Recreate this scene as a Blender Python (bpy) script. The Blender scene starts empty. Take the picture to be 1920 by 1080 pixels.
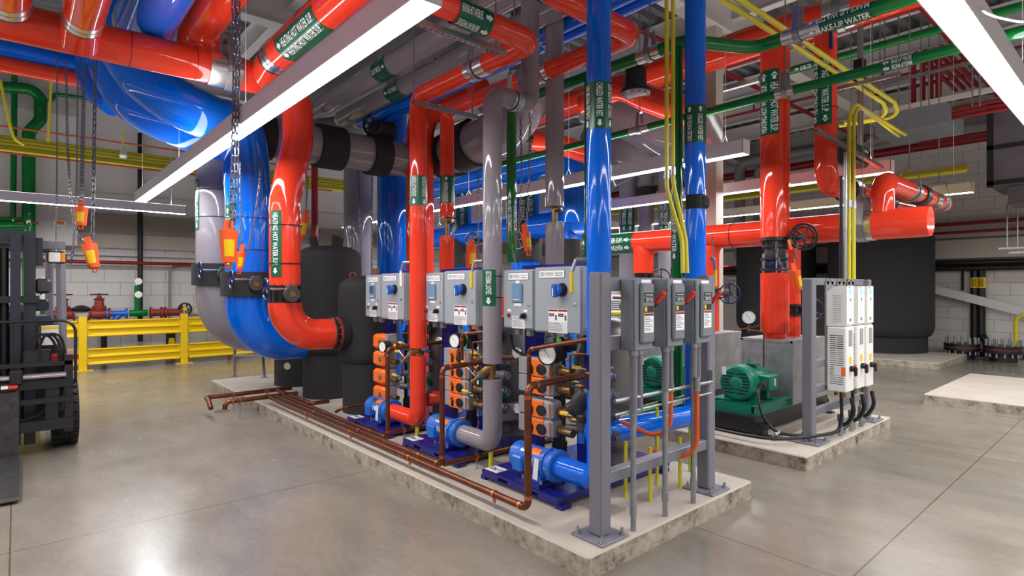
import bpy, bmesh, math, random
from mathutils import Vector as V, Matrix
random.seed(7)
S = bpy.context.scene
COL = S.collection
PI = math.pi
# ---------------------------------------------------------------- camera frame (X runs to the right vanishing point, Y to the left one)
F = 1065.0
CAM = V((0, 0, 1.7))
YAW = math.atan2(1220, 1065)
FW = V((math.cos(YAW), math.sin(YAW), 0)); RT = V((math.sin(YAW), -math.cos(YAW), 0)); UP = V((0, 0, 1))
def ray(u, v): return FW + RT * ((u - 960) / F) + UP * ((540 - v) / F)
def D(u, v, d): return CAM + ray(u, v) * d
def PX(u, v, x): r = ray(u, v); return CAM + r * (x / r.x)
def PY(u, v, y): r = ray(u, v); return CAM + r * (y / r.y)
def PZ(u, v, z): r = ray(u, v); return CAM + r * ((z - 1.7) / r.z)

# ---------------------------------------------------------------- materials
def lin(c):
    c = c / 255.0
    return c / 12.92 if c <= 0.04045 else ((c + 0.055) / 1.055) ** 2.4
def rgb(r, g, b): return (lin(r), lin(g), lin(b), 1)
def mat(name, col, rough=0.5, metal=0.0, emit=0, bump=0.0, bscale=30.0, var=0.0, vscale=4.0, coat=0.0, spec=0.5):
    m = bpy.data.materials.new(name); m.use_nodes = True
    nt = m.node_tree; b = nt.nodes['Principled BSDF']
    b.inputs['Base Color'].default_value = col
    b.inputs['Roughness'].default_value = rough
    b.inputs['Metallic'].default_value = metal
    b.inputs['Specular IOR Level'].default_value = spec
    if coat: b.inputs['Coat Weight'].default_value = coat; b.inputs['Coat Roughness'].default_value = 0.06
    if emit:
        b.inputs['Emission Color'].default_value = col; b.inputs['Emission Strength'].default_value = emit
    if bump or var:
        tc = nt.nodes.new('ShaderNodeTexCoord')
    if bump:
        n = nt.nodes.new('ShaderNodeTexNoise'); n.inputs['Scale'].default_value = bscale; n.inputs['Detail'].default_value = 3
        bp = nt.nodes.new('ShaderNodeBump'); bp.inputs['Strength'].default_value = bump; bp.inputs['Distance'].default_value = 0.02
        nt.links.new(tc.outputs['Object'], n.inputs['Vector']); nt.links.new(n.outputs['Fac'], bp.inputs['Height']); nt.links.new(bp.outputs['Normal'], b.inputs['Normal'])
    if var:
        n = nt.nodes.new('ShaderNodeTexNoise'); n.inputs['Scale'].default_value = vscale; n.inputs['Detail'].default_value = 6
        mx = nt.nodes.new('ShaderNodeMixRGB'); mx.blend_type = 'MULTIPLY'; mx.inputs['Fac'].default_value = 1
        cr = nt.nodes.new('ShaderNodeValToRGB'); cr.color_ramp.elements[0].position = 0.3; cr.color_ramp.elements[1].position = 0.7
        k = 1 - var; cr.color_ramp.elements[0].color = (k, k, k, 1); cr.color_ramp.elements[1].color = (1, 1, 1, 1)
        mx.inputs['Color1'].default_value = col
        nt.links.new(tc.outputs['Object'], n.inputs['Vector']); nt.links.new(n.outputs['Fac'], cr.inputs['Fac']); nt.links.new(cr.outputs['Color'], mx.inputs['Color2']); nt.links.new(mx.outputs['Color'], b.inputs['Base Color'])
    return m
M = dict(
    red=mat('red_jacket', rgb(234, 64, 38), 0.07, bump=0.05, bscale=4, spec=0.5),
    blue=mat('blue_jacket', rgb(0, 104, 226), 0.07, bump=0.05, bscale=4, spec=0.5),
    grey=mat('grey_jacket', rgb(142, 136, 142), 0.07, bump=0.05, bscale=4, spec=0.5),
    green=mat('green_jacket', rgb(0, 112, 48), 0.07, bump=0.05, bscale=4, spec=0.5),
    label=mat('label_green', rgb(0, 92, 62), 0.25),
    white=mat('white_vinyl', rgb(240, 242, 240), 0.4),
    black=mat('black_insulation', rgb(34, 34, 36), 0.75, bump=0.25, bscale=180),
    blackm=mat('black_metal', rgb(26, 26, 28), 0.38),
    rubber=mat('black_rubber', rgb(22, 22, 23), 0.8),
    yellow=mat('yellow_paint', rgb(236, 196, 12), 0.35),
    ycond=mat('yellow_conduit_paint', rgb(206, 196, 44), 0.35),
    navy=mat('navy_paint', rgb(26, 28, 116), 0.25),
    dnavy=mat('dark_navy_paint', rgb(20, 26, 70), 0.3),
    mblue=mat('motor_blue_paint', rgb(38, 104, 196), 0.3),
    copper=mat('copper_tube', rgb(132, 78, 54), 0.34, 0.8, var=0.35, vscale=9),
    bcopper=mat('bright_copper', rgb(200, 116, 80), 0.3, 0.85),
    brass=mat('brass_bronze', rgb(150, 116, 72), 0.35, 0.8, var=0.25, vscale=14),
    steel=mat('grey_painted_steel', rgb(116, 115, 123), 0.42),
    galv=mat('galvanized_steel', rgb(178, 182, 184), 0.34, 0.85, var=0.25, vscale=16),
    galvs=mat('galvanized_sheet', rgb(176, 178, 180), 0.45, 0.6, var=0.3, vscale=7),
    silver=mat('bright_aluminium', rgb(214, 214, 212), 0.22, 0.95),
    rod=mat('threaded_rod_steel', rgb(150, 152, 154), 0.4, 0.8),
    panel=mat('panel_grey_paint', rgb(156, 163, 168), 0.4),
    dpanel=mat('switch_grey_paint', rgb(118, 124, 130), 0.42),
    pvc=mat('dark_grey_pvc', rgb(72, 72, 78), 0.35),
    pvcd=mat('charcoal_pvc', rgb(46, 46, 50), 0.4),
    orange=mat('orange_plastic', rgb(245, 112, 28), 0.4),
    borange=mat('bucket_orange', rgb(244, 92, 24), 0.45),
    gplastic=mat('grey_plastic', rgb(150, 150, 154), 0.5),
    lime=mat('lime_tag', rgb(90, 235, 60), 0.5),
    dred=mat('dark_red_paint', rgb(150, 26, 30), 0.35),
    firered=mat('fire_pipe_red', rgb(142, 24, 28), 0.35),
    rust=mat('rust_red_paint', rgb(140, 52, 38), 0.5),
    mgreen=mat('motor_green_paint', rgb(10, 122, 98), 0.32),
    cgreen=mat('dark_green_paint', rgb(20, 78, 62), 0.4),
    vfd=mat('offwhite_plastic', rgb(226, 226, 220), 0.45),
    cream=mat('cream_paint', rgb(196, 190, 178), 0.5),
    beam=mat('white_beam_paint', rgb(216, 214, 210), 0.5),
    deck=mat('galvanized_deck', rgb(150, 152, 154), 0.45, 0.5, var=0.3, vscale=2),
    gauge=mat('gauge_white', rgb(244, 244, 242), 0.3),
    glass_dark=mat('screen_dark', rgb(70, 84, 104), 0.15),
    screen=mat('screen_blue', rgb(110, 146, 178), 0.15),
    fan=mat('dark_slot', rgb(16, 18, 18), 0.7),
    tyre=mat('tyre_rubber', rgb(26, 26, 28), 0.75, bump=0.2, bscale=60),
    fork=mat('worn_fork_steel', rgb(74, 72, 72), 0.4, 0.3, var=0.55, vscale=16), drain=mat('drain_iron', rgb(112, 88, 70), 0.6, 0.3),
    pvcl=mat('light_pvc', rgb(98, 98, 118), 0.3),
    truck=mat('forklift_navy', rgb(33, 36, 50), 0.4),
    orangehose=mat('orange_hose', rgb(214, 88, 30), 0.4),
    lamp=mat('lamp_housing_white', rgb(244, 243, 248), 0.4),
    lampy=mat('lamp_housing_cream', rgb(222, 216, 180), 0.4),
    inox=mat('brushed_stainless', rgb(150, 146, 140), 0.4, 0.75, var=0.15, vscale=5),
    purple=mat('duct_grey', rgb(120, 116, 120), 0.5, 0.3, var=0.25, vscale=3),
    ink=mat('black_ink', rgb(30, 30, 34), 0.6),
    evo=mat('logo_blue', rgb(60, 130, 190), 0.5),
    dgr=mat('logo_grey', rgb(92, 98, 106), 0.5),
    pexit=mat('exit_red', rgb(235, 50, 50), 0.5, emit=1.2),
    led=mat('led_white', rgb(250, 250, 252), 0.5, emit=33.0), ledup=mat('led_white_uplight', rgb(250, 250, 252), 0.5, emit=9.0),
    amber=mat('amber_lens', rgb(240, 150, 30), 0.2),
    chain=mat('zinc_chain', rgb(120, 122, 128), 0.35, 0.8),
    cast=mat('dark_cast_iron', rgb(70, 68, 68), 0.5, 0.3),
    wheel=mat('dark_blue_enamel', rgb(28, 36, 84), 0.25),
    white2=mat('white_paper', rgb(222, 222, 222), 0.6),
    dpipe=mat('black_conduit', rgb(24, 25, 28), 0.4),
    display=mat('lcd_display', rgb(120, 180, 240), 0.3, emit=0.6),
)
# ---------------------------------------------------------------- mesh builder
def basis(a):
    a = a.normalized()
    h = V((0, 0, 1)) if abs(a.z) < 0.9 else V((1, 0, 0))
    s = a.cross(h).normalized()
    return s, a.cross(s).normalized()
class MB:
    def __init__(self): self.v = []; self.f = []
    def add(self, vs, fs):
        b = len(self.v); self.v += [tuple(p) for p in vs]; self.f += [tuple(b + i for i in f) for f in fs]; return self
    def box(self, c, s, rot=None, bev=0):
        x, y, z = s[0] / 2, s[1] / 2, s[2] / 2
        if bev:
            return self.rbox(c, s, bev, rot)
        P = [V((i * x, j * y, k * z)) for i in (-1, 1) for j in (-1, 1) for k in (-1, 1)]
        if rot is not None: P = [rot @ p for p in P]
        return self.add([V(c) + p for p in P], [(0, 1, 3, 2), (4, 6, 7, 5), (0, 4, 5, 1), (2, 3, 7, 6), (0, 2, 6, 4), (1, 5, 7, 3)])
    def rbox(self, c, s, b, rot=None):
        x, y, z = s[0] / 2, s[1] / 2, s[2] / 2
        P = []; F_ = []
        idx = {}
        for i in (-1, 1):
            for j in (-1, 1):
                for k in (-1, 1):
                    for ax in range(3):
                        p = [i * (x - b), j * (y - b), k * (z - b)]
                        p[ax] = (i * x, j * y, k * z)[ax]
                        idx[(i, j, k, ax)] = len(P); P.append(V(p))
        for ax in range(3):
            for sg in (-1, 1):
                q = []
                for a, d in ((-1, -1), (1, -1), (1, 1), (-1, 1)):
                    t = [0, 0, 0]; t[ax] = sg; t[(ax + 1) % 3] = a; t[(ax + 2) % 3] = d
                    q.append(idx[(t[0], t[1], t[2], ax)])
                F_.append(q if sg > 0 else q[::-1])
        for ax in range(3):
            o1, o2 = (ax + 1) % 3, (ax + 2) % 3
            for a in (-1, 1):
                for d in (-1, 1):
                    t0 = [0, 0, 0]; t0[o1] = a; t0[o2] = d; t0[ax] = -1
                    t1 = list(t0); t1[ax] = 1
                    F_.append((idx[(*t0, o1)], idx[(*t1, o1)], idx[(*t1, o2)], idx[(*t0, o2)]))
        for i in (-1, 1):
            for j in (-1, 1):
                for k in (-1, 1): F_.append(tuple(idx[(i, j, k, ax)] for ax in range(3)))
        if rot is not None: P = [rot @ p for p in P]
        return self.add([V(c) + p for p in P], F_)
    def b2(self, lo, hi, bev=0):
        lo, hi = V(lo), V(hi); return self.box((lo + hi) / 2, hi - lo, bev=bev)
    def cyl(self, p0, p1, r, r2=None, n=20, cap=True):
        p0, p1 = V(p0), V(p1); r2 = r if r2 is None else r2
        s, t = basis(p1 - p0); vs = []
        for p, q in ((p0, r), (p1, r2)):
            for i in range(n):
                a = 2 * PI * i / n; vs.append(p + s * (q * math.cos(a)) + t * (q * math.sin(a)))
        fs = [(i, (i + 1) % n, n + (i + 1) % n, n + i) for i in range(n)]
        if cap: fs += [tuple(range(n))[::-1], tuple(range(n, 2 * n))]
        return self.add(vs, fs)
    def lathe(self, prof, o, ax, n=24):
        o = V(o); ax = V(ax).normalized(); s, t = basis(ax); vs = []; fs = []
        for (r, h) in prof:
            for i in range(n):
                a = 2 * PI * i / n; vs.append(o + ax * h + s * (r * math.cos(a)) + t * (r * math.sin(a)))
        for k in range(len(prof) - 1):
            for i in range(n): fs.append((k * n + i, k * n + (i + 1) % n, (k + 1) * n + (i + 1) % n, (k + 1) * n + i))
        fs += [tuple(range(n))[::-1], tuple(range((len(prof) - 1) * n, len(prof) * n))]
        return self.add(vs, fs)
    def tube(self, pts, r, n=20, cap=True, rs=None):
        pts = [V(p) for p in pts]; k = len(pts)
        T = []
        for i in range(k):
            a = (pts[i] - pts[i - 1]).normalized() if i else (pts[1] - pts[0]).normalized()
            b = (pts[i + 1] - pts[i]).normalized() if i < k - 1 else a
            T.append(((a + b).normalized(), a.dot(b)))
        s, t = basis(T[0][0]); vs = []
        for i in range(k):
            d = T[i][0]
            s = (s - d * s.dot(d)).normalized(); t = d.cross(s)
            q = rs[i] if rs else r
            for j in range(n):
                a = 2 * PI * j / n; vs.append(pts[i] + s * (q * math.cos(a)) + t * (q * math.sin(a)))
        fs = []
        for i in range(k - 1):
            for j in range(n): fs.append((i * n + j, i * n + (j + 1) % n, (i + 1) * n + (j + 1) % n, (i + 1) * n + j))
        if cap: fs += [tuple(range(n))[::-1], tuple(range((k - 1) * n, k * n))]
        return self.add(vs, fs)
    def torus(self, c, ax, R, r, n=24, m=8):
        c = V(c); s, t = basis(V(ax)); a3 = V(ax).normalized(); vs = []; fs = []
        for i in range(n):
            a = 2 * PI * i / n; d = s * math.cos(a) + t * math.sin(a)
            for j in range(m):
                b = 2 * PI * j / m; vs.append(c + d * (R + r * math.cos(b)) + a3 * (r * math.sin(b)))
        for i in range(n):
            for j in range(m): fs.append((i * m + j, ((i + 1) % n) * m + j, ((i + 1) % n) * m + (j + 1) % m, i * m + (j + 1) % m))
        return self.add(vs, fs)
    def prism(self, poly, o, ex, ey, ez, h):
        o, ex, ey, ez = V(o), V(ex), V(ey), V(ez); n = len(poly)
        vs = [o + ex * p[0] + ey * p[1] for p in poly] + [o + ex * p[0] + ey * p[1] + ez * h for p in poly]
        return self.add(vs, [tuple(range(n))[::-1], tuple(range(n, 2 * n))] + [(i, (i + 1) % n, n + (i + 1) % n, n + i) for i in range(n)])
    def bar(self, p0, p1, w, h, up=(0, 0, 1)):
        p0, p1 = V(p0), V(p1); a = (p1 - p0); L = a.length; a.normalize(); u = V(up)
        if abs(a.dot(u)) > 0.95: u = V((1, 0, 0))
        s = a.cross(u).normalized(); u = s.cross(a)
        m = Matrix((s, u, a)).transposed()
        return self.box((p0 + p1) / 2, (w, h, L), rot=m)
    def build(self, name, m, parent=None, smooth=True, ang=35):
        me = bpy.data.meshes.new(name); me.from_pydata(self.v, [], self.f); me.update()
        bm = bmesh.new(); bm.from_mesh(me); bmesh.ops.recalc_face_normals(bm, faces=bm.faces); bm.to_mesh(me); bm.free()
        if smooth:
            me.polygons.foreach_set('use_smooth', [True] * len(me.polygons))
            try: me.set_sharp_from_angle(angle=math.radians(ang))
            except Exception: pass
        me.materials.append(M[m] if isinstance(m, str) else m)
        o = bpy.data.objects.new(name, me); COL.objects.link(o)
        if parent is not None: o.parent = parent
        return o
def tag(o, label, cat, group=None, kind=None):
    if label: o['label'] = label
    if cat: o['category'] = cat
    if group: o['group'] = group
    if kind or cat: o['kind'] = kind or 'thing'
    return o
def thing(name, label, cat, loc=(0, 0, 0), rz=0, group=None, rot=None):
    o = bpy.data.objects.new(name, None); COL.objects.link(o); o.location = loc
    o.rotation_euler = rot if rot else (0, 0, rz); o.empty_display_size = 0.1
    return tag(o, label, cat, group)
def struct(o): o['kind'] = 'structure'; return o
def fillet(pts, rf, n=8):
    pts = [V(p) for p in pts]; out = [pts[0]]
    for i in range(1, len(pts) - 1):
        a = (pts[i - 1] - pts[i]); b = (pts[i + 1] - pts[i]); la, lb = a.length, b.length; a.normalize(); b.normalize()
        c = max(-1, min(1, a.dot(b))); th = math.acos(c)
        if th > PI - 0.03: out.append(pts[i]); continue
        r = rf[i] if isinstance(rf, dict) else rf
        d = min(r / math.tan(th / 2), la * (0.98 if i == 1 else 0.49), lb * (0.98 if i == len(pts) - 2 else 0.49)); r = d * math.tan(th / 2)
        cen = pts[i] + (a + b).normalized() * (r / math.sin(th / 2))
        p0, p1 = pts[i] + a * d, pts[i] + b * d
        e0, e1 = (p0 - cen), (p1 - cen); om = e0.angle(e1)
        for k in range(n + 1):
            t = k / n
            out.append(cen + (e0 * math.sin((1 - t) * om) + e1 * math.sin(t * om)) / math.sin(om))
    out.append(pts[-1]); return out
def spline(pts, n=8):
    pts = [V(p) for p in pts]; P = [pts[0] * 2 - pts[1]] + pts + [pts[-1] * 2 - pts[-2]]; out = []
    for i in range(1, len(P) - 2):
        for k in range(n):
            t = k / n; a, b, c, d = P[i - 1], P[i], P[i + 1], P[i + 2]
            out.append(0.5 * ((2 * b) + (c - a) * t + (2 * a - 5 * b + 4 * c - d) * t * t + (3 * b - a - 3 * c + d) * t ** 3))
    out.append(pts[-1]); return out
def pipe(name, label, pts, r, m, rf=None, n=None, group=None, cat='pipe', parent=None, extra=None):
    n = n or (36 if r > 0.12 else 24 if r > 0.05 else 12)
    p = fillet(pts, rf if rf is not None else r * 1.5) if len(pts) > 2 else pts
    mb = MB().tube(p, r, n)
    if extra: extra(mb)
    o = mb.build(name, m, parent)
    if parent is None: tag(o, label, cat, group)
    return o
def ring(par, name, p0, p1, r, m, n=32): return MB().cyl(p0, p1, r, n=n).build(name, m, par)
# ---------------------------------------------------------------- lettering
_tc = {}
def text_geo(s):
    if s not in _tc:
        cu = bpy.data.curves.new('t', 'FONT'); cu.body = s; cu.size = 1; cu.resolution_u = 2; cu.offset = 0.012
        ob = bpy.data.objects.new('t', cu)
        me = bpy.data.meshes.new_from_object(ob)
        vs = [(v.co.x, v.co.y) for v in me.vertices]; fs = [tuple(p.vertices) for p in me.polygons]
        bpy.data.objects.remove(ob); bpy.data.curves.remove(cu); bpy.data.meshes.remove(me)
        x0 = min(v[0] for v in vs); x1 = max(v[0] for v in vs)
        _tc[s] = ([(x - x0, y) for x, y in vs], fs, x1 - x0)
    return _tc[s]
def flat_text(mb, s, o, ex, ey, w=None, h=0.02):
    """lettering lying in the plane (ex, ey); cap height h, width w (natural when None), origin o = left baseline"""
    vs, fs, W = text_geo(s); k = h / 0.7; kx = (w / W) if w else k
    o, ex, ey = V(o), V(ex), V(ey)
    mb.add([o + ex * (x * kx) + ey * (y * k) for x, y in vs], fs); return mb
ARROW = [(0, -0.28), (0.5, -0.28), (0.5, -0.6), (1, 0), (0.5, 0.6), (0.5, 0.28), (0, 0.28)]
def plabel(par, p0, p1, r, lines, h=0.05, arc=None, m='label', name='pipe_label', off=0.003, base=0):
    """wrap-around pipe marker. lines = (text, angle from the camera side in degrees, text direction +-1 along p0->p1, arrow direction +-1 or 0)"""
    p0, p1 = V(p0), V(p1); a = (p1 - p0); L = a.length; a.normalize()
    c = CAM - (p0 + p1) / 2; n0 = (c - a * c.dot(a)).normalized(); t0 = a.cross(n0)
    R1, R2 = r + off, r + off + 0.002
    def pt(s, th, R): return p0 + a * s + (n0 * math.cos(th) + t0 * math.sin(th)) * R
    mb = MB(); A0, A1 = (math.radians(arc[0]), math.radians(arc[1])) if arc else (-PI, PI)
    k = 32 if not arc else 14
    vs = []; fs = []
    for i in range(k + 1):
        th = A0 + (A1 - A0) * i / k
        vs += [pt(0, th, R1), pt(L, th, R1)]
    for i in range(k): fs.append((2 * i, 2 * i + 1, 2 * i + 3, 2 * i + 2))
    b = mb.add(vs, fs).build(name, m, par)
    tm = MB()
    for (s, ang, dr, arrow) in lines:
        th0 = math.radians(ang)
        g, f, W = text_geo(s)
        ah = h * 1.1 if arrow else 0
        avail = L - 0.04 * L - (ah * 1.4 if arrow else 0) - 0.04 * L
        kx = min(avail / W, h / 0.7 * 1.05); ky = h / 0.7
        bm = bmesh.new(); bv = [bm.verts.new((x * kx, y * ky, 0)) for x, y in g]
        for q in f:
            try: bm.faces.new([bv[i] for i in q])
            except Exception: pass
        ax_ = [(x * ah, h / 2 + y * h * 0.8) for x, y in ARROW]
        for j in range(1, 5):
            bmesh.ops.bisect_plane(bm, geom=bm.verts[:] + bm.edges[:] + bm.faces[:], plane_co=(0, h * j / 5, 0), plane_no=(0, 1, 0))
        bm.verts.index_update()
        width = W * kx
        lo = L * 0.04 + (ah * 1.4 if arrow < 0 else 0)
        mid = lo + avail / 2
        s0 = mid - dr * width / 2
        P = [pt(s0 + dr * v.co.x, th0 - dr * (v.co.y - h / 2) / R2, R2) for v in bm.verts]
        tm.add(P, [tuple(v.index for v in q.verts) for q in bm.faces]); bm.free()
        if arrow:
            sa = L * 0.96 - ah if arrow > 0 else L * 0.04 + ah
            q = [pt(sa + arrow * x, th0 - (y - h / 2) / R2, R2 + 0.0008) for x, y in ax_]
            tm.add([q[1], q[0], q[6], q[5]], [(0, 1, 2, 3)]); tm.add([q[2], q[3], q[4]], [(0, 1, 2)])
    tm.build('lettering', 'white', b, smooth=False)
    return b
def hanger(p, r, top=6.2, ax=(0, 1, 0), label=None, group='pipe hangers on threaded rods', band=True, w=0.05):
    """clevis hanger: strap loop round a horizontal pipe and the rod up to the deck"""
    p = V(p); ax = V(ax).normalized(); s = ax.cross(V((0, 0, 1)))
    root = MB().tube([p + V((0, 0, r + 0.16)), V((p.x, p.y, top))], 0.007, 8).build('pipe_hanger', 'rod')
    tag(root, label or 'steel clevis hanger on a threaded rod holding an overhead pipe', 'hanger', group)
    mb = MB(); R = r + 0.008; pts = []
    pts.append(p + V((0, 0, r + 0.17))); pts.append(p + s * 0.6 * R + V((0, 0, r + 0.15)))
    for i in range(13):
        a = PI * 0.1 - (PI * 1.2) * i / 12
        pts.append(p + s * (R * math.cos(a)) + V((0, 0, R * math.sin(a))))
    pts.append(p - s * 0.6 * R + V((0, 0, r + 0.15))); pts.append(p + V((0, 0, r + 0.17)))
    for i in range(len(pts) - 1):
        d = pts[i + 1] - pts[i]
        nn = d.cross(ax).normalized() * 0.0025
        q = [pts[i] - ax * w / 2, pts[i] + ax * w / 2, pts[i + 1] + ax * w / 2, pts[i + 1] - ax * w / 2]
        mb.add([x - nn for x in q] + [x + nn for x in q], [(0, 1, 2, 3), (7, 6, 5, 4), (0, 4, 5, 1), (1, 5, 6, 2), (2, 6, 7, 3), (3, 7, 4, 0)])
    mb.build('clevis', 'galv', root)
    return root
def handwheel(mb, c, ax, R=0.1, r=0.009, spokes=3):
    c = V(c); ax = V(ax).normalized(); s, t = basis(ax)
    mb.torus(c, ax, R, r); mb.cyl(c - ax * 0.012, c + ax * 0.02, R * 0.2, n=12)
    for k in range(spokes):
        a = 2 * PI * k / spokes + 0.5; d = s * math.cos(a) + t * math.sin(a)
        mb.tube([c + d * R * 0.15, c + d * R], r * 0.8, 8)
def bolts(mb, c, ax, R, n, r=0.01, l=0.03):
    c = V(c); ax = V(ax).normalized(); s, t = basis(ax)
    for k in range(n):
        a = 2 * PI * k / n; d = s * math.cos(a) + t * math.sin(a)
        mb.cyl(c + d * R - ax * l, c + d * R + ax * l, r, n=6)
def chain_mesh(pts, pitch=0.042, w=0.024, r=0.0042):
    pts = [V(p) for p in pts]; mb = MB()
    seg = []
    tot = 0
    for i in range(len(pts) - 1): seg.append((tot, pts[i], pts[i + 1])); tot += (pts[i + 1] - pts[i]).length
    k = int(tot / pitch); j = 0
    for i in range(k):
        s = (i + 0.5) * pitch
        while j < len(seg) - 1 and s > seg[j + 1][0]: j += 1
        a, b = seg[j][1], seg[j][2]; d = (b - a).normalized(); c = a + d * (s - seg[j][0])
        x, y = basis(d)
        ph = 0.6
        x, y = x * math.cos(ph) + y * math.sin(ph), y * math.cos(ph) - x * math.sin(ph)
        if i % 2: x, y = y, -x
        hl = pitch * 0.5 + r * 0.8; hw = w / 2 - r; vs = []; fs = []
        NN, MM = 10, 5
        for q in range(NN):
            t = 2 * PI * q / NN
            cc, ss = math.cos(t), math.sin(t)
            px = hw * cc; pz = (hl - hw) * (1 if ss > 0.01 else -1 if ss < -0.01 else 0) + hw * ss
            rad = (x * cc + d * ss).normalized()
            for e in range(MM):
                g = 2 * PI * e / MM
                vs.append(c + x * px + d * pz + rad * (r * math.cos(g)) + y * (r * math.sin(g)))
        for q in range(NN):
            for e in range(MM): fs.append((q * MM + e, ((q + 1) % NN) * MM + e, ((q + 1) % NN) * MM + (e + 1) % MM, q * MM + (e + 1) % MM))
        mb.add(vs, fs)
    return mb
# ---------------------------------------------------------------- setting
def floor_mat():
    m = bpy.data.materials.new('polished_concrete'); m.use_nodes = True; nt = m.node_tree; b = nt.nodes['Principled BSDF']; L = nt.links.new
    tc = nt.nodes.new('ShaderNodeTexCoord')
    def noise(sc, det, rough=0.6):
        n = nt.nodes.new('ShaderNodeTexNoise'); n.inputs['Scale'].default_value = sc; n.inputs['Detail'].default_value = det; n.inputs['Roughness'].default_value = rough
        L(tc.outputs['Object'], n.inputs['Vector']); return n
    mp = nt.nodes.new('ShaderNodeMapping'); mp.inputs['Rotation'].default_value = (0, 0, 0.6); mp.inputs['Scale'].default_value = (1.0, 0.45, 1); L(tc.outputs['Object'], mp.inputs['Vector'])
    def mixn(prev, sc, det, rg, lo, hi, dark, fac, tint=(1, 1, 1)):
        n = noise(sc, det, rg); L(mp.outputs[0], n.inputs['Vector']); c = nt.nodes.new('ShaderNodeValToRGB'); q = c.color_ramp.elements
        q[0].position = lo; q[0].color = (dark * tint[0], dark * tint[1], dark * tint[2], 1); q[1].position = hi; q[1].color = (1, 1, 1, 1); L(n.outputs['Fac'], c.inputs['Fac'])
        m_ = nt.nodes.new('ShaderNodeMixRGB'); m_.blend_type = 'MULTIPLY'; m_.inputs['Fac'].default_value = fac; L(prev, m_.inputs['Color1']); L(c.outputs['Color'], m_.inputs['Color2']); return m_.outputs[0], n
    bs = nt.nodes.new('ShaderNodeRGB'); bs.outputs[0].default_value = rgb(164, 154, 138)
    o1, n1 = mixn(bs.outputs[0], 0.55, 4, 0.5, 0.2, 0.8, 0.55, 1.0, (0.94, 0.98, 1.05))
    o2, n2 = mixn(o1, 3.2, 7, 0.62, 0.22, 0.78, 0.66, 1.0)
    o3, n3 = mixn(o2, 34, 3, 0.5, 0.25, 0.75, 0.86, 1.0)
    m3 = nt.nodes.new('ShaderNodeMixRGB'); m3.inputs['Fac'].default_value = 0; L(o3, m3.inputs['Color1'])
    sx = nt.nodes.new('ShaderNodeSeparateXYZ'); L(tc.outputs['Object'], sx.inputs[0])
    def math_(op, a, bb):
        n = nt.nodes.new('ShaderNodeMath'); n.operation = op
        for i, q in enumerate((a, bb)):
            if q is None: continue
            if isinstance(q, (int, float)): n.inputs[i].default_value = q
            else: L(q, n.inputs[i])
        return n.outputs[0]
    def joint(o, c0, p):
        t = math_('SUBTRACT', o, c0); t = math_('DIVIDE', t, p); t = math_('ADD', t, 100.5); t = math_('FRACT', t, None); t = math_('SUBTRACT', t, 0.5); t = math_('ABSOLUTE', t, None); t = math_('MULTIPLY', t, p)
        return math_('LESS_THAN', t, 0.0045)
    j = math_('MAXIMUM', joint(sx.outputs[0], 3.64, 3.67), joint(sx.outputs[1], 1.2, 3.67))
    mj = nt.nodes.new('ShaderNodeMixRGB'); L(j, mj.inputs['Fac']); L(m3.outputs['Color'], mj.inputs['Color1']); mj.inputs['Color2'].default_value = rgb(88, 74, 54)
    L(mj.outputs['Color'], b.inputs['Base Color'])
    n4 = noise(1.6, 5, 0.5); mr = nt.nodes.new('ShaderNodeMapRange'); mr.inputs['From Min'].default_value = 0.3; mr.inputs['From Max'].default_value = 0.7; mr.inputs['To Min'].default_value = 0.18; mr.inputs['To Max'].default_value = 0.30
    L(n4.outputs['Fac'], mr.inputs['Value']); L(mr.outputs[0], b.inputs['Roughness'])
    b.inputs['Specular IOR Level'].default_value = 0.6
    bp = nt.nodes.new('ShaderNodeBump'); bp.inputs['Strength'].default_value = 0.06; bp.inputs['Distance'].default_value = 0.004; L(n2.outputs['Fac'], bp.inputs['Height']); L(bp.outputs['Normal'], b.inputs['Normal'])
    return m
def cmu_mat(name, axis, c1, c2, mort):
    m = bpy.data.materials.new(name); m.use_nodes = True; nt = m.node_tree; b = nt.nodes['Principled BSDF']; L = nt.links.new
    tc = nt.nodes.new('ShaderNodeTexCoord'); sx = nt.nodes.new('ShaderNodeSeparateXYZ'); cb = nt.nodes.new('ShaderNodeCombineXYZ')
    L(tc.outputs['Object'], sx.inputs[0]); L(sx.outputs[axis], cb.inputs[0]); L(sx.outputs[2], cb.inputs[1])
    br = nt.nodes.new('ShaderNodeTexBrick'); br.inputs['Scale'].default_value = 1; br.inputs['Brick Width'].default_value = 0.61; br.inputs['Row Height'].default_value = 0.305
    br.inputs['Mortar Size'].default_value = 0.007; br.inputs['Color1'].default_value = c1; br.inputs['Color2'].default_value = c2; br.inputs['Mortar'].default_value = mort
    L(cb.outputs[0], br.inputs['Vector']); L(br.outputs['Color'], b.inputs['Base Color']); b.inputs['Roughness'].default_value = 0.55
    bp = nt.nodes.new('ShaderNodeBump'); bp.inputs['Strength'].default_value = 0.5; bp.inputs['Distance'].default_value = 0.005; bp.invert = True; L(br.outputs['Fac'], bp.inputs['Height']); L(bp.outputs['Normal'], b.inputs['Normal'])
    return m
M['floor'] = floor_mat()
M['cmuN'] = cmu_mat('painted_block_north', 0, rgb(226, 223, 218), rgb(222, 219, 214), rgb(178, 173, 166))
M['cmuE'] = cmu_mat('painted_block_east', 1, rgb(222, 219, 213), rgb(216, 213, 207), rgb(176, 172, 166))
M['conc'] = mat('concrete_pad_top', rgb(184, 174, 160), 0.75, bump=0.25, bscale=70, var=0.14, vscale=3)
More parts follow.
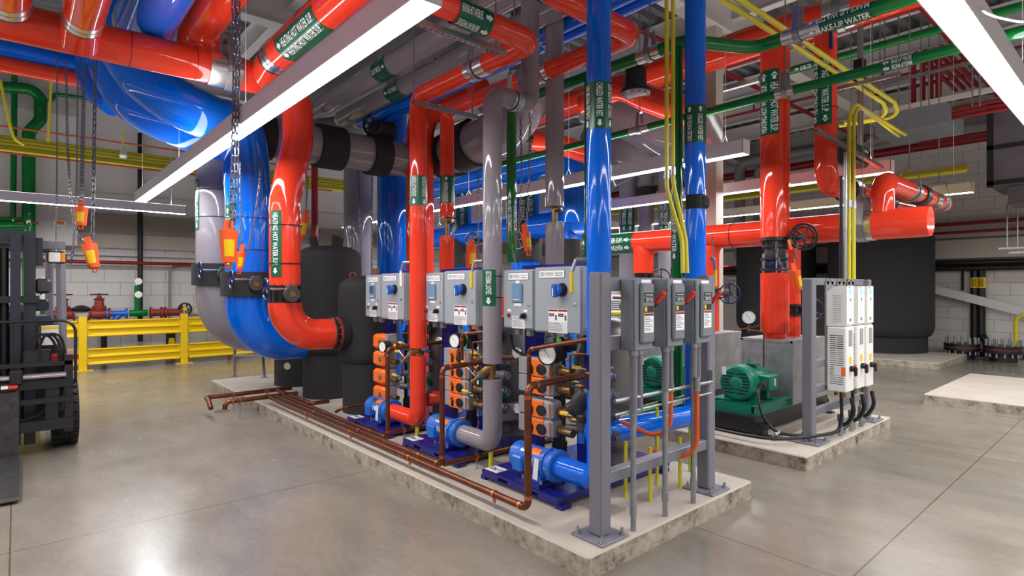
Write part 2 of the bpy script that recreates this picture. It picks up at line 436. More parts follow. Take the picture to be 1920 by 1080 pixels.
def side_mat():
    m = bpy.data.materials.new('concrete_formed_edge'); m.use_nodes = True; nt = m.node_tree; b = nt.nodes['Principled BSDF']; L = nt.links.new
    tc = nt.nodes.new('ShaderNodeTexCoord'); n = nt.nodes.new('ShaderNodeTexNoise'); n.inputs['Scale'].default_value = 7; n.inputs['Detail'].default_value = 10; n.inputs['Roughness'].default_value = 0.75
    L(tc.outputs['Object'], n.inputs['Vector']); cr = nt.nodes.new('ShaderNodeValToRGB'); e = cr.color_ramp.elements
    e[0].position = 0.34; e[0].color = rgb(70, 66, 60); e[1].position = 0.6; e[1].color = rgb(176, 166, 150); x = e.new(0.46); x.color = rgb(148, 138, 122)
    L(n.outputs['Fac'], cr.inputs['Fac']); L(cr.outputs['Color'], b.inputs['Base Color']); b.inputs['Roughness'].default_value = 0.85
    bp = nt.nodes.new('ShaderNodeBump'); bp.inputs['Strength'].default_value = 0.6; bp.inputs['Distance'].default_value = 0.01; L(n.outputs['Fac'], bp.inputs['Height']); L(bp.outputs['Normal'], b.inputs['Normal'])
    return m
M['cside'] = side_mat()
X0, X1, Y0, Y1, ZC = -9.0, 18.25, -7.0, 16.0, 6.6
struct(MB().b2((X0, Y0, -0.2), (X1, Y1, 0)).build('floor', 'floor', smooth=False))
ZP = 0.135
def pad(name, x0, y0, x1, y1, z=ZP):
    o = MB(); o.rbox(((x0 + x1) / 2, (y0 + y1) / 2, z / 2 - 0.02), (x1 - x0, y1 - y0, z + 0.04), 0.012)
    ob = o.build(name, 'cside', smooth=False); ob.data.materials.append(M['conc'])
    for p in ob.data.polygons:
        if p.normal.z > 0.5: p.material_index = 1
    return tag(struct(ob), None, None)
p = pad('floor_slab', 2.50, 2.19, 4.50, 10.65); p['label'] = 'long raised concrete plinth carrying the three skids and the black tanks'
p = pad('floor_slab', 5.51, 2.17, 7.99, 9.5); p['label'] = 'raised concrete plinth under the green pumps'
p = pad('floor_slab', 10.1, -2.5, 13.2, 2.33); p['label'] = 'bare concrete plinth on the floor at the right'
p = pad('floor_slab', 14.4, 3.05, 18.2, 9.5); p['label'] = 'concrete plinth under the large black tanks'
p = pad('floor_slab', 9.0, 5.6, 13.2, 12.5); p['label'] = 'concrete plinth under the white boiler cabinets'
# walls
struct(MB().b2((X0, Y1, -0.2), (X1 + 0.3, Y1 + 0.3, 2.75)).build('wall_north', 'cmuN', smooth=False))
M['wallup'] = mat('smooth_wall_panel', rgb(232, 229, 229), 0.6)
struct(MB().b2((X0, Y1 - 0.03, 2.75), (X1 + 0.3, Y1 + 0.3, ZC)).build('wall_north_upper', 'wallup', smooth=False))
struct(MB().b2((X1, Y0, -0.2), (X1 + 0.3, Y1, ZC)).build('wall_east', 'cmuE', smooth=False))
struct(MB().b2((X0 - 0.3, Y0, -0.2), (X0, Y1, ZC)).build('wall_west', 'wallup', smooth=False))
struct(MB().b2((X0, Y0 - 0.3, -0.2), (X1, Y0, ZC)).build('wall_south', 'wallup', smooth=False))
struct(MB().b2((X0, Y1 - 0.012, 0), (X1, Y1, 0.1)).build('baseboard_north', 'rubber', smooth=False))
struct(MB().b2((X1 - 0.012, Y0, 0), (X1, Y1, 0.1)).build('baseboard_east', 'rubber', smooth=False))
# horizontal girts and spandrel beams seen on the walls
M['taupe'] = mat('taupe_paint', rgb(150, 140, 128), 0.5)
for i, (z0, z1, d, m) in enumerate([(2.44, 2.52, 0.14, 'beam'), (2.62, 2.95, 0.12, 'cream'), (2.95, 3.38, 0.2, 'taupe'), (3.38, 3.86, 0.1, 'beam')]):
    struct(MB().b2((X0, Y1 - d, z0), (X1, Y1, z1)).build('trim_%d' % (i + 1), m, smooth=False))
for i, (z0, z1, d, m) in enumerate([(2.45, 2.92, 0.25, 'cream'), (2.98, 3.4, 0.18, 'cream'), (5.35, 5.75, 0.3, 'beam')]):
    struct(MB().b2((X1 - d, Y0, z0), (X1, Y1, z1)).build('trim_%d' % (i + 6), m, smooth=False))
# corrugated deck
mb = MB(); pr = 0.3; y = Y0; vs = []; fs = []; prof = []
while y < Y1:
    prof += [(y, ZC), (y + 0.10, ZC), (y + 0.14, ZC - 0.09), (y + 0.26, ZC - 0.09)]; y += pr
prof.append((y, ZC))
for (py, pz) in prof: vs += [(X0, py, pz), (X1, py, pz)]
for i in range(len(prof) - 1): fs.append((2 * i, 2 * i + 1, 2 * i + 3, 2 * i + 2))
mb.add(vs, fs); mb.b2((X0, Y0, ZC + 0.02), (X1, Y1, ZC + 0.2))
struct(mb.build('ceiling', 'deck', smooth=False))
def ibeam(name, p0, p1, w, h, m='beam'):
    p0, p1 = V(p0), V(p1); mb = MB()
    mb.bar(p0, p1, w, 0.02); mb.bar(p0 + V((0, 0, h)), p1 + V((0, 0, h)), w, 0.02)
    mb.bar(p0 + V((0, 0, h / 2)), p1 + V((0, 0, h / 2)), 0.014, h)
    return struct(mb.build(name, m, smooth=False))
for yy in (-3.5, 0.6, 4.6, 9.0, 13.2): ibeam('ceiling_beam', (X0, yy, 5.75), (X1, yy, 5.75), 0.26, 0.5)
for xx in [-6 + 1.85 * k for k in range(13)]: ibeam('ceiling_joist_beam', (xx, Y0, 6.05), (xx, Y1, 6.05), 0.16, 0.4)
# building columns
for (xx, yy) in ((8.2, 4.62),):
    mb = MB(); mb.b2((xx - 0.11, yy - 0.11, 0), (xx + 0.11, yy + 0.11, 5.74)); mb.b2((xx - 0.2, yy - 0.2, 0), (xx + 0.2, yy + 0.2, 0.02))
    mb.prism([(0, 0), (0.5, 0), (0, -0.9)], (xx + 0.11, yy - 0.05, 5.74), (1, 0, 0), (0, 0, 1), (0, 1, 0), 0.1)
    struct(mb.build('column', 'cream', smooth=False))
for (a, b) in (((17.84, 6.1, 2.35), (17.84, -1.6, 0.0)), ((17.95, 1.0, 2.95), (17.95, -2.6, 6.0))):
    struct(MB().bar(a, b, 0.2, 0.2, (1, 0, 0)).build('wall_brace_beam', 'beam', smooth=False))
# ---------------------------------------------------------------- linear lamps
ZL = 3.2
for k_ in ('led', 'ledup'): M[k_].cycles.emission_sampling = 'FRONT'
for k_ in ('pexit', 'display'): M[k_].cycles.emission_sampling = 'NONE'
def lamp(label, p0, p1, w=0.16, h=0.16, m='lamp', led='led', wires=True):
    """linear fixture: bottom at ZL, from p0 to p1 (floor plan)"""
    a = V((p0[0], p0[1], 0)); b = V((p1[0], p1[1], 0)); d = (b - a); L = d.length; d.normalize(); s = d.cross(V((0, 0, 1)))
    t = thing('linear_ceiling_light', label, 'light', (0, 0, 0), group='suspended linear lights')
    z = ZL
    R = Matrix((d, s, V((0, 0, 1)))).transposed(); mid = (a + b) / 2
    mb = MB(); tk = 0.006
    def strip(name, m_, zz, ww, up):
        k = max(1, round(L / 0.7)); q = MB(); vs = []; fs = []
        for i in range(k + 1):
            c = a + d * (tk + (L - 2 * tk) * i / k) + V((0, 0, zz)); vs += [c - s * ww / 2, c + s * ww / 2]
        for i in range(k): fs.append((2 * i, 2 * i + 1, 2 * i + 3, 2 * i + 2) if up < 0 else (2 * i, 2 * i + 2, 2 * i + 3, 2 * i + 1))
        me = bpy.data.meshes.new(name); me.from_pydata(vs, [], fs); me.update()
        if me.polygons[0].normal.z * up < 0: me.flip_normals()
        me.materials.append(M[m_]); ob = bpy.data.objects.new(name, me); COL.objects.link(ob); ob.parent = t
    mb.box(mid + V((0, 0, z + h)), (L, w, tk), R); 
    for q in (-1, 1):
        mb.box(mid + s * (q * (w / 2 - tk / 2)) + V((0, 0, z + h / 2)), (L, tk, h), R)
        mb.box(mid + d * (q * (L / 2 - tk / 2)) + V((0, 0, z + h / 2)), (tk, w, h), R)
    mb.build('housing', m, t, smooth=False)
    strip('diffuser', led, z + 0.004, w - 2 * tk - 0.002, -1)
    if m == 'lamp': strip('uplight_diffuser', 'ledup', z + h + 0.006, w - 0.04, 1)
    n = max(2, int(L / 2.4) + 1)
    for k in range(n):
        q = a + d * (0.25 + (L - 0.5) * k / (n - 1))
        w_ = MB().cyl(q + V((0, 0, z + h + 0.09)), q + V((0, 0, 6.3)), 0.0035, n=6)
        w_.cyl(q + s * 0.06 + V((0, 0, z + h)), q + V((0, 0, z + h + 0.1)), 0.003, n=6); w_.cyl(q - s * 0.06 + V((0, 0, z + h)), q + V((0, 0, z + h + 0.1)), 0.003, n=6)
        w_.build('suspension_wire', 'white2', t)
    return t
lamp('long white linear light hanging in front of the big red and blue pipes', (1.63, 2.53), (1.63, 11.75), w=0.17)
lamp('white linear light behind the vertical blue and grey skid pipes, over the green pumps', (6.15, 3.06), (6.15, 13.4))
lamp('white linear light along the far wall above the yellow guardrail', (-6.0, 13.1), (2.6, 13.1))
lamp('bright white linear light crossing the upper right corner', (3.5, 0.76), (14.0, 0.76), w=0.17)
lamp('white linear light behind the tall red pump pipe with upward arrows', (8.55, 2.3), (8.55, 13.0))
_t = bpy.data.objects['linear_ceiling_light.003']; MB().tube(spline([D(1838, 16, 3.1), D(1855, 27, 3.0), D(1885, 36, 2.9), D(1925, 41, 2.8), D(1990, 30, 2.7)], 8), 0.006, 8).build('power_cord', 'white', _t)
lamp('cream coloured linear light in front of the black tanks', (11.3, 1.95), (11.3, 13.0), m='lampy')
# unseen lamp rows added out of frame to brighten the room
for k, (a, b) in enumerate([((-1.2, 1.5), (-1.2, 10.5)), ((-4.5, 0.5), (-4.5, 11.5)), ((0.5, -0.9), (9.5, -0.9)), ((-6, -3.4), (2, -3.4)), ((3, -4.2), (13, -4.2)), ((17.0, -6), (17.0, 0.2))]):  # the last is an extra lamp added to lift the dark east wall
    lamp(['added unseen linear light in the aisle left of the camera', 'added unseen linear light near the west wall', 'added unseen linear light just behind the camera', 'added unseen linear light by the south west corner', 'added unseen linear light by the south wall', 'added unseen linear light brightening the east wall'][k], a, b)
# ---------------------------------------------------------------- camera, world, view
cam = bpy.data.cameras.new('camera'); co = bpy.data.objects.new('camera', cam); COL.objects.link(co)
cam.sensor_width = 36; cam.lens = F / 1920 * 36; cam.clip_start = 0.05; cam.clip_end = 100
co.location = CAM; co.rotation_euler = (PI / 2, 0, YAW - PI / 2)
S.camera = co
w = bpy.data.worlds.new('world'); S.world = w; w.use_nodes = True
w.node_tree.nodes['Background'].inputs[0].default_value = (0.8, 0.85, 0.9, 1); w.node_tree.nodes['Background'].inputs[1].default_value = 0.3
S.view_settings.view_transform = 'Standard'; S.view_settings.look = 'None'; S.view_settings.exposure = 0.5; S.view_settings.gamma = 1
S.cycles.use_denoising = True
S.cycles.max_bounces = 7; S.cycles.diffuse_bounces = 4; S.cycles.glossy_bounces = 4; S.cycles.sample_clamp_indirect = 6
# ---------------------------------------------------------------- main plinth: skids
SK = [(5.30, 6.17), (4.05, 4.92), (2.80, 3.66)]          # Y extent of skid 1 (far) .. 3 (near)
WHO = ['far', 'middle', 'near']
SX0, SX1 = 2.87, 4.25
def skid(k):
    y0, y1 = SK[k]; lab = ['far dark blue skid base with white plate, beside the front black tank', 'middle dark blue skid base with white plate under the grey pipe elbow', 'near dark blue skid base with white plate under the blue pipe elbow'][k]
    t = thing('pump_skid', lab, 'skid', (0, 0, 0), group='dark blue pump skids')
    mb = MB(); z0, z1 = ZP + 0.03, ZP + 0.085
    mb.b2((SX0, y0, z1 - 0.012), (SX1, y1, z1))
    # channel skirt with fork pockets on the aisle side
    seg = [y0, y0 + 0.2, y0 + 0.32, y1 - 0.32, y1 - 0.2, y1]
    for i in (0, 2, 4): mb.b2((SX0, seg[i], z0), (SX0 + 0.01, seg[i + 1], z1 - 0.012))
    for i in (1, 3): mb.b2((SX0, seg[i], z0 + 0.036), (SX0 + 0.01, seg[i + 1], z1 - 0.012)); mb.b2((SX0, seg[i], z0), (SX0 + 0.01, seg[i + 1], z0 + 0.008))
    for yy in (y0, y1 - 0.01): mb.b2((SX0 + 0.01, yy, z0), (SX1, yy + 0.01, z1 - 0.012))
    mb.b2((SX1 - 0.01, y0 + 0.01, z0), (SX1, y1 - 0.01, z1 - 0.012))
    mb.build('base', 'navy', t, smooth=False)
    for yy in (y0 - 0.0, y1):
        s = -1 if yy == y0 else 1
        for xx in (SX0 + 0.06, SX1 - 0.1):
            f = MB(); f.b2((xx - 0.05, yy - 0.03, ZP), (xx + 0.05, yy + 0.03, z0)); f.cyl((xx, yy, z0 - 0.03), (xx, yy, z0 + 0.03), 0.008, n=8)
            f.build('foot', 'navy', t)
    # two upright channel posts carrying the control panels, and the rear rack plate
    for (xx, yy) in ((3.34, y0 + 0.06), (3.34, y1 - 0.2)):
        MB().b2((xx - 0.05, yy, z1), (xx + 0.05, yy + 0.14, 1.88)).build('post', 'navy', t, smooth=False)
    MB().b2((3.325, y0 - 0.02, 1.865), (3.36, y1 + 0.02, 1.895)).build('top_rail', 'navy', t, smooth=False)
    pl = MB().b2((SX0 + 0.02, y1 - 0.16, z1), (SX0 + 0.14, y1 - 0.01, z1 + 0.003)).build('white_plate', 'white2', t, smooth=False)
    flat_text(MB(), 'SSPF-%d' % (k + 1), (SX0 + 0.105, y1 - 0.02, z1 + 0.0045), (0, -1, 0), (-1, 0, 0), w=0.13, h=0.05).build('lettering', 'ink', pl, smooth=False)
    return t
for k in range(3): skid(k)

def nameplate(par, x, yc, z, w, h=0.055):
    p = MB().b2((x - 0.004, yc - w / 2, z - h / 2), (x, yc + w / 2, z + h / 2)).build('nameplate', 'white', par, smooth=False)
    b = MB().add([(x - 0.002, yc - w / 2 - 0.003, z - h / 2 - 0.003), (x - 0.002, yc + w / 2 + 0.003, z - h / 2 - 0.003), (x - 0.002, yc + w / 2 + 0.003, z + h / 2 + 0.003), (x - 0.002, yc - w / 2 - 0.003, z + h / 2 + 0.003)], [(0, 1, 2, 3)]); b.build('plate_border', 'ink', p, smooth=False)
    X = x - 0.005
    lg = MB(); lg.torus((X, yc + w * 0.38, z), (1, 0, 0), h * 0.25, h * 0.055, 20, 6); lg.build('logo_mark', 'evo', p)
    flat_text(MB(), 'EVOQUA', (X, yc + w * 0.27, z - 0.002), (0, -1, 0), (0, 0, 1), w=w * 0.34, h=h * 0.27).build('logo_lettering', 'dgr', p, smooth=False)
    tx = MB(); flat_text(tx, 'WATER TECHNOLOGIES', (X, yc + w * 0.27, z - h * 0.24), (0, -1, 0), (0, 0, 1), w=w * 0.34, h=h * 0.09)
    flat_text(tx, 'Customer Service', (X, yc - w * 0.12, z + h * 0.06), (0, -1, 0), (0, 0, 1), w=w * 0.32, h=h * 0.17); flat_text(tx, '1-800-466-7873', (X, yc - w * 0.14, z - h * 0.26), (0, -1, 0), (0, 0, 1), w=w * 0.28, h=h * 0.17)
    tx.build('small_print', 'ink', p, smooth=False)
PXF = 3.10
def sheet(par, x, ya, yb, z0, z1, lines, name='notice'):
    p = MB().b2((x - 0.002, yb, z0), (x, ya, z1)).build(name, 'white2', par, smooth=False)
    tx = MB(); n = lines; hh = (z1 - z0) / (n + 1)
    random.seed(int((ya + z0) * 1000))
    for i in range(n):
        y = ya - 0.008; z = z1 - hh * (i + 0.9)
        ln = (ya - yb - 0.016) * random.uniform(0.55, 1)
        while y > ya - 0.008 - ln:
            wl = random.uniform(0.008, 0.02); tx.add([(x - 0.003, y, z), (x - 0.003, y - wl, z), (x - 0.003, y - wl, z + hh * 0.4), (x - 0.003, y, z + hh * 0.4)], [(0, 1, 2, 3)]); y -= wl + 0.005
    tx.build('printed_lines', 'dgr', p, smooth=False)
    return p
def panel_left(k):
    y0, y1 = SK[k]; ya, yb = y1 + 0.0, y1 - 0.37
    t = thing('control_cabinet', ['narrow grey control cabinet with dark screen, leftmost, beside the black tank', 'narrow grey control cabinet with blue screen just right of the red front pipe', 'narrow grey control cabinet with blue screen just right of the grey front pipe'][k], 'control panel', group='screen cabinets')
    zb, zt = 1.365, 1.85
    MB().b2((PXF + 0.012, yb, zb), (PXF + 0.2, ya, zt)).build('enclosure', 'panel', t, smooth=False)
    d = MB().rbox((PXF + 0.006, (ya + yb) / 2, (zb + zt) / 2), (0.022, ya - yb - 0.016, zt - zb - 0.016), 0.005).build('door', 'panel', t)
    x = PXF - 0.005
    nameplate(t, x, (ya + yb) / 2 - 0.01, zt - 0.055, 0.24)
    yc = (ya + yb) / 2 + 0.0
    s = MB().rbox((x - 0.008, yc, zt - 0.19), (0.016, 0.125, 0.155), 0.006).build('touch_screen', 'gplastic' if False else 'screen', t)
    MB().b2((x - 0.018, yc - 0.046, zt - 0.215), (x - 0.016, yc + 0.046, zt - 0.13)).build('display', 'glass_dark' if k == 0 else 'screen', s, smooth=False)
    bt = MB()
    for q in range(4): bt.b2((x - 0.018, yc + 0.03 - q * 0.02 - 0.006, zt - 0.25), (x - 0.016, yc + 0.03 - q * 0.02 + 0.006, zt - 0.24))
    bt.build('keys', 'white2', s, smooth=False)
    for (yy, zz, ww) in ((yc, zt - 0.285, 0.085), (yc, zt - 0.1, 0.045), (yc + 0.105, zt - 0.335, 0.04), (yc - 0.095, zt - 0.335, 0.045)):
        MB().b2((x - 0.002, yy - ww / 2, zz - 0.011), (x, yy + ww / 2, zz + 0.011)).build('tag_label', 'white', t, smooth=False)
    MB().lathe([(0.016, 0), (0.016, 0.012), (0.012, 0.02), (0.004, 0.024)], (x, yc + 0.105, zt - 0.375), (-1, 0, 0), 16).build('red_lamp', 'dred', t)
    kb = MB().lathe([(0.024, 0), (0.024, 0.014), (0.018, 0.02)], (x, yc - 0.085, zt - 0.375), (-1, 0, 0), 18); kb.box((x - 0.03, yc - 0.085, zt - 0.375), (0.03, 0.014, 0.044), Matrix.Rotation(0.6, 3, 'X')); kb.build('selector_knob', 'blackm', t)
    MB().lathe([(0.012, 0), (0.012, 0.004), (0.006, 0.005)], (x, yb + 0.05, zt - 0.29), (-1, 0, 0), 14).build('door_lock', 'silver', t)
    sheet(t, x, yc + 0.07, yc - 0.09, zb + 0.005, zb + 0.105, 6)
    for q in (0.08, -0.06): MB().rbox((PXF + 0.08, yc + q, zb - 0.03), (0.05, 0.05, 0.06), 0.006).build('conduit_fitting', 'gplastic', t)
    return t
def panel_right(k):
    y0, y1 = SK[k]; ya, yb = y1 - 0.38, y0 - 0.02
    t = thing('control_cabinet', ['wider grey cabinet with blue rotary switch, hidden partly by the red front pipe', 'wider grey cabinet with blue rotary switch left of the grey front pipe', 'widest looking grey cabinet with blue rotary switch left of the blue front pipe'][k], 'control panel', group='rotary switch cabinets')
    zb, zt = 1.355, 1.862
    MB().b2((PXF + 0.012, yb, zb), (PXF + 0.22, ya, zt)).build('enclosure', 'panel', t, smooth=False)
    MB().rbox((PXF + 0.006, (ya + yb) / 2, (zb + zt) / 2), (0.022, ya - yb - 0.016, zt - zb - 0.016), 0.005).build('door', 'panel', t)
    x = PXF - 0.005; yc = (ya + yb) / 2
    nameplate(t, x, yc + 0.05, zt - 0.055, 0.27)
    ys = yc - 0.06
    s = MB().lathe([(0.052, 0), (0.052, 0.014), (0.044, 0.03)], (x, ys, zt - 0.175), (-1, 0, 0), 24).build('rotary_switch', 'blackm', t)
    hb = MB().lathe([(0.042, 0.03), (0.038, 0.06), (0.02, 0.066)], (x, ys + 0.012, zt - 0.175), (-1, 0, 0), 20); hb.rbox((x - 0.06, ys + 0.02, zt - 0.182), (0.05, 0.045, 0.1), 0.01); hb.build('switch_handle', 'mblue', s)
    MB().b2((x - 0.087, ys + 0.013, zt - 0.225), (x - 0.085, ys + 0.023, zt - 0.165)).build('pointer', 'white', s, smooth=False)
    w = MB().prism([(-0.022, 0), (0.022, 0), (0, 0.04)], (x, ys + 0.085, zt - 0.16), (0, 1, 0), (0, 0, 1), (-1, 0, 0), 0.002).build('warning_triangle', 'yellow', t, smooth=False)
    MB().lathe([(0.014, 0), (0.014, 0.004), (0.007, 0.005)], (x, yb + 0.06, zt - 0.285), (-1, 0, 0), 14).build('door_lock', 'silver', t)
    # danger notice: red head bars, two black and red signs, hand pictograms, printed sheet
    ny = yc + 0.085; W = 0.2; z1 = zb + 0.185
    p = MB().b2((x - 0.002, ny - W, z1 - 0.1), (x, ny, z1)).build('danger_notice', 'white', t, smooth=False)
    r = MB()
    for q in (0, 1): r.b2((x - 0.003, ny - W * (0.49 + q * 0.5), z1 - 0.018), (x - 0.0021, ny - W * (0.02 + q * 0.5), z1 - 0.004))
    r.build('red_header', 'pexit' if False else 'dred', p, smooth=False)
    bl = MB()
    for q in (0, 1):
        bl.b2((x - 0.003, ny - W * (0.29 + q * 0.5), z1 - 0.056), (x - 0.0021, ny - W * (0.03 + q * 0.5), z1 - 0.034))
        c = ny - W * (0.4 + q * 0.5)
        bl.prism([(-0.012, 0), (0.012, 0), (0, -0.02)], (x - 0.0021, c, z1 - 0.07), (0, 1, 0), (0, 0, 1), (-1, 0, 0), 0.001)
        for j in range(3): bl.b2((x - 0.003, c - 0.008 + j * 0.006, z1 - 0.068), (x - 0.0021, c - 0.004 + j * 0.006, z1 - 0.045))
    bl.build('pictogram', 'ink', p, smooth=False)
    rd = MB()
    for q in (0, 1): rd.b2((x - 0.0035, ny - W * (0.27 + q * 0.5), z1 - 0.052), (x - 0.0031, ny - W * (0.06 + q * 0.5), z1 - 0.038))
    rd.build('danger_oval', 'dred', p, smooth=False)
    tx = MB(); flat_text(tx, 'DANGER', (x - 0.0042, ny - W * 0.08, z1 - 0.048), (0, -1, 0), (0, 0, 1), w=W * 0.17, h=0.006); flat_text(tx, 'DANGER', (x - 0.0042, ny - W * 0.58, z1 - 0.048), (0, -1, 0), (0, 0, 1), w=W * 0.17, h=0.006); tx.build('lettering', 'white', p, smooth=False)
    sheet(t, x, ny, ny - W, zb + 0.004, z1 - 0.102, 6)
    # cable glands under the cabinet
    for q in range(3):
        g = MB(); yy = yb + 0.1 + q * 0.14; g.cyl((PXF + 0.1, yy, zb), (PXF + 0.1, yy, zb - 0.05), 0.02, n=10); g.build('cable_gland', 'gplastic', t)
    return t
for k in range(3): panel_left(k); panel_right(k)

# ---------------------------------------------------------------- blue pumps at the foot of each front riser
RIS = [(3.05, 4.93), (3.06, 3.76), (3.03, 2.56)]
PZc = 0.375
def pump(k):
    y0, y1 = SK[k]; xr, yr = RIS[k]; ym = y0 + 0.26; x = xr
    t = thing('pump', ['blue motor pump on the far skid feeding the red pipe', 'blue motor pump on the middle skid feeding the grey pipe', 'blue motor pump on the near skid feeding the blue pipe'][k], 'pump', group='blue end-suction pumps')
    ax = (0, 1, 0); o = (x, ym, PZc)
    b = MB().lathe([(0.096, -0.01), (0.104, 0.0), (0.104, 0.24), (0.099, 0.255)], o, ax, 32); b.build('motor', 'mblue', t)
    MB().lathe([(0.104, 0.245), (0.108, 0.26), (0.105, 0.33), (0.085, 0.345), (0.03, 0.35)], o, ax, 32).build('fan_cover', 'mblue', t)
    v = MB().lathe([(0.11, -0.13), (0.124, -0.12), (0.124, -0.1), (0.108, -0.09), (0.108, -0.05), (0.122, -0.045), (0.122, -0.02), (0.1, -0.01)], o, ax, 32); bolts(v, (x, ym - 0.1, PZc), ax, 0.115, 8, 0.007, 0.03); v.build('volute', 'wheel' if False else 'mblue', t)
    MB().lathe([(0.1, -0.09), (0.1, -0.04)], o, ax, 24).build('coupling_gap', 'fan', t)
    tb = MB().rbox((x - 0.10, ym + 0.2, PZc - 0.02), (0.09, 0.11, 0.12), 0.012).build('terminal_box', 'mblue', t)
    pd = MB(); pd.b2((x - 0.10, ym - 0.02, ZP + 0.118), (x + 0.10, ym + 0.18, ZP + 0.126)); pd.b2((x - 0.07, ym, ZP + 0.126), (x + 0.07, ym + 0.16, PZc - 0.07)); pd.build('motor_foot', 'mblue', t, smooth=False)
    ch = MB(); ch.b2((x - 0.15, ym - 0.06, ZP + 0.086), (x + 0.13, ym + 0.2, ZP + 0.118))
    ch.build('plinth_channel', 'navy', t, smooth=False)
    bo = MB()
    for q in (-0.13, 0.13):
        for yy in (-0.05, 0.15): bo.cyl((x + q * 0.9, ym + yy, ZP + 0.118), (x + q * 0.9, ym + yy, ZP + 0.145), 0.009, n=6)
    bo.build('hold_down_bolts', 'galv', t)
    # paper and stickers on the barrel
    def sticker(name, a0, a1, s0, s1, m):
        mb = MB(); vs = []; fs = []
        for i in range(7):
            a = math.radians(a0 + (a1 - a0) * i / 6); n = V((math.cos(a), 0, math.sin(a)))
            vs += [V(o) + n * 0.1055 + V((0, s0, 0)), V(o) + n * 0.1055 + V((0, s1, 0))]
        for i in range(6): fs.append((2 * i, 2 * i + 1, 2 * i + 3, 2 * i + 2))
        mb.add(vs, fs).build(name, m, t)
    sticker('warning_sticker', 108, 140, 0.02, 0.12, 'orange'); sticker('rating_plate', 108, 140, 0.125, 0.22, 'silver'); sticker('small_sticker', 160, 185, 0.06, 0.11, 'white2'); sticker('small_sticker', 160, 185, 0.13, 0.18, 'white2')
    tg = MB().box((x - 0.125, ym - 0.0, PZc - 0.02), (0.003, 0.05, 0.16), Matrix.Rotation(0.12, 3, 'X')).build('paper_tag', 'white2', t, smooth=False)
    # discharge branch, rising behind
    return t
for k in range(3): pump(k)

# ---------------------------------------------------------------- front risers on the three pumps
def bronze(name, label, p, s=1.0, ang=0.9, group='bronze balancing valves'):
    """Y pattern bronze valve standing in a gap of a vertical pipe, p = bottom, gap height s"""
    t = thing(name, label, 'valve', p, group=group)
    MB().lathe([(0.036, 0), (0.036, 0.03), (0.028, 0.035), (0.03, s * 0.5), (0.028, s - 0.035), (0.036, s - 0.03), (0.036, s)], (0, 0, 0), (0, 0, 1), 20).build('body', 'brass', t)
    d = V((-math.sin(ang) * 0.5, math.sin(ang) * 0.85, -math.cos(ang))).normalized()
    if ang > 1: d = (RT * 0.8 - FW * 0.4 + UP * 0.35).normalized()
    q = V((0, 0, s * 0.72))
    MB().lathe([(0.033, 0), (0.04, 0.03), (0.04, 0.10), (0.044, 0.105), (0.044, 0.12), (0.03, 0.125)] if ang < 1 else [(0.033, 0), (0.037, 0.02), (0.037, 0.06), (0.04, 0.065), (0.04, 0.075), (0.025, 0.08)], q, d, 20).build('strainer_leg', 'brass', t)
    if ang < 1: MB().lathe([(0.03, 0.125), (0.03, 0.145)], q, d, 16).build('blue_collar', 'mblue', t)
    if ang > 1: return t
    n = MB().lathe([(0.022, 0.145), (0.024, 0.17), (0.018, 0.175), (0.018, 0.215), (0.022, 0.22), (0.022, 0.235)], q, d, 14); n.build('drain_valve', 'brass', t)
    e = q + d * 0.18
    h = MB().tube([e, e + V((-0.02, 0.02, 0.03)), e + V((-0.03, 0.14, 0.11))], 0.007, 8); h.build('lever', 'galv', t)
    MB().tube([e + V((-0.03, 0.1, 0.08)), e + V((-0.035, 0.17, 0.135))], 0.012, 8).build('lever_grip', 'yellow', t)
    return t
def lever_valve(label, p, out, m='yellow', L=0.26):
    """ball valve lever hanging down beside a riser"""
    p = V(p); out = V(out)
    t = thing('valve_lever', label, 'valve lever', p, group='hanging lever handles')
    MB().cyl((0, 0, 0), out * 0.07, 0.016, n=12).build('stem', 'galv', t)
    e = out * 0.07
    MB().tube([e, e + out * 0.012 + V((0, 0, -0.03)), e + out * 0.03 + V((0, 0, -0.09))], 0.013, 8).build('lever', 'galv', t)
    MB().rbox(e + out * 0.032 + V((0, 0, -0.08 - L / 2)), (0.022, 0.03, L), 0.008).build('lever_grip', m, t)
    return t
def riser(k):
    x, y = RIS[k]; y0 = SK[k][0]; ym = y0 + 0.26; m = ['red', 'grey', 'blue'][k]; r = 0.083
    gap0, gap1 = [(1.02, 1.10), (0.92, 1.06), (0.98, 1.24)][k]
    # lower elbow: from the pump volute along -Y, then up
    pipe('insulated_pipe', ['lower red insulated elbow rising from the far blue pump', 'lower grey insulated elbow rising from the middle blue pump', 'lower blue insulated elbow rising from the near blue pump'][k], [(x, ym - 0.13, PZc), (x, y, PZc), (x, y, gap0)], r, m, rf=r * 1.25, group='insulated pump elbows')
    st = MB().cyl((x, y + 0.02, ZP), (x, y + 0.02, PZc - r + 0.002), 0.02, n=12); st.cyl((x, y + 0.02, ZP), (x, y + 0.02, ZP + 0.006), 0.05, n=16)
    tag(st.build('pipe_support_stand', 'ycond'), ['yellow pipe stand under the red pump elbow', 'yellow pipe stand under the grey pump elbow', 'yellow pipe stand under the blue pump elbow beside the front steel post'][k], 'pipe stand', 'yellow pipe stands')
    return gap0, gap1
gaps = [riser(k) for k in range(3)]
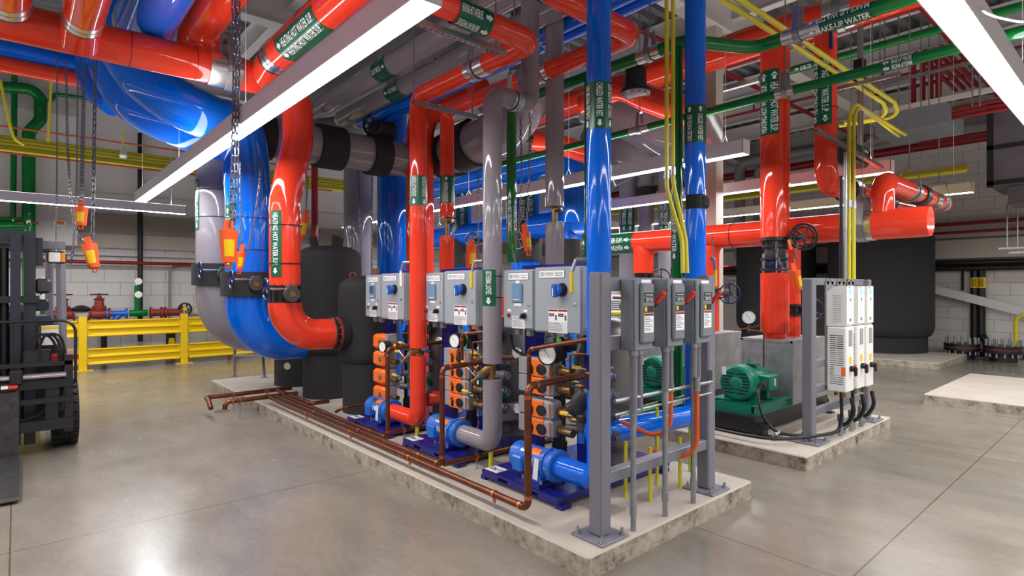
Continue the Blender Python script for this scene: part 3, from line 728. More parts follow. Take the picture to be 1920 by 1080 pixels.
# red front riser: up, then towards the camera, then across to the left
ztop = 3.63; x, y = RIS[0]
rr = pipe('insulated_pipe', 'red front riser with green band, turning overhead to a labelled run at the lamp end', [(x, y, gaps[0][1]), (x, y, ztop), (x, 3.25, ztop), (0.9, 3.25, ztop + 0.04)], 0.087, 'red', rf=0.12)
plabel(rr, (x, y, 2.52), (x, y, 2.82), 0.087, [('HEATING HOT WATER RET.', -28, -1, -1), ('HEATING HOT WATER RET.', 40, -1, -1), ('HEATING HOT WATER RET.', -100, 1, -1)], h=0.048)
plabel(rr, (PY(850, 30, 3.25).x, 3.25, ztop + 0.01), (PY(912, 60, 3.25).x, 3.25, ztop), 0.09, [('HEATING HOT WATER RET.', -28, 1, 1), ('HEATING HOT WATER RET.', 38, -1, 1)], h=0.056)
ring(rr, 'clamp_band', (x, 4.06, ztop), (x, 3.80, ztop), 0.094, 'silver')
hanger((x, 3.96, ztop), 0.095, ax=(0, 1, 0), label='steel hanger strap round the silver band of the red return pipe')
bronze('balancing_valve', 'bronze valve in the gap of the red front riser', (x, y, gaps[0][0]), gaps[0][1] - gaps[0][0] + 0.02)
# grey front riser: up, hook to the right, then up through the ceiling space
x, y = RIS[1]; zt = 3.36
gr = pipe('insulated_pipe', 'grey front riser with loop return label and hook at the top', [(x, y, gaps[1][1]), (x, y, zt), (3.50, y, zt), (3.50, y, 6.3)], 0.083, 'grey', rf=0.11)
plabel(gr, (x, y, 1.55), (x, y, 1.855), 0.083, [('GEOTHERMAL LOOP RET.', -22, -1, -1)], h=0.052, arc=(-84, 20))
for zz in (1.62, 1.80): ring(gr, 'cable_tie', (x, y, zz - 0.004), (x, y, zz + 0.004), 0.0862, 'rubber')
ring(gr, 'clamp_band', (3.26, y, zt), (3.36, y, zt), 0.09, 'silver')
hanger((3.31, y, zt), 0.092, ax=(1, 0, 0), label='steel hanger holding the hook of the grey front riser')
bronze('balancing_valve', 'bronze valve in the gap of the grey front riser', (x, y, gaps[1][0]), gaps[1][1] - gaps[1][0] + 0.02)
# blue front riser
x, y = RIS[2]
br = pipe('insulated_pipe', 'tall blue front riser with chilled water label beside the front steel post', [(x, y, gaps[2][1]), (x, y, 6.3)], 0.085, 'blue')
plabel(br, (x, y, 2.78), (x, y, 3.10), 0.085, [('CHILLED WATER RET.', 4, -1, -1), ('CHILLED WATER RET.', -58, 1, -1), ('CHILLED WATER RET.', 58, 1, -1)], h=0.042)
ky = MB().tube([(x, y, gaps[2][0]), (x, y, gaps[2][1])], 0.04, 16); tag(ky.build('suction_fitting', 'pvcd'), 'black bare pipe in the gap of the blue front riser', 'pipe fitting')
lever_valve('yellow lever handle hanging beside the blue front riser', (x - 0.06, y + 0.06, 1.90), V((-0.6, 0.8, 0)), L=0.16)
lever_valve('yellow lever handle hanging beside the grey front riser', (RIS[1][0] - 0.06, RIS[1][1] + 0.06, 1.93), V((-0.5, 0.85, 0)), L=0.16)
lever_valve('white lever handle hanging beside the red front riser', (RIS[0][0] - 0.06, RIS[0][1] + 0.065, 1.96), V((-0.45, 0.9, 0)), m='white', L=0.17)
# rear risers of skid 1 (red) and skid 2 (grey)
p = PX(838, 400, 4.05); xr, yr = p.x, p.y; z1 = PX(838, 440, 4.05).z; z0 = PX(838, 408, 4.05).z
tag(MB().cyl((xr, yr, 1.0), (xr, yr, z1 - 0.02), 0.089, n=36).build('insulated_pipe', 'red'), 'lower part of the rear red riser behind the middle cabinets', 'pipe')
r2 = pipe('insulated_pipe', 'upper part of the rear red riser with upward arrows, turning overhead to the right', [(xr, yr, z0), (xr, yr, 3.9), (xr, 3.02, 3.9), (0.9, 3.02, 3.94)], 0.089, 'red', rf=0.12)
plabel(r2, (xr, yr, PX(838, 382, xr).z), (xr, yr, PX(838, 331, xr).z), 0.089, [('HEATING HOT WATER SUP.', -5, 1, 1), ('HEATING HOT WATER SUP.', -75, 1, 1), ('HEATING HOT WATER SUP.', 70, 1, 1)], h=0.045)
plabel(r2, (2.25, 3.02, 3.92), (2.95, 3.02, 3.92), 0.092, [('HEATING HOT WATER SUP.', -30, 1, -1), ('HEATING HOT WATER SUP.', 40, -1, -1)], h=0.05)
q = PX(1022, 130, xr); ring(r2, 'clamp_band', (xr, q.y - 0.08, 3.9), (xr, q.y + 0.12, 3.9), 0.096, 'silver')
hanger((xr, q.y + 0.02, 3.9), 0.098, ax=(0, 1, 0), label='steel hanger round the silver band of the upper red pipe')
bronze('balancing_valve', 'bronze valve in the gap of the rear red riser', (xr, yr, z1 - 0.03), z0 - z1 + 0.05, ang=1.2)
p = PX(1040, 400, 4.15); xg, yg = p.x, p.y; z1 = PX(1040, 415, xg).z; z0 = PX(1040, 388, xg).z
tag(MB().cyl((xg, yg, 1.0), (xg, yg, z1 - 0.02), 0.095, n=36).build('insulated_pipe', 'grey'), 'lower part of the rear grey riser above the near cabinets', 'pipe')
g2 = tag(MB().cyl((xg, yg, z0), (xg, yg, 6.3), 0.095, n=36).build('insulated_pipe', 'grey'), 'upper part of the rear grey riser rising to the deck', 'pipe')
bronze('balancing_valve', 'bronze valve in the gap of the rear grey riser', (xg, yg, z1 - 0.03), z0 - z1 + 0.05, ang=1.2)
# ---------------------------------------------------------------- valves, gauges and pipework of the skids
def place(t, p, ex, ez=(0, 0, 1)):
    """orient a thing: local +x -> ex, z up"""
    t.location = p; ex = V(ex); t.rotation_euler = (0, 0, math.atan2(ex.y, ex.x)); return t
def actuator_hood(label, p):
    t = thing('valve_actuator', label, 'valve actuator', p, group='orange valve actuators of the far skid')
    MB().rbox((-0.02, 0.03, 0), (0.15, 0.26, 0.17), 0.03).build('hood', 'orange', t)
    MB().rbox((0.0, -0.12, 0), (0.13, 0.05, 0.19), 0.01).build('housing', 'gplastic', t)
    MB().lathe([(0.032, 0), (0.032, 0.006), (0.025, 0.008)], (-0.095, -0.03, 0.0), (-1, 0, 0), 20).build('position_dial', 'dgr', t)
    MB().cyl((0.0, -0.145, -0.02), (0.0, -0.26, -0.02), 0.03, n=16).build('valve_stem', 'brass', t)
    return t
def actuator_box(label, p, bend=False):
    t = thing('valve_actuator', label, 'valve actuator', p, group='orange faced valve actuators')
    MB().rbox((0.0, -0.03, 0), (0.11, 0.20, 0.125), 0.018).build('housing', 'gplastic', t)
    MB().rbox((-0.052, -0.005, 0.0), (0.016, 0.135, 0.112), 0.005).build('face_plate', 'orange', t)
    MB().lathe([(0.036, 0), (0.036, 0.008), (0.014, 0.012)], (-0.056, -0.055, -0.005), (-1, 0, 0), 18).build('position_dial', 'blackm', t)
    cl = MB().tube([(-0.064, 0.03, 0.025), (-0.066, 0.015, -0.0), (-0.064, 0.02, -0.04)], 0.009, 8); cl.build('clutch_lever', 'blackm', t)
    jb = MB().rbox((0.01, 0.12, 0.0), (0.09, 0.075, 0.115), 0.006).build('junction_box', 'gplastic', t)
    MB().b2((-0.057, -0.118, -0.045), (-0.054, -0.112, 0.05)).build('trim_stripe', 'orange', t)
    MB().lathe([(0.035, 0), (0.038, 0.02), (0.028, 0.03), (0.028, 0.10)], (0.02, -0.13, -0.01), (0, -1, 0), 16).build('valve_body', 'brass', t)
    t.scale = (1.25, 1.45, 1.2)
    return t
rows1 = [640, 672, 705, 737]
nm = ['topmost', 'second', 'third', 'lowest']
X_ACT = 3.22
for i, v in enumerate(rows1): actuator_hood('%s orange hooded actuator in the stack beside the front black tank' % nm[i], PX(724, v, X_ACT))
for i, v in enumerate([668, 694, 722, 750]): actuator_box('%s orange faced actuator in the stack between the red and grey front pipes' % nm[i], PX(864, v, X_ACT))
for i, v in enumerate([688, 721, 763, 797]): actuator_box('%s orange faced actuator in the stack between the grey and blue front pipes' % nm[i], PX(1014, v, X_ACT))

def gauge(label, p, R=0.075, deep=0.09, face=(-1, 0, 0), stem=0.12, m='rubber', group='dial pressure gauges'):
    t = thing('pressure_gauge', label, 'gauge', p, group=group)
    f = V(face).normalized()
    MB().lathe([(R * 0.8, -deep), (R * 1.0, -deep + 0.01), (R * 1.04, -0.012), (R * 1.04, 0.004), (R * 0.92, 0.006), (R * 0.9, -0.002)], (0, 0, 0), f, 28).build('case', m, t)
    dl = MB().lathe([(R * 0.9, -0.001), (R * 0.9, 0.0012)], (0, 0, 0), f, 28).build('dial', 'gauge', t)
    s, u = basis(f); tk = MB()
    for k in range(28):
        a = -0.75 * PI + 1.5 * PI * k / 27
        d = V((0, 0, 1)) * math.cos(a) + f.cross(V((0, 0, 1))) * -math.sin(a); e = f.cross(d) * R * 0.014; l = 0.68 if k % 3 == 0 else 0.76
        tk.add([d * R * l - e + f * 0.002, d * R * l + e + f * 0.002, d * R * 0.85 + e + f * 0.002, d * R * 0.85 - e + f * 0.002], [(0, 1, 2, 3)])
    a = 2.5; d = V((0, 0, 1)) * math.cos(a) + f.cross(V((0, 0, 1))) * -math.sin(a); e = f.cross(d) * R * 0.03
    tk.add([-d * R * 0.6 - e + f * 0.0025, -d * R * 0.6 + e + f * 0.0025, d * R * 0.6 + e * 0.3 + f * 0.0025, d * R * 0.6 - e * 0.3 + f * 0.0025], [(0, 1, 2, 3)])
    tk.build('scale_and_needle', 'ink', dl, smooth=False)
    b = MB().cyl(-f * deep * 0.5 + V((0, 0, -R)), -f * deep * 0.5 + V((0, 0, -R - stem)), 0.011, n=10); b.lathe([(0.02, 0), (0.02, 0.025)], -f * deep * 0.5 + V((0, 0, -R - stem * 0.6)), (0, 0, 1), 8)
    b.build('stem', 'brass', t)
    return t
GX = 3.0
gauge('large black cased dial gauge in front of the near skid, beside the copper pipe', PX(1026, 664, GX), 0.082, 0.13, (-1, -0.25, 0), 0.14)
gauge('black cased dial gauge in front of the middle skid', PX(852, 639, 3.08), 0.068, 0.11, (-1, -0.2, 0), 0.1)
gauge('black cased dial gauge against the orange actuators of the far skid', PX(717, 650, 3.05), 0.062, 0.1, (-1, -0.2, 0), 0.08)
gauge('small steel dial gauge left of the near actuator stack', PX(968, 662, 3.35), 0.045, 0.03, (-1, -0.3, 0), 0.09, 'silver')
gauge('small steel dial gauge on the grey elbow of the near skid', PX(970, 767, 3.35), 0.04, 0.03, (-1, -0.3, 0), 0.03, 'silver')
gauge('small steel dial gauge left of the middle actuator stack', PX(822, 639, 3.4), 0.04, 0.03, (-1, -0.3, 0), 0.07, 'silver')
gauge('small dial gauge with dark case high behind the large near gauge', PX(1031, 640, 3.45), 0.045, 0.05, (-1, -0.3, 0), 0.1)
def lime(label, p):
    t = MB().prism([(-0.028, 0.02), (-0.02, 0.04), (0.02, 0.04), (0.028, 0.02), (0.024, -0.04), (0.012, -0.07), (0.008, -0.13), (-0.008, -0.13), (-0.012, -0.06), (-0.028, -0.03)], p, (0, -1, 0), (0, 0, 1), (-1, 0, 0), 0.002).build('valve_tag', 'lime', smooth=False)
    return tag(t, label, 'tag', 'lime green tags')
lime('lime green tag hanging behind the large near gauge', PX(1048, 644, 3.2)); lime('lime green tag hanging behind the middle gauge', PX(874, 630, 3.3))

# copper sample piping -------------------------------------------------
def copper(label, pts, r, rf=None, fit=True, m='copper', group='copper pipes', bands=()):
    o = pipe('copper_pipe', label, pts, r, m, rf=rf or r * 2.2, n=16, group=group)
    if fit:
        P = [V(p) for p in pts]
        for i in range(1, len(P) - 1):
            for q in (P[i - 1], P[i + 1]):
                d = (q - P[i]); 
                if d.length < r * 9: continue
                d.normalize(); c = P[i] + d * r * 3.0; MB().cyl(c - d * r * 0.5, c + d * r * 0.5, r * 1.14, n=16).build('solder_fitting', 'bcopper', o)
    return o
zc = ZP + 0.10
RUNX = [2.635, 2.735, 2.835]
vx = [(2.80, 5.36, 1.12), (2.70, 4.06, 1.06), (2.60, 2.86, 1.02)]
# vertical copper with horizontal arm towards +X at the top; each drops to one of the three floor runs
v1 = PX(727, 800, 2.735); v2 = PX(829, 800, 2.655); v3 = PX(990, 800, 2.56)
RUNX = [v1.x, v2.x, v3.x]
ends = [v1.y, v2.y, v3.y]
zt = [PX(727, 654, v1.x).z, PX(829, 690, v2.x).z, PX(990, 724, v3.x).z]
rr_ = [0.021, 0.023, 0.025]
FARY = 8.15
names = ['copper drain pipe on the plinth, inner of three, rising by the far skid', 'copper drain pipe on the plinth, middle of three, rising by the middle skid', 'copper drain pipe on the plinth, outer of three, rising by the near skid']
for i in range(3):
    copper(names[i], [(RUNX[i], 7.92, zc), (RUNX[i], ends[i], zc), (RUNX[i], ends[i], zt[i]), (3.42, ends[i] - 0.02, zt[i] + 0.03)], rr_[i], group='copper drain pipes')
def clamp_stand(p, r, zb, ax=(0, 1, 0), label='copper clamp on a short rod holding a copper drain pipe'):
    p = V(p); t = MB().cyl((p.x, p.y, zb), (p.x, p.y, p.z - r), 0.006, n=8).build('pipe_clamp', 'galv'); tag(t, label, 'pipe clamp', 'copper pipe clamps')
    m_ = MB(); a = V(ax).normalized(); m_.lathe([(r * 1.2, -0.011), (r * 1.2, 0.011)], p, a, 16); m_.cyl(p - V((0, 0, r)), p - V((0, 0, r + 0.03)), 0.012, n=8); m_.build('clamp_ring', 'bcopper', t)
    return t
for i in range(3):
    y = ends[i] + 0.35
    while y < FARY - 0.6: clamp_stand((RUNX[i], y, zc), rr_[i], ZP); y += 1.15
# riser tees up from the copper arms
copper('thin copper riser turning right over the near skid behind the large gauge', [PX(992, 724, 2.95), PX(992, 655, 2.95), PX(1105, 636, 3.0)], 0.016, group='copper sample lines')
copper('thin copper riser turning right over the middle skid', [PX(866, 684, 2.98), PX(866, 626, 2.98), PX(915, 622, 3.1)], 0.016, group='copper sample lines')
copper('thin vertical copper line left of the grey front pipe', [PX(886, 730, 3.0), PX(886, 642, 3.0), PX(905, 640, 3.05)], 0.008, fit=False, group='copper sample lines')
copper('thin vertical copper line left of the red front pipe', [PX(754, 700, 3.1), PX(754, 625, 3.1), PX(770, 624, 3.15)], 0.008, fit=False, group='copper sample lines')
copper('thin vertical copper line left of the blue front pipe', [PX(1069, 745, 3.0), PX(1069, 664, 3.0), PX(1100, 664, 3.05)], 0.009, fit=False, group='copper sample lines')
copper('copper cross pipe between the far and middle skids', [(2.83, 5.12, zc + 0.01), (4.2, 5.12, zc + 0.01)], 0.02, group='copper cross pipes')
copper('copper cross pipe between the middle and near skids', [(2.66, 3.90, zc + 0.01), (4.2, 3.90, zc + 0.01)], 0.02, group='copper cross pipes')
copper('copper pipe end coming out from behind the front black tank', [PZ(630, 772, ZP + 0.12), PZ(640, 766, ZP + 0.17), PZ(712, 752, ZP + 0.17)], 0.018, group='copper cross pipes')
for yy in (5.12, 3.90):
    for xx in (3.0, 3.45): clamp_stand((xx, yy, zc + 0.01), 0.02, ZP, ax=(1, 0, 0), label='copper clamp on a short rod under a copper cross pipe')
copper('thick dark copper header crossing the far plinth edge towards the tanks', [(1.98, 8.4, zc + 0.0), (2.75, 8.4, zc), (3.04, 8.4, zc)], 0.03, group='copper headers')
copper('thick dark copper header parallel to it, ending over the floor drain', [(2.02, 7.92, 0.14), (2.02, 7.92, zc), (2.95, 7.92, zc)], 0.03, group='copper headers')
copper('copper branch with two elbows reaching the middle black tank', [(2.82, 8.4, zc), (2.82, 7.1, zc), (3.05, 7.1, zc)], 0.026, group='copper headers')
copper('short copper drain elbow over the floor drain', [(1.98, 8.4, zc), (1.9, 8.4, zc), (1.9, 8.25, zc), (1.9, 8.1, 0.14)], 0.03, group='copper headers')
for (a, b) in ((2.25, 8.4), (2.7, 8.4), (2.2, 7.92), (2.75, 7.92)): clamp_stand((a, b, zc), 0.03, 0 if a < 2.5 else ZP, ax=(1, 0, 0), label='clamp on a rod under a thick copper header')
dr = PZ(416, 770, 0.004); tag(MB().lathe([(0.10, 0), (0.10, 0.004), (0.075, 0.005), (0.07, 0.002), (0.035, 0.002), (0.03, 0.004)], (dr.x, dr.y, 0), (0, 0, 1), 24).build('floor_drain', 'drain'), 'round rusty floor drain below the copper pipe ends', 'drain')

# dark PVC manifolds between the posts ---------------------------------
def pvc(label, pts, r, m='pvc', fit=True, group='dark grey manifold pipes', yel=()):
    o = pipe('manifold_pipe', label, pts, r, m, rf=r * 1.4, n=18, group=group)
    P = [V(p) for p in pts]
    for i in range(len(P)):
        for q in ([P[i - 1]] if i else []) + ([P[i + 1]] if i < len(P) - 1 else []):
            d = q - P[i]
            if d.length < r * 6: continue
            d.normalize(); MB().cyl(P[i] + d * r * 0.6, P[i] + d * r * 2.3, r * 1.22, n=18).build('socket', m, o)
    return o
for k, (nmx) in enumerate(['far', 'middle', 'near']):
    y0, y1 = SK[k]; yv = y0 + 0.30; xv = 3.42
    yc_ = [5.62, 4.33, 3.08][k]
    o = pvc('dark %s manifold standing behind the actuators of the %s skid' % (('plastic', 'grey', 'charcoal')[k], nmx), [(xv - 0.1, yc_ - 0.12, 0.58), (xv - 0.1, yc_ - 0.12, 1.32)], 0.045)
    plabel(o, (xv - 0.1, yc_ - 0.12, 0.80), (xv - 0.1, yc_ - 0.12, 0.9), 0.045, [('i', 30, 1, 1)], h=0.03)
    un = MB().lathe([(0.052, 0), (0.062, 0.012), (0.062, 0.05), (0.052, 0.062)], (xv - 0.1, yc_ - 0.12, 0.66), (0, 0, 1), 18).build('union_nut', 'pvcd', o)
    MB().cyl((xv - 0.1, yc_ - 0.12, 0.5), (xv - 0.1, yc_ - 0.12, 0.58), 0.046, n=18).build('blue_socket', 'mblue', o)
    for i, zz in enumerate((1.04, 0.9, 0.75, 0.6)):
        pvc('%s dark cross pipe of the %s skid manifold' % (nm[i], nmx), [(xv - 0.16, yc_ + 0.0, zz), (xv - 0.1, yc_ - 0.13, zz), (xv - 0.05, yc_ - 0.42, zz)], 0.036, 'pvcl' if i < 2 else 'pvc', group='dark manifold cross pipes')
    pvc('thick black bent pipe under the cabinets of the %s skid' % nmx, [(3.55, y1 - 0.22, 0.25), (3.55, y1 - 0.22, 1.22), (3.55, y1 - 0.62, 1.22)], 0.055, 'pvcd', group='thick black bent pipes')
    # gate style lever valves with yellow grips
    for i, (dy, zz) in enumerate(((-0.33, 1.08), (-0.2, 0.72), (-0.26, 0.98))):
        t = thing('lever_valve', '%s small lever valve with yellow grip on the %s skid' % (('upper', 'lower', 'middle')[i], nmx), 'valve', (3.12, yc_ + dy, zz), group='small yellow lever valves')
        MB().lathe([(0.014, 0), (0.02, 0.02), (0.02, 0.05), (0.014, 0.07)], (0.0, 0.035, 0), (0, -1, 0), 12).build('body', 'brass', t)
        MB().tube([(0, 0, 0.01), (-0.01, 0, 0.03), (-0.02, 0.04, 0.035)], 0.006, 6).build('lever', 'galv', t)
        MB().rbox((-0.022, 0.075, 0.036), (0.02, 0.09, 0.026), 0.007).build('lever_grip', 'yellow', t)
    # stainless media vessel at the back of the skid
    xt, yt = 3.86, y0 + 0.32
    t = MB().lathe([(0.2, 0), (0.2, 0.02), (0.16, 0.025), (0.16, 0.1), (0.17, 0.12), (0.205, 0.18), (0.205, 1.05), (0.19, 1.13), (0.14, 1.19), (0.05, 1.22)], (xt, yt, ZP + 0.087), (0, 0, 1), 36).build('media_vessel', 'inox')
    tag(t, ['brownish stainless vessel standing behind the red front pipe', 'stainless vessel standing behind the grey front pipe', 'stainless vessel behind the blue front pipe and front steel post'][k], 'vessel', 'stainless vessels')
t = thing('strainer', 'black rounded strainer body beside the blue front riser, above the blue pump pipe', 'strainer', PX(1090, 752, 3.02)); MB().lathe([(0.03, -0.09), (0.06, -0.08), (0.075, 0.0), (0.06, 0.08), (0.03, 0.09)], (0, 0, 0), (0.2, -0.5, 0.8), 20).build('body', 'pvcd', t); MB().lathe([(0.04, 0.0), (0.05, 0.02), (0.05, 0.09), (0.03, 0.1)], (0, 0.02, -0.02), (-0.6, 0.5, -0.5), 18).build('cap', 'pvcd', t)
# grey conduit bends under the near cabinets
for (i, (a, b, c)) in enumerate((((1088, 628), (1083, 660), (1062, 675)), ((958, 628), (965, 655), (990, 668)), ((796, 620), (806, 650), (820, 680)))):
    tag(MB().tube(spline([PX(a[0], a[1], 3.2), PX(b[0], b[1], 3.22), PX(c[0], c[1], 3.25)], 8), 0.012, 10).build('flexible_conduit', 'gplastic' if i == 0 else 'rubber'), ['grey flexible conduit curling under the near right cabinet', 'black cable drooping under the near left cabinet', 'black cable drooping under the middle left cabinet'][i], 'cable')
# coloured stubs behind: green lines, red and grey insulated elbows
pipe('insulated_pipe', 'green insulated pipe running low between the middle and near skids', [PX(925, 750, 3.6), PX(1000, 732, 3.9)], 0.05, 'green', group='low green pipes')
pipe('insulated_pipe', 'green insulated pipe running low between the far and middle skids', [PX(800, 718, 3.6), PX(856, 704, 4.2)], 0.045, 'green', group='low green pipes')
pipe('insulated_pipe', 'grey insulated elbow going behind the near actuators', [PX(938, 775, 3.45), PX(975, 770, 3.62), PX(1010, 760, 4.0)], 0.085, 'grey')
pipe('insulated_pipe', 'red insulated elbow going behind the middle actuators', [PX(795, 748, 3.45), PX(828, 745, 3.75), PX(850, 740, 4.1)], 0.085, 'red')
o = pipe('insulated_pipe', 'red insulated pipe standing behind the middle gauge', [(4.1, 4.95, 0.6), (4.1, 4.95, 1.6)], 0.088, 'red')
# ---------------------------------------------------------------- front steel frame with three disconnect switches
def base_plate(t, x, y, z, s=0.26, m='steel'):
    p = MB().rbox((x, y, z + 0.007), (s, s, 0.014), 0.003).build('base_plate', m, t)
    for a in (-1, 1):
        for b in (-1, 1):
            c = (x + a * s * 0.38, y + b * s * 0.38)
            q = MB(); q.cyl((*c, z + 0.014), (*c, z + 0.02), 0.02, n=14); q.cyl((*c, z + 0.02), (*c, z + 0.036), 0.015, n=6); q.cyl((*c, z + 0.036), (*c, z + 0.055), 0.008, n=8); q.build('anchor_bolt', 'galv', p)
P1 = (2.78, 2.34); P2 = (4.05, 2.34); PT = 1.80
t = thing('equipment_frame', 'grey painted steel frame at the front of the long plinth carrying three disconnect switches', 'frame', group='grey steel equipment frames')
for (x, y) in (P1, P2):
    MB().rbox((x, y, (ZP + 0.014 + PT) / 2), (0.105, 0.105, PT - ZP - 0.014), 0.012).build('post', 'steel', t); base_plate(t, x, y, ZP)
for z in (1.725, 1.345, 0.495):
    MB().rbox(((P1[0] + P2[0]) / 2, P1[1], z), (P2[0] - P1[0] - 0.107, 0.075, 0.09 if z > 1 else 0.075), 0.006).build('rail', 'steel', t)
for z in (0.985, 0.90):
    MB().cyl((P1[0] + 0.054, P1[1] - 0.075, z), (P2[0] - 0.054, P1[1] - 0.075, z), 0.013 if z > 0.95 else 0.009, n=12).build('strut_rail', 'galv', t)
MB().b2((P2[0] - 0.055, P1[1] - 0.085, 0.97), (P2[0] - 0.03, P1[1] - 0.054, 1.07)).build('bracket', 'galv', t, smooth=False)
def disconnect(label, x, z=1.53, w=0.19, d=0.115, h=0.46):
    y1 = P1[1] - 0.04; y0 = y1 - d
    t = thing('disconnect_switch', label, 'switch box', group='safety disconnect switches')
    MB().rbox((x, (y0 + y1) / 2 + 0.008, z), (w, d - 0.016, h), 0.006).build('enclosure', 'dpanel', t)
    c = MB().rbox((x, y0 + 0.006, z), (w - 0.004, 0.018, h - 0.004), 0.006); c.rbox((x + 0.015, y0 - 0.012, z + 0.01), (w * 0.72, 0.03, h * 0.84), 0.012); c.build('door', 'dpanel', t)
    for zz in (z + 0.13, z - 0.13): MB().b2((x - w / 2 - 0.006, y0 + 0.012, zz - 0.035), (x - w / 2 + 0.002, y0 + 0.04, zz + 0.035)).build('hinge', 'dpanel', t, smooth=False)
    yy = y0 - 0.028
    MB().b2((x - 0.03, y0 - 0.004, z + h / 2 - 0.032), (x + 0.07, y0 - 0.002, z + h / 2 - 0.006)).build('name_strip', 'white', t, smooth=False)
    l = MB(); l.b2((x - 0.035, yy - 0.001, z + 0.115), (x + 0.075, yy, z + 0.14)); l.b2((x - 0.035, yy - 0.001, z + 0.08), (x + 0.075, yy, z + 0.108)); l.b2((x - 0.035, yy - 0.001, z + 0.015), (x + 0.065, yy, z + 0.055)); l.build('black_label', 'ink', t, smooth=False)
    tx = MB()
    for (s, zz) in (('DANGER', 0.122), ('OPEN BOX', 0.096), ('OFF ON', 0.084)): flat_text(tx, s, (x - 0.02, yy - 0.0018, z + zz), (1, 0, 0), (0, 0, 1), w=0.08, h=0.009)
    tx.build('lettering', 'white', t, smooth=False)
    MB().b2((x - 0.03, yy - 0.0018, z + 0.02), (x - 0.005, yy - 0.001, z + 0.05)).build('maker_mark', 'yellow', t, smooth=False)
    n = MB().b2((x - 0.035, yy - 0.001, z - 0.115), (x + 0.065, yy, z + 0.008)).build('instruction_sheet', 'white', t, smooth=False)
    MB().b2((x - 0.033, yy - 0.0018, z - 0.008), (x + 0.063, yy - 0.001, z + 0.006)).build('red_header', 'dred', n, smooth=False)
    ln = MB()
    for k in range(8): ln.b2((x - 0.028, yy - 0.0015, z - 0.022 - k * 0.011), (x + 0.02 + 0.035 * ((k * 7) % 3) / 2, yy - 0.001, z - 0.018 - k * 0.011))
    ln.build('printed_lines', 'dgr', n, smooth=False)
    MB().lathe([(0.055, 0), (0.055, 0.02)], (x + w / 2, (y0 + y1) / 2 + 0.02, z - 0.02), (1, 0, 0), 20).build('handle_hub', 'dpanel', t)
    a = V((x + w / 2 + 0.03, y0 + 0.07, z + 0.0)); b = V((x + w / 2 + 0.045, y0 - 0.06, z + 0.14))
    hd = MB().bar(a, a + (b - a) * 0.55, 0.018, 0.03).build('handle_arm', 'blackm', t)
    MB().tube([a + (b - a) * 0.4, b], 0.017, 12, rs=[0.013, 0.019]).build('red_grip', 'red', t)
    return t
ys = P1[1] - 0.12
xs = [PY(1206, 560, P1[1] - 0.15).x, PY(1265, 560, P1[1] - 0.15).x, PY(1317, 560, P1[1] - 0.15).x]
for i in range(3): disconnect(['left disconnect switch box with red handle on the front steel frame', 'middle disconnect switch box with red handle on the front steel frame', 'right disconnect switch box with red handle on the front steel frame, before the post'][i], xs[i])
def conduit(label, pts, r, m='galv', rf=None, group='galvanized conduits', coup=()):
    o = pipe('conduit', label, pts, r, m, rf=rf or 0.1, n=14, group=group, cat='conduit')
    for c in coup: MB().cyl(V(c) - V((0, 0, 0.035)), V(c) + V((0, 0, 0.035)), r * 1.28, n=14).build('coupling', 'galv', o)
    return o
yc = P1[1] - 0.095
for i in range(3):
    x = xs[i] - 0.03
    b = [0.86, 0.955, 0.99][i]
    conduit(['left', 'middle', 'right'][i] + ' galvanized conduit stub standing on the plinth below the switches', [(x, yc, ZP), (x, yc, b)], 0.019, coup=[(x, yc, b), (x, yc, ZP + 0.14)], group='galvanized conduit stubs')
    c = MB().tube([(x, yc, b + 0.036), (x + 0.005, yc, 1.265)], 0.025, 16).build('flexible_conduit', 'steel'); tag(c, ['left', 'middle', 'right'][i] + ' thick grey flexible conduit entering a disconnect switch from below', 'conduit', 'grey flexible conduits')
    MB().cyl((x + 0.005, yc, 1.265), (x + 0.005, yc, 1.298), 0.031, n=12).build('connector', 'galv', c)
    x2 = xs[i] + 0.05
    z2 = [0.9, 1.0, 1.03][i]
    c = MB().tube([(x2 + 0.03, yc + 0.03, z2), (x2 + 0.01, yc + 0.02, 1.265)], 0.022, 16).build('flexible_conduit', 'steel'); tag(c, ['left', 'middle', 'right'][i] + ' second grey flexible conduit behind, under a disconnect switch', 'conduit', 'grey flexible conduits')
    MB().cyl((x2 + 0.01, yc + 0.02, 1.265), (x2 + 0.01, yc + 0.02, 1.298), 0.028, n=12).build('connector', 'galv', c)
# orange hoses bending away from two of the flexible conduits
q = xs[1] + 0.085
o = tag(MB().tube(fillet([(q, yc + 0.03, 0.98), (q, yc + 0.03, 0.60), PY(1165, 790, 2.62)], 0.14, 10), 0.0155, 12).build('orange_hose', 'orangehose'), 'orange hose curving back from the middle switch above the blue pipe', 'hose', 'orange hoses')
MB().cyl((q, yc + 0.03, 0.97), (q, yc + 0.03, 1.03), 0.022, n=12).build('connector', 'galv', o)
q = xs[2] - 0.055
o = tag(MB().tube(fillet([(q, yc - 0.045, 0.98), (q, yc - 0.045, 0.44), PY(1225, 845, 2.5)], 0.16, 10), 0.0155, 12).build('orange_hose', 'orangehose'), 'orange hose curving back from the right switch below the blue pipe', 'hose', 'orange hoses')
MB().cyl((q, yc - 0.045, 0.96), (q, yc - 0.045, 1.06), 0.022, n=12).build('connector', 'galv', o)

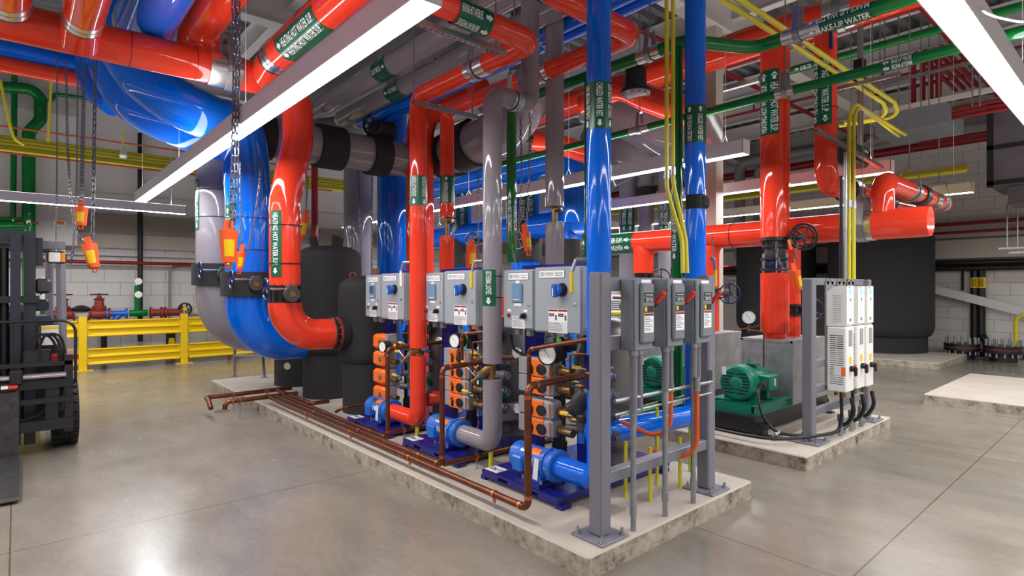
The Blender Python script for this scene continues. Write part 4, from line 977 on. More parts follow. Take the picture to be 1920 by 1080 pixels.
# blue discharge of the near skid running to the second blue riser, green make-up line above it
XB, YB = 4.36, 2.62; zb = 0.62
o = pipe('insulated_pipe', 'blue insulated pipe running low behind the front frame up into the second blue riser', [PZ(1108, 812, 0.62) , (3.42, 2.75, zb), (XB, YB, zb), (XB, YB, PX(1308, 393, XB).z)], 0.088, 'blue', rf=0.13)
o2 = tag(MB().cyl((XB, YB, PX(1308, 366, XB).z), (XB, YB, 6.3), 0.086, n=36).build('insulated_pipe', 'blue'), 'second blue riser with upward arrows, right of the yellow conduits', 'pipe')
plabel(o2, (XB, YB, PX(1308, 270, XB).z), (XB, YB, PX(1308, 200, XB).z), 0.086, [('CHILLED WATER RET.', -30, 1, 1), ('CHILLED WATER RET.', 28, -1, 1), ('CHILLED WATER RET.', 95, 1, 1)], h=0.042)
z0 = PX(1308, 393, XB).z; z1 = PX(1308, 366, XB).z
tag(MB().lathe([(0.075, -0.02), (0.078, 0.01), (0.082, (z1 - z0) * 0.5), (0.078, z1 - z0 - 0.01), (0.075, z1 - z0 + 0.02)], (XB, YB, z0), (0, 0, 1), 24).rbox((XB + 0.035, YB - 0.03, (z0 + z1) / 2), (0.12, 0.12, z1 - z0 - 0.02), 0.02).build('insulated_valve', 'rubber'), 'black insulated valve cover between the two halves of the blue riser', 'valve')
XG = 4.40; pg = PX(1270, 400, XG); YG = pg.y
zg = 3.86
g = pipe('insulated_pipe', 'green make-up water riser standing behind the yellow conduits, bending to the left at the bottom', [PX(1148, 788, 3.55), (XG, YG, PX(1270, 752, XG).z), (XG, YG, zg - 0.04)], 0.048, 'green', rf=0.09)
plabel(g, (XG, YG, PX(1268, 490, XG).z), (XG, YG, PX(1268, 395, XG).z), 0.052, [('MAKE-UP WATER', -30, -1, -1), ('MAKE-UP WATER', 40, 1, -1)], h=0.042)
plabel(g, PX(1240, 763, 4.1), PX(1285, 750, 4.35), 0.05, [('MAKE-UP WATER', 0, -1, -1)], h=0.045)
# yellow supports on the plinth
for i, (u, v, zt_) in enumerate(((1173, 932, 0.55), (1219, 940, 0.53), (1232, 910, 0.75), (1275, 915, 0.53), (1294, 884, 0.53), (1110, 955, 0.40))):
    p = PZ(u, v, ZP); st = MB().cyl((p.x, p.y, ZP), (p.x, p.y, zt_), 0.014, n=10)
    tag(st.build('pipe_support_stand', 'ycond'), ['leftmost', 'second', 'third', 'fourth', 'rightmost', 'front'][i] + ' thin yellow support leg on the plinth behind the front frame', 'pipe stand', 'yellow support legs')
# two yellow conduits coming down to the frame
for i, (du, ) in enumerate(((0,), (14,))):
    pts = [PY(1250 + du * 0.85, -60, 2.47), PY(1250 + du * 0.85, 355 - du, 2.47), PY(1279 + du * 0.5, 450, 2.44), PY(1280 + du * 0.6, 512, 2.42)]
    pts[0] = V((pts[1].x, 2.47, 6.2))
    o = tag(MB().tube(fillet(pts, 0.3, 6), 0.0155, 12).build('conduit', 'ycond'), ['left of two yellow conduits dropping from the ceiling to the front frame', 'right of two yellow conduits dropping from the ceiling to the front frame'][i], 'conduit', 'yellow drop conduits')
    c = PY(1250 + du * 0.85, 328 - du * 0.5, 2.47); MB().cyl((pts[1].x, 2.47, c.z - 0.03), (pts[1].x, 2.47, c.z + 0.03), 0.021, n=12).build('coupling', 'galv', o)
lever_valve('yellow lever handle standing right of the second blue riser', PY(1335, 486, 2.6), V((0.9, 0.2, 0)), L=0.16)

# ---------------------------------------------------------------- black insulated tanks and their big risers
def tank(label, x, y, r, h, skirt, rs, caps=True):
    t = thing('insulated_tank', label, 'tank', (x, y, ZP), group='black insulated tanks')
    MB().lathe([(rs, 0), (rs, skirt)], (0, 0, 0), (0, 0, 1), 48).build('skirt', 'black', t)
    prof = [(rs * 0.96, skirt - 0.02)]
    for k in range(7): a = PI / 2 * k / 6; prof.append((rs * 0.96 + (r - rs * 0.96) * math.sin(a), skirt + 0.16 * (1 - math.cos(a))))
    prof.append((r, skirt + 0.3)); prof.append((r + 0.004, skirt + 0.3)); prof.append((r + 0.004, h - 0.3)); prof.append((r, h - 0.3))
    for k in range(9): a = PI / 2 * k / 8; prof.append((r * (0.28 + 0.72 * math.cos(a)), h - 0.16 + 0.16 * math.sin(a)))
    prof.append((0.02, h + 0.01))
    MB().lathe(prof, (0, 0, 0), (0, 0, 1), 48).build('shell', 'black', t)
    return t
TY = [6.72, 7.98, 9.25]; TX = 3.42
RISER_X = 2.35
t1 = tank('nearest black insulated tank, joined to the red riser by a flanged elbow', TX, TY[0], 0.375, 1.72, 0.62, 0.325)
t2 = tank('middle and tallest black insulated tank behind the nearest one', TX + 0.04, TY[1] + 0.05, 0.45, 2.18, 0.62, 0.37)
t3 = tank('farthest black insulated tank at the left, half hidden by the red elbow', TX + 0.1, TY[2] + 0.1, 0.48, 2.0, 0.62, 0.39)
for (tt, zt_) in ((t1, 1.72), (t2, 2.18)):
    for k in range(3):
        a = 0.5 + k * 2.1
        c = V((math.cos(a) * 0.2, math.sin(a) * 0.2, zt_ - 0.03))
        if tt is t2: MB().cyl(c, c + V((math.cos(a) * 0.04, math.sin(a) * 0.04, 0.16)), 0.06, n=16).build('insulated_nozzle', 'black', tt)
        elif k < 2: MB().torus(c + V((0, 0, 0.04)), (math.sin(a), -math.cos(a), 0), 0.035, 0.01, 16, 6).build('lifting_eye', 'rust', tt)
        else: MB().cyl(c, c + V((0, 0, 0.12)), 0.04, n=14).build('capped_nozzle', 'brass', tt)
hole = MB().lathe([(0.055, 0), (0.055, 0.01)], (-0.389 * 0.75, -0.389 * 0.66, 0.33), (-0.75, -0.66, 0), 20).build('skirt_opening', 'cream', t3)
def bfly(parent_label, x, y, z, r, m_cover, flanged=False):
    """butterfly valve band in a riser with gear box and handwheel facing the aisle"""
    t = thing('butterfly_valve', parent_label, 'valve', (x, y, z), group='gear operated butterfly valves')
    if m_cover == 'black':
        MB().lathe([(r * 0.9, -0.16), (r * 1.18, -0.16), (r * 1.18, 0.16), (r * 0.9, 0.16)], (0, 0, 0), (0, 0, 1), 40).build('insulation_cover', 'black', t)
    else:
        b = MB().lathe([(r * 1.02, -0.10), (r * 1.02, -0.085), (r * 0.8, -0.08), (r * 0.8, 0.08), (r * 1.02, 0.085), (r * 1.02, 0.10)], (0, 0, 0), (0, 0, 1), 40); b.build('body', 'blackm', t)
        bo = MB(); bolts(bo, (0, 0, 0), (0, 0, 1), r * 0.93, 12, 0.011, 0.115); bo.build('flange_bolts', 'blackm', t)
    o = V((-0.05, -1.0, 0)).normalized(); s = V((-1.0, 0.05, 0))
    g = o * (r * 1.28)
    MB().cyl(o * r * 0.7, g, 0.035, n=14).build('neck', 'cast', t)
    gb = MB(); gb.lathe([(0.085, 0), (0.09, 0.01), (0.09, 0.07), (0.085, 0.08)], g - o * 0.02, o, 24); gb.rbox(g + V((0, 0, 0.06)) + o * 0.02, (0.09, 0.12, 0.09), 0.015, Matrix.Rotation(math.atan2(o.y, o.x), 3, 'Z')); bolts(gb, g + o * 0.06, o, 0.072, 8, 0.006, 0.008); gb.build('gear_box', 'cast', t)
    MB().lathe([(0.038, 0), (0.034, 0.006)], g + o * 0.06, o, 20).build('indicator_disc', 'brass', t)
    w = g + s * max(0.27, r * 1.0) + V((0, 0, 0.06))
    MB().cyl(g + V((0, 0, 0.06)), w, 0.013, n=10).build('operator_shaft', 'silver', t)
    hw = MB(); handwheel(hw, w, s, 0.115, 0.012); hw.build('handwheel', 'wheel', t)
    return t
rr_big = [0.175, 0.27, 0.29]
# red riser from the header down to tank 1
zH = 4.06
R1 = V((RISER_X, 6.70, 0)); R1u = V((2.50, 6.70, 0))
zv = 1.63
o = pipe('insulated_pipe', 'big red header along the top left, turning down into a dog-leg riser with heating label', [(-4.0, 6.70, zH), (2.50, 6.70, zH), (2.50, 6.70, 3.42), (2.35, 6.70, 2.72), (2.35, 6.70, zv + 0.10)], 0.172, 'red', rf={1: 0.27, 2: 0.5, 3: 0.5})
plabel(o, (2.35, 6.70, 1.83), (2.35, 6.70, 2.58), 0.178, [('HEATING HOT WATER SUP.', -34, -1, -1)], h=0.062, arc=(-54, -12))
for zz in (1.98, 2.42): ring(o, 'cable_tie', (2.35, 6.7, zz - 0.005), (2.35, 6.7, zz + 0.005), 0.184, 'rubber', 40)
a, b = PY(389, 142, 6.7).x, PY(448, 155, 6.7).x
ring(o, 'pipe_saddle', (a, 6.7, zH), (b, 6.7, zH), 0.186, 'silver', 40)
for uu in (243, 365, 455): 
    q = PY(uu, 100, 6.7).x; ring(o, 'jacket_seam', (q - 0.002, 6.7, zH), (q + 0.002, 6.7, zH), 0.1795, 'dred', 40)
hanger(((a + b) / 2 + 0.05, 6.7, zH), 0.19, ax=(1, 0, 0), label='wide strap hanger round the silver saddle of the big red header', w=0.09)
bfly('butterfly valve with dark wheel in the big red riser, uncovered flanges', 2.35, 6.70, zv, 0.178, 'bare')
o = pipe('insulated_pipe', 'big red elbow below the butterfly valve, flanged into the nearest black tank', [(2.35, 6.70, zv - 0.10), (2.35, 6.70, 1.14), (2.90, 6.70, 1.14)], 0.187, 'red', rf=0.38)
fl = thing('pipe_flange', 'bolted black and rust flange joint on the side of the nearest tank', 'flange', (2.93, 6.70, 1.14))
MB().lathe([(0.2, -0.03), (0.205, -0.025), (0.205, 0.0), (0.2, 0.005)], (0, 0, 0), (1, 0, 0), 36).build('flange_ring', 'blackm', fl)
MB().lathe([(0.2, 0.03), (0.205, 0.03), (0.205, 0.055), (0.2, 0.06)], (0, 0, 0), (1, 0, 0), 36).build('mating_flange', 'rust', fl)
bo = MB(); bolts(bo, (0.015, 0, 0), (1, 0, 0), 0.178, 14, 0.011, 0.075); bo.build('flange_bolts', 'galv', fl)
MB().lathe([(0.17, 0.06), (0.21, 0.07), (0.2, 0.15)], (0, 0, 0), (1, 0, 0), 32).build('nozzle_insulation', 'black', fl)
# blue riser
rb = 0.285; yb2 = TY[1] + 0.1; zv2 = 1.75
o = pipe('insulated_pipe', 'big blue elbow at the bottom of the blue riser, running into the middle tank', [(2.35, yb2, zv2 - 0.14), (2.35, yb2, 0.98), (3.1, yb2, 0.98)], rb, 'blue', rf=0.5)
bfly('butterfly valve in a black cover on the big blue riser', 2.35, yb2, zv2, rb, 'black')
path = [(2.35, yb2, zv2 + 0.14), (2.35, yb2, 3.1), D(452, 250, 7.4), D(395, 222, 7.1), D(330, 190, 6.9), D(265, 140, 6.9), D(225, 70, 7.1), D(215, -10, 7.3)]
bp = MB().tube([V(path[0]), V((2.35, yb2, 2.6))] + spline([(2.35, yb2, 2.9)] + path[2:], 8), rb, 40, rs=None).build('insulated_pipe', 'blue'); tag(bp, 'big blue riser with a wide double bend sweeping up behind the red header', 'pipe')
plabel(bp, (2.35, yb2, 1.95), (2.35, yb2, 2.78), rb, [('CHILLED WATER RET.', -58, -1, 1)], h=0.07, arc=(-76, -42))
for zz in (2.2, 2.62): ring(bp, 'cable_tie', (2.35, yb2, zz - 0.005), (2.35, yb2, zz + 0.005), rb + 0.006, 'rubber', 40)
path2 = [D(470, 285, 8.6), D(420, 262, 8.4), D(345, 236, 8.2), D(262, 195, 8.2), D(218, 130, 8.3), D(205, 50, 8.4), D(203, -20, 8.5)]
tag(MB().tube(spline(path2, 8), 0.33, 40).build('insulated_pipe', 'blue'), 'second wide blue bend sweeping below and behind the first one', 'pipe')
tag(MB().tube(spline([D(168, 60, 9.2), D(170, 130, 9.2), D(182, 170, 9.1), D(215, 195, 9.0)], 8), 0.2, 30).build('insulated_pipe', 'blue'), 'short blue bend at the far left edge of the wide blue bends', 'pipe')
# grey riser
rg = 0.30; yg2 = TY[2] + 0.15; zv3 = 1.9
pipe('insulated_pipe', 'big grey elbow at the bottom of the grey riser, running into the farthest tank', [(2.30, yg2, zv3 - 0.14), (2.30, yg2, 1.0), (3.15, yg2, 1.0)], rg, 'grey', rf=0.56)
bfly('butterfly valve in a black cover on the big grey riser', 2.30, yg2, zv3, rg, 'black')
gp = pipe('insulated_pipe', 'big grey riser at the left of the blue one, with loop return label', [(2.30, yg2, zv3 + 0.14), (2.30, yg2, 3.5), D(470, 262, 8.9)], rg, 'grey', rf=0.5)
plabel(gp, (2.30, yg2, 2.55), (2.30, yg2, 3.3), rg, [('GEOTHERMAL LOOP RET.', -66, -1, -1)], h=0.07, arc=(-84, -54))
for zz in (2.75, 3.15): ring(gp, 'cable_tie', (2.30, yg2, zz - 0.005), (2.30, yg2, zz + 0.005), rg + 0.006, 'rubber', 40)
# strut legs under the grey and blue elbows
for i, (u, v) in enumerate(((440, 706), (496, 708))):
    p = PZ(u, v, ZP); mb = MB(); q = V((p.x, p.y, ZP)); top = V((2.45, (p.y + 8.2) / 2 if i else p.y, 0.72)); top = q + V((-0.05 if i else 0, 0, 0.62))
    mb.bar(q, top, 0.041, 0.041, (1, 0, 0)); mb.b2((q.x - 0.06, q.y - 0.04, ZP), (q.x + 0.06, q.y + 0.04, ZP + 0.008))
    tag(mb.build('support_strut', 'galv', smooth=False), ['vertical slotted strut leg under the big grey elbow', 'leaning slotted strut leg under the big blue elbow'][i], 'strut', 'slotted strut legs')
a = PZ(440, 706, ZP); b = PZ(496, 708, ZP); tag(MB().bar((a.x, a.y, ZP + 0.38), (b.x + 1.0 * (b.x - a.x) / 1, b.y + 1.0 * (b.y - a.y), ZP + 0.38), 0.041, 0.041).build('strut_rail', 'galv', smooth=False), 'horizontal slotted strut joining the two legs under the elbows', 'strut')
# ---------------------------------------------------------------- second plinth: green pumps, red suction and discharge pipes
def pump_set(label, Y, ok=True):
    t = thing('pump_set', label, 'pump', (0, 0, 0), group='green base mounted pumps')
    w = 0.31
    b = MB(); b.b2((5.85, Y - w, ZP + 0.035), (7.85, Y + w, ZP + 0.2)); b.build('inertia_base', 'blackm', t, smooth=False)
    g = MB()
    for s in (-1, 1):
        yb = Y + s * (w - 0.04)
        g.b2((5.95, yb - 0.035, ZP + 0.2), (6.79, yb + 0.035, ZP + 0.212)); g.b2((5.95, yb - 0.006, ZP + 0.212), (6.79, yb + 0.006, ZP + 0.288)); g.b2((5.95, yb - 0.035, ZP + 0.288), (6.79, yb + 0.035, ZP + 0.3))
    g.b2((5.95, Y - w + 0.08, ZP + 0.2), (5.962, Y + w - 0.08, ZP + 0.3)); g.b2((6.1, Y - w + 0.08, ZP + 0.27), (6.25, Y + w - 0.08, ZP + 0.3)); g.b2((6.5, Y - w + 0.08, ZP + 0.27), (6.65, Y + w - 0.08, ZP + 0.3))
    g.build('base_frame', 'mgreen', t, smooth=False)
    zc_ = 0.635; o = (6.06, Y, zc_); ax = (1, 0, 0)
    m = MB().lathe([(0.19, 0.09), (0.197, 0.10), (0.197, 0.42), (0.19, 0.44), (0.12, 0.46), (0.12, 0.5)], o, ax, 40)
    for q in (0.13, 0.38):
        for s in (-1, 1): m.b2((6.06 + q - 0.03, Y + s * 0.14 - 0.05, ZP + 0.3), (6.06 + q + 0.05, Y + s * 0.14 + 0.05, zc_ - 0.1))
    m.build('motor', 'mgreen', t)
    f = MB().lathe([(0.06, -0.012), (0.07, -0.006), (0.075, 0.0), (0.17, 0.0), (0.196, 0.02), (0.2, 0.04), (0.2, 0.085), (0.19, 0.09)], o, ax, 40).build('fan_cover', 'mgreen', t)
    sl = MB()
    for s in (-1, 1):
        for k in range(7):
            z = (k - 3) * 0.036
            y1 = math.sqrt(max(0.0, 0.163 ** 2 - z * z)); y0 = math.sqrt(max(0.0, 0.082 ** 2 - z * z)) if abs(z) < 0.082 else 0.012
            sl.b2((6.055, Y + min(s * y0, s * y1), zc_ + z - 0.006), (6.061, Y + max(s * y0, s * y1), zc_ + z + 0.006))
    sl.build('cooling_slots', 'fan', f, smooth=False)
    jb = MB().rbox((6.33, Y - 0.245, zc_ + 0.015), (0.2, 0.13, 0.17), 0.012).build('terminal_box', 'mgreen', t)
    MB().cyl((6.22, Y - 0.25, zc_), (6.17, Y - 0.25, zc_), 0.035, n=8).build('cable_gland', 'brass', jb)
    MB().b2((6.33, Y - 0.312, zc_ - 0.02), (6.36, Y - 0.31, zc_ + 0.06)).build('sticker', 'white', jb, smooth=False)
    MB().b2((6.25, Y - 0.14, zc_ + 0.195), (6.36, Y - 0.02, zc_ + 0.2)).build('rating_plate', 'ink', t, smooth=False)
    MB().torus((6.36, Y, zc_ + 0.22), (0, 1, 0), 0.024, 0.007, 16, 6).build('lifting_eye', 'mgreen', t)
    MB().box((6.045, Y + 0.13, zc_ + 0.13), (0.003, 0.05, 0.09)).build('paper_tag', 'white', t, smooth=False)
    c = MB().lathe([(0.07, 0.5), (0.14, 0.52), (0.14, 0.57), (0.09, 0.58), (0.09, 0.74)], o, ax, 28).build('coupling_guard', 'mgreen', t)
    h = MB().b2((6.8, Y - 0.31, ZP + 0.2), (7.78, Y + 0.31, 1.08)).build('insulated_housing', 'galvs', t, smooth=False)
    sm = MB(); sm.b2((6.795, Y - 0.315, ZP + 0.2), (6.825, Y - 0.285, 1.08)); sm.b2((6.795, Y + 0.285, ZP + 0.2), (6.825, Y + 0.315, 1.08)); sm.b2((6.795, Y - 0.315, 1.055), (7.785, Y + 0.315, 1.085)); sm.build('edge_trim', 'galvs', h, smooth=False)
    for (xx, s) in ((5.95, -1), (7.7, -1), (5.95, 1)):
        i = MB(); i.b2((xx - 0.06, Y + s * (w + 0.06) - 0.06, ZP), (xx + 0.06, Y + s * (w + 0.06) + 0.06, ZP + 0.012)); i.b2((xx - 0.05, Y + s * (w + 0.05) - 0.06, ZP + 0.11), (xx + 0.05, Y + s * (w + 0.05) + 0.06, ZP + 0.125))
        pts = [V((xx + 0.035 * math.cos(a * 0.7), Y + s * (w + 0.06) + 0.035 * math.sin(a * 0.7), ZP + 0.012 + 0.098 * a / 40)) for a in range(41)]
        i.tube(pts, 0.007, 6); i.cyl((xx, Y + s * (w + 0.06), ZP + 0.125), (xx, Y + s * (w + 0.06), ZP + 0.17), 0.009, n=8); i.build('spring_isolator', 'blackm', t)
    return t
PYS = [3.14, 4.26, 5.42]
pump_set('nearest green motor pump with galvanized housing, beside the white drive units', PYS[0])
pump_set('middle green motor pump seen between the front frame conduits', PYS[1])
pump_set('farthest green motor pump mostly hidden behind the skids', PYS[2])
def zat(v, p): 
    d = (V((p[0], p[1], 0)) - V((CAM.x, CAM.y, 0))).dot(FW); return 1.7 + (540 - v) / F * d
# H2 supply header, H3 upper header
XH = 7.5; zH2 = zat(425, (XH, 2.4))
h2 = tag(MB().tube([(XH, 6.6, zH2), (XH, 1.72, zH2), (XH, 1.66, zH2)], 0.17, 40, rs=[0.17, 0.17, 0.16]).build('insulated_pipe', 'red'), 'red header with flat cap end running above the pumps to the right', 'pipe')
a = PX(1600, 420, XH).y; b = PX(1640, 420, XH).y
ring(h2, 'clamp_band', (XH, a, zH2), (XH, b, zH2), 0.178, 'silver', 40)
plabel(h2, (XH, PX(1200, 450, XH).y + 1.1, zH2), (XH, PX(1195, 450, XH).y, zH2), 0.172, [('HEATING HOT WATER SUP.', -20, 1, 1), ('HEATING HOT WATER SUP.', 22, -1, 1)], h=0.085)
q = PX(1378, 420, XH).y; ring(h2, 'cable_tie', (XH, q, zH2), (XH, q + 0.01, zH2), 0.174, 'rubber', 40)
q = PX(1178, 420, XH).y; ring(h2, 'cable_tie', (XH, q, zH2), (XH, q + 0.01, zH2), 0.174, 'rubber', 40)
hg = MB().bar((XH - 0.0, (a * 0.6 + b * 0.4), zH2 + 0.17), (XH, (a * 0.6 + b * 0.4), 6.2), 0.012, 0.012); hanger((XH, a * 0.55 + b * 0.45, zH2), 0.18, ax=(0, 1, 0), label='wide strap hanger round the silver band of the capped red header', w=0.1)
# discharge tees under H2
for i, Y in enumerate(PYS):
    zt_, zb_ = zH2 - 0.05, [1.08, 1.08, 1.08][i]
    zv = [1.42, 1.62, 1.86][i]
    r = 0.115
    o = pipe('insulated_pipe', ['red discharge pipe rising from the nearest pump housing into the capped header', 'red discharge pipe rising from the middle pump housing into the header', 'red discharge tee dropping from the labelled end of the header'][i], [(XH, Y - 0.35, zH2), (XH, Y, zH2 - 0.02), (XH, Y, zv + 0.075)] if i < 2 else [(XH, Y, zH2), (XH, Y, zv + 0.075)], r * (1 if i < 2 else 1.4), 'red', rf=0.26)
    tag(MB().cyl((XH, Y, zb_ - 0.01), (XH, Y, zv - 0.075), r, n=32).build('insulated_pipe', 'red'), ['lower red pipe on the nearest pump housing behind the wider suction pipe', 'lower red pipe on the middle pump housing', 'lower red pipe on the farthest pump housing'][i], 'pipe')
    t = thing('butterfly_valve', ['black flanged valve behind the orange chain bucket of the red suction pipe', 'black flanged valve with dark handwheel beside the middle red discharge pipe', 'black flanged valve with handwheel above the left disconnect switch'][i], 'valve', (XH, Y, zv), group='discharge butterfly valves')
    b_ = MB().lathe([(r, -0.075), (r * 1.25, -0.07), (r * 1.25, -0.045), (r * 0.95, -0.04), (r * 0.95, 0.04), (r * 1.25, 0.045), (r * 1.25, 0.07), (r, 0.075)], (0, 0, 0), (0, 0, 1), 28); bolts(b_, (0, 0, 0), (0, 0, 1), r * 1.12, 8, 0.01, 0.08); b_.build('body', 'blackm', t)
    o_ = V((0.45, -0.9, 0)).normalized()
    MB().cyl(o_ * r * 0.9, o_ * r * 1.6, 0.03, n=12).build('neck', 'cast', t)
    MB().lathe([(0.06, 0), (0.065, 0.01), (0.065, 0.06), (0.06, 0.07)], o_ * r * 1.5, o_, 20).build('gear_box', 'cast', t)
    w_ = o_ * r * 1.5 + V((0.16, 0.05, 0)) + o_ * 0.05
    MB().cyl(o_ * r * 1.6, w_, 0.012, n=8).build('operator_shaft', 'cast', t)
    hw = MB(); handwheel(hw, w_, (-0.72, -0.69, 0), 0.145, 0.011); hw.build('handwheel', 'wheel', t)
# suction pipes from H3
XS = 7.0; zH3 = 4.80
h3 = tag(MB().tube([(XS, 9.0, zH3), (XS, -2.5, zH3)], 0.195, 40).build('insulated_pipe', 'red'), 'wide red header crossing the upper right under the deck', 'pipe')
a = PX(1552, 10, XS).y; b = PX(1605, 10, XS).y; ring(h3, 'clamp_band', (XS, a, zH3), (XS, b, zH3), 0.203, 'silver', 40)
hanger((XS, (a + b) / 2, zH3), 0.205, ax=(0, 1, 0), label='steel hanger round the silver band of the wide upper red header', w=0.08)
ps = PX(1453, 400, XS); Ys = ps.y; P_ = (XS, Ys)
rs = 0.167
v1 = tag(MB().cyl((XS, Ys, zat(446, P_)), (XS, Ys, zH3), rs, n=40).build('insulated_pipe', 'red'), 'tall red suction pipe with upward arrows above the nearest green pump', 'pipe')
plabel(v1, (XS, Ys, zat(257, P_)), (XS, Ys, zat(137, P_)), rs, [('HEATING HOT WATER SUP.', -2, -1, 1), ('HEATING HOT WATER SUP.', -46, 1, 1)], h=0.085, arc=(-72, 16))
v2 = MB().tube([(XS, Ys, 1.08), (XS, Ys, zat(624, P_)), (XS, Ys, zat(622, P_)), (XS, Ys, zat(512, P_))], rs, 40, rs=[0.128, 0.128, 0.165, 0.165]).build('insulated_pipe', 'red'); tag(v2, 'stepped red pipe stub standing on the nearest galvanized pump housing', 'pipe')
t = thing('suction_valve', 'black flanged valve and flexible connector with tie rods in the red suction pipe', 'valve', (XS, Ys, 0))
def fl(z, m='blackm', R=rs * 1.0, h=0.03): return MB().lathe([(R, -h / 2), (R, h / 2)], (0, 0, z), (0, 0, 1), 32)
z = [zat(v, P_) for v in (507, 486, 480, 462, 447)]
b_ = fl(z[3], R=0.15); bolts(b_, (0, 0, z[3] + 0.03), (0, 0, 1), 0.135, 10, 0.01, 0.07); b_.build('upper_flange', 'blackm', t)
MB().lathe([(0.16, z[4] - 0.03), (0.16, z[4] + 0.02)], (0, 0, 0), (0, 0, 1), 32).build('top_flange', 'blackm', t)
MB().lathe([(0.12, z[3] + 0.01), (0.12, z[4])], (0, 0, 0), (0, 0, 1), 32).build('valve_neck', 'blackm', t)
MB().lathe([(0.11, z[1]), (0.125, z[2]), (0.12, z[3])], (0, 0, 0), (0, 0, 1), 32).build('spool', 'cast', t)
MB().lathe([(0.12, z[0]), (0.14, (z[0] + z[1]) / 2), (0.12, z[1])], (0, 0, 0), (0, 0, 1), 32).build('flexible_bellows', 'dnavy', t)
fl(z[0] + 0.01, R=0.165).build('lower_flange', 'blackm', t); fl(z[1], R=0.165, h=0.025).build('middle_flange', 'blackm', t)
rd = MB(); bolts(rd, (0, 0, (z[0] + z[1]) / 2 + 0.01), (0, 0, 1), 0.15, 6, 0.009, (z[1] - z[0]) / 2 + 0.06); rd.build('tie_rods', 'galv', t)
o_ = V((-0.3, -0.95, 0)).normalized(); wc = V((0.02, -0.33, z[4]))
MB().cyl((0, -0.12, z[4]), wc, 0.03, n=12).build('operator_neck', 'cast', t)
hw = MB(); handwheel(hw, wc, (-0.8, -0.6, 0), 0.15, 0.015, 5); hw.torus(wc, (-0.8, -0.6, 0), 0.115, 0.012); hw.build('chain_wheel', 'blackm', t)
tg = D(1479, 458, 6.5); tag(MB().prism([(-0.02, 0.05), (0.02, 0.06), (0.03, -0.01), (0.045, -0.06), (0.01, -0.06), (-0.005, 0)], tg, RT, (0, 0, 1), (-FW.x, -FW.y, 0), 0.002).build('valve_tag', 'orange', smooth=False), 'red orange paper tag hanging from the black chain wheel', 'tag')
# RV2
p2 = PX(1548, 200, XS); Y2 = p2.y; P2_ = (XS, Y2); r2_ = 0.117
zb2 = zat(345, P2_)
v3 = pipe('insulated_pipe', 'second red suction pipe with downward arrows, turning right at the bottom', [(XS, Y2, zat(66, P2_)), (XS, Y2, zb2), (7.62, Y2, zb2)], r2_, 'red', rf=0.2)
tag(MB().cyl((XS, Y2, zat(48, P2_)), (XS, Y2, zH3), r2_, n=32).build('insulated_pipe', 'red'), 'short red stub between the upper header and a black valve', 'pipe')
tv = thing('butterfly_valve', 'black insulated valve with lever just below the upper red header', 'valve', (XS, Y2, zat(56, P2_)))
MB().lathe([(0.12, -0.07), (0.135, -0.05), (0.135, 0.05), (0.12, 0.07)], (0, 0, 0), (0, 0, 1), 28).build('body', 'blackm', tv); MB().lathe([(0.07, 0), (0.07, 0.02)], (-0.13, -0.1, 0.02), (-0.8, -0.6, 0), 20).build('gear_box', 'galv', tv); MB().bar((-0.17, -0.12, 0.03), (-0.17, -0.12, -0.3), 0.03, 0.05).build('lever', 'wheel', tv)
plabel(v3, (XS, Y2, zat(238, P2_)), (XS, Y2, zat(113, P2_)), r2_, [('HEATING HOT WATER SUP.', -2, -1, -1), ('HEATING HOT WATER SUP.', -58, 1, -1)], h=0.07, arc=(-85, 32))
for vv in (135, 205): ring(v3, 'cable_tie', (XS, Y2, zat(vv, P2_) - 0.004), (XS, Y2, zat(vv, P2_) + 0.004), r2_ + 0.006, 'rubber')
# pipes leaving to the right with black couplings
def coupled(label, pts, r, joints):
    o = pipe('insulated_pipe', label, pts, r, 'red', rf=r * 1.4)
    for (p, q) in joints: 
        ring(o, 'coupling', p, q, r * 1.14, 'blackm')
    return o
Yt = PX(1655, 380, XH).y
zt_ = 2.93
o = coupled('red elbow rising from the capped header and running away to the right', [(XH, Yt, zH2), (XH, Yt, zt_), (10.2, Yt, zt_)], 0.118, [((8.9, Yt, zt_), (9.1, Yt, zt_))])
ring(o, 'clear_wrap', (9.9, Yt, zt_), (10.1, Yt, zt_), 0.122, 'galv'); ring(o, 'clear_wrap', (8.45, Yt, zt_), (8.7, Yt, zt_), 0.122, 'galv')
plabel(o, (9.45, Yt, zt_), (9.7, Yt, zt_), 0.119, [('HHWS', 0, 1, 1)], h=0.06, arc=(-60, 40))
hanger((8.55, Yt, zt_), 0.125, ax=(1, 0, 0), label='steel hanger on the first red pipe running away at the right'); hanger((10.0, Yt, zt_), 0.125, ax=(1, 0, 0), label='steel hanger near the far end of the red pipe at the right')
coupled('second red pipe running away to the right, partly behind the first', [(7.9, Y2, zb2), (10.2, Y2, zb2)], 0.11, [((9.1, Y2, zb2), (9.3, Y2, zb2))])
tv = thing('control_valve', 'dark valve with actuator box at the elbow of the second red suction pipe', 'valve', (7.76, Y2, zb2))
MB().lathe([(0.12, -0.14), (0.15, -0.12), (0.15, 0.12), (0.12, 0.14)], (0, 0, 0), (1, 0, 0), 24).build('body', 'blackm', tv); MB().cyl((0, 0, 0.1), (0, 0, 0.35), 0.04, n=12).build('stem', 'cast', tv); MB().rbox((0.12, 0, 0.46), (0.55, 0.2, 0.26), 0.03).build('actuator_box', 'cgreen', tv); MB().b2((0.2, -0.103, 0.5), (0.34, -0.101, 0.53)).build('sticker', 'white2', tv, smooth=False)
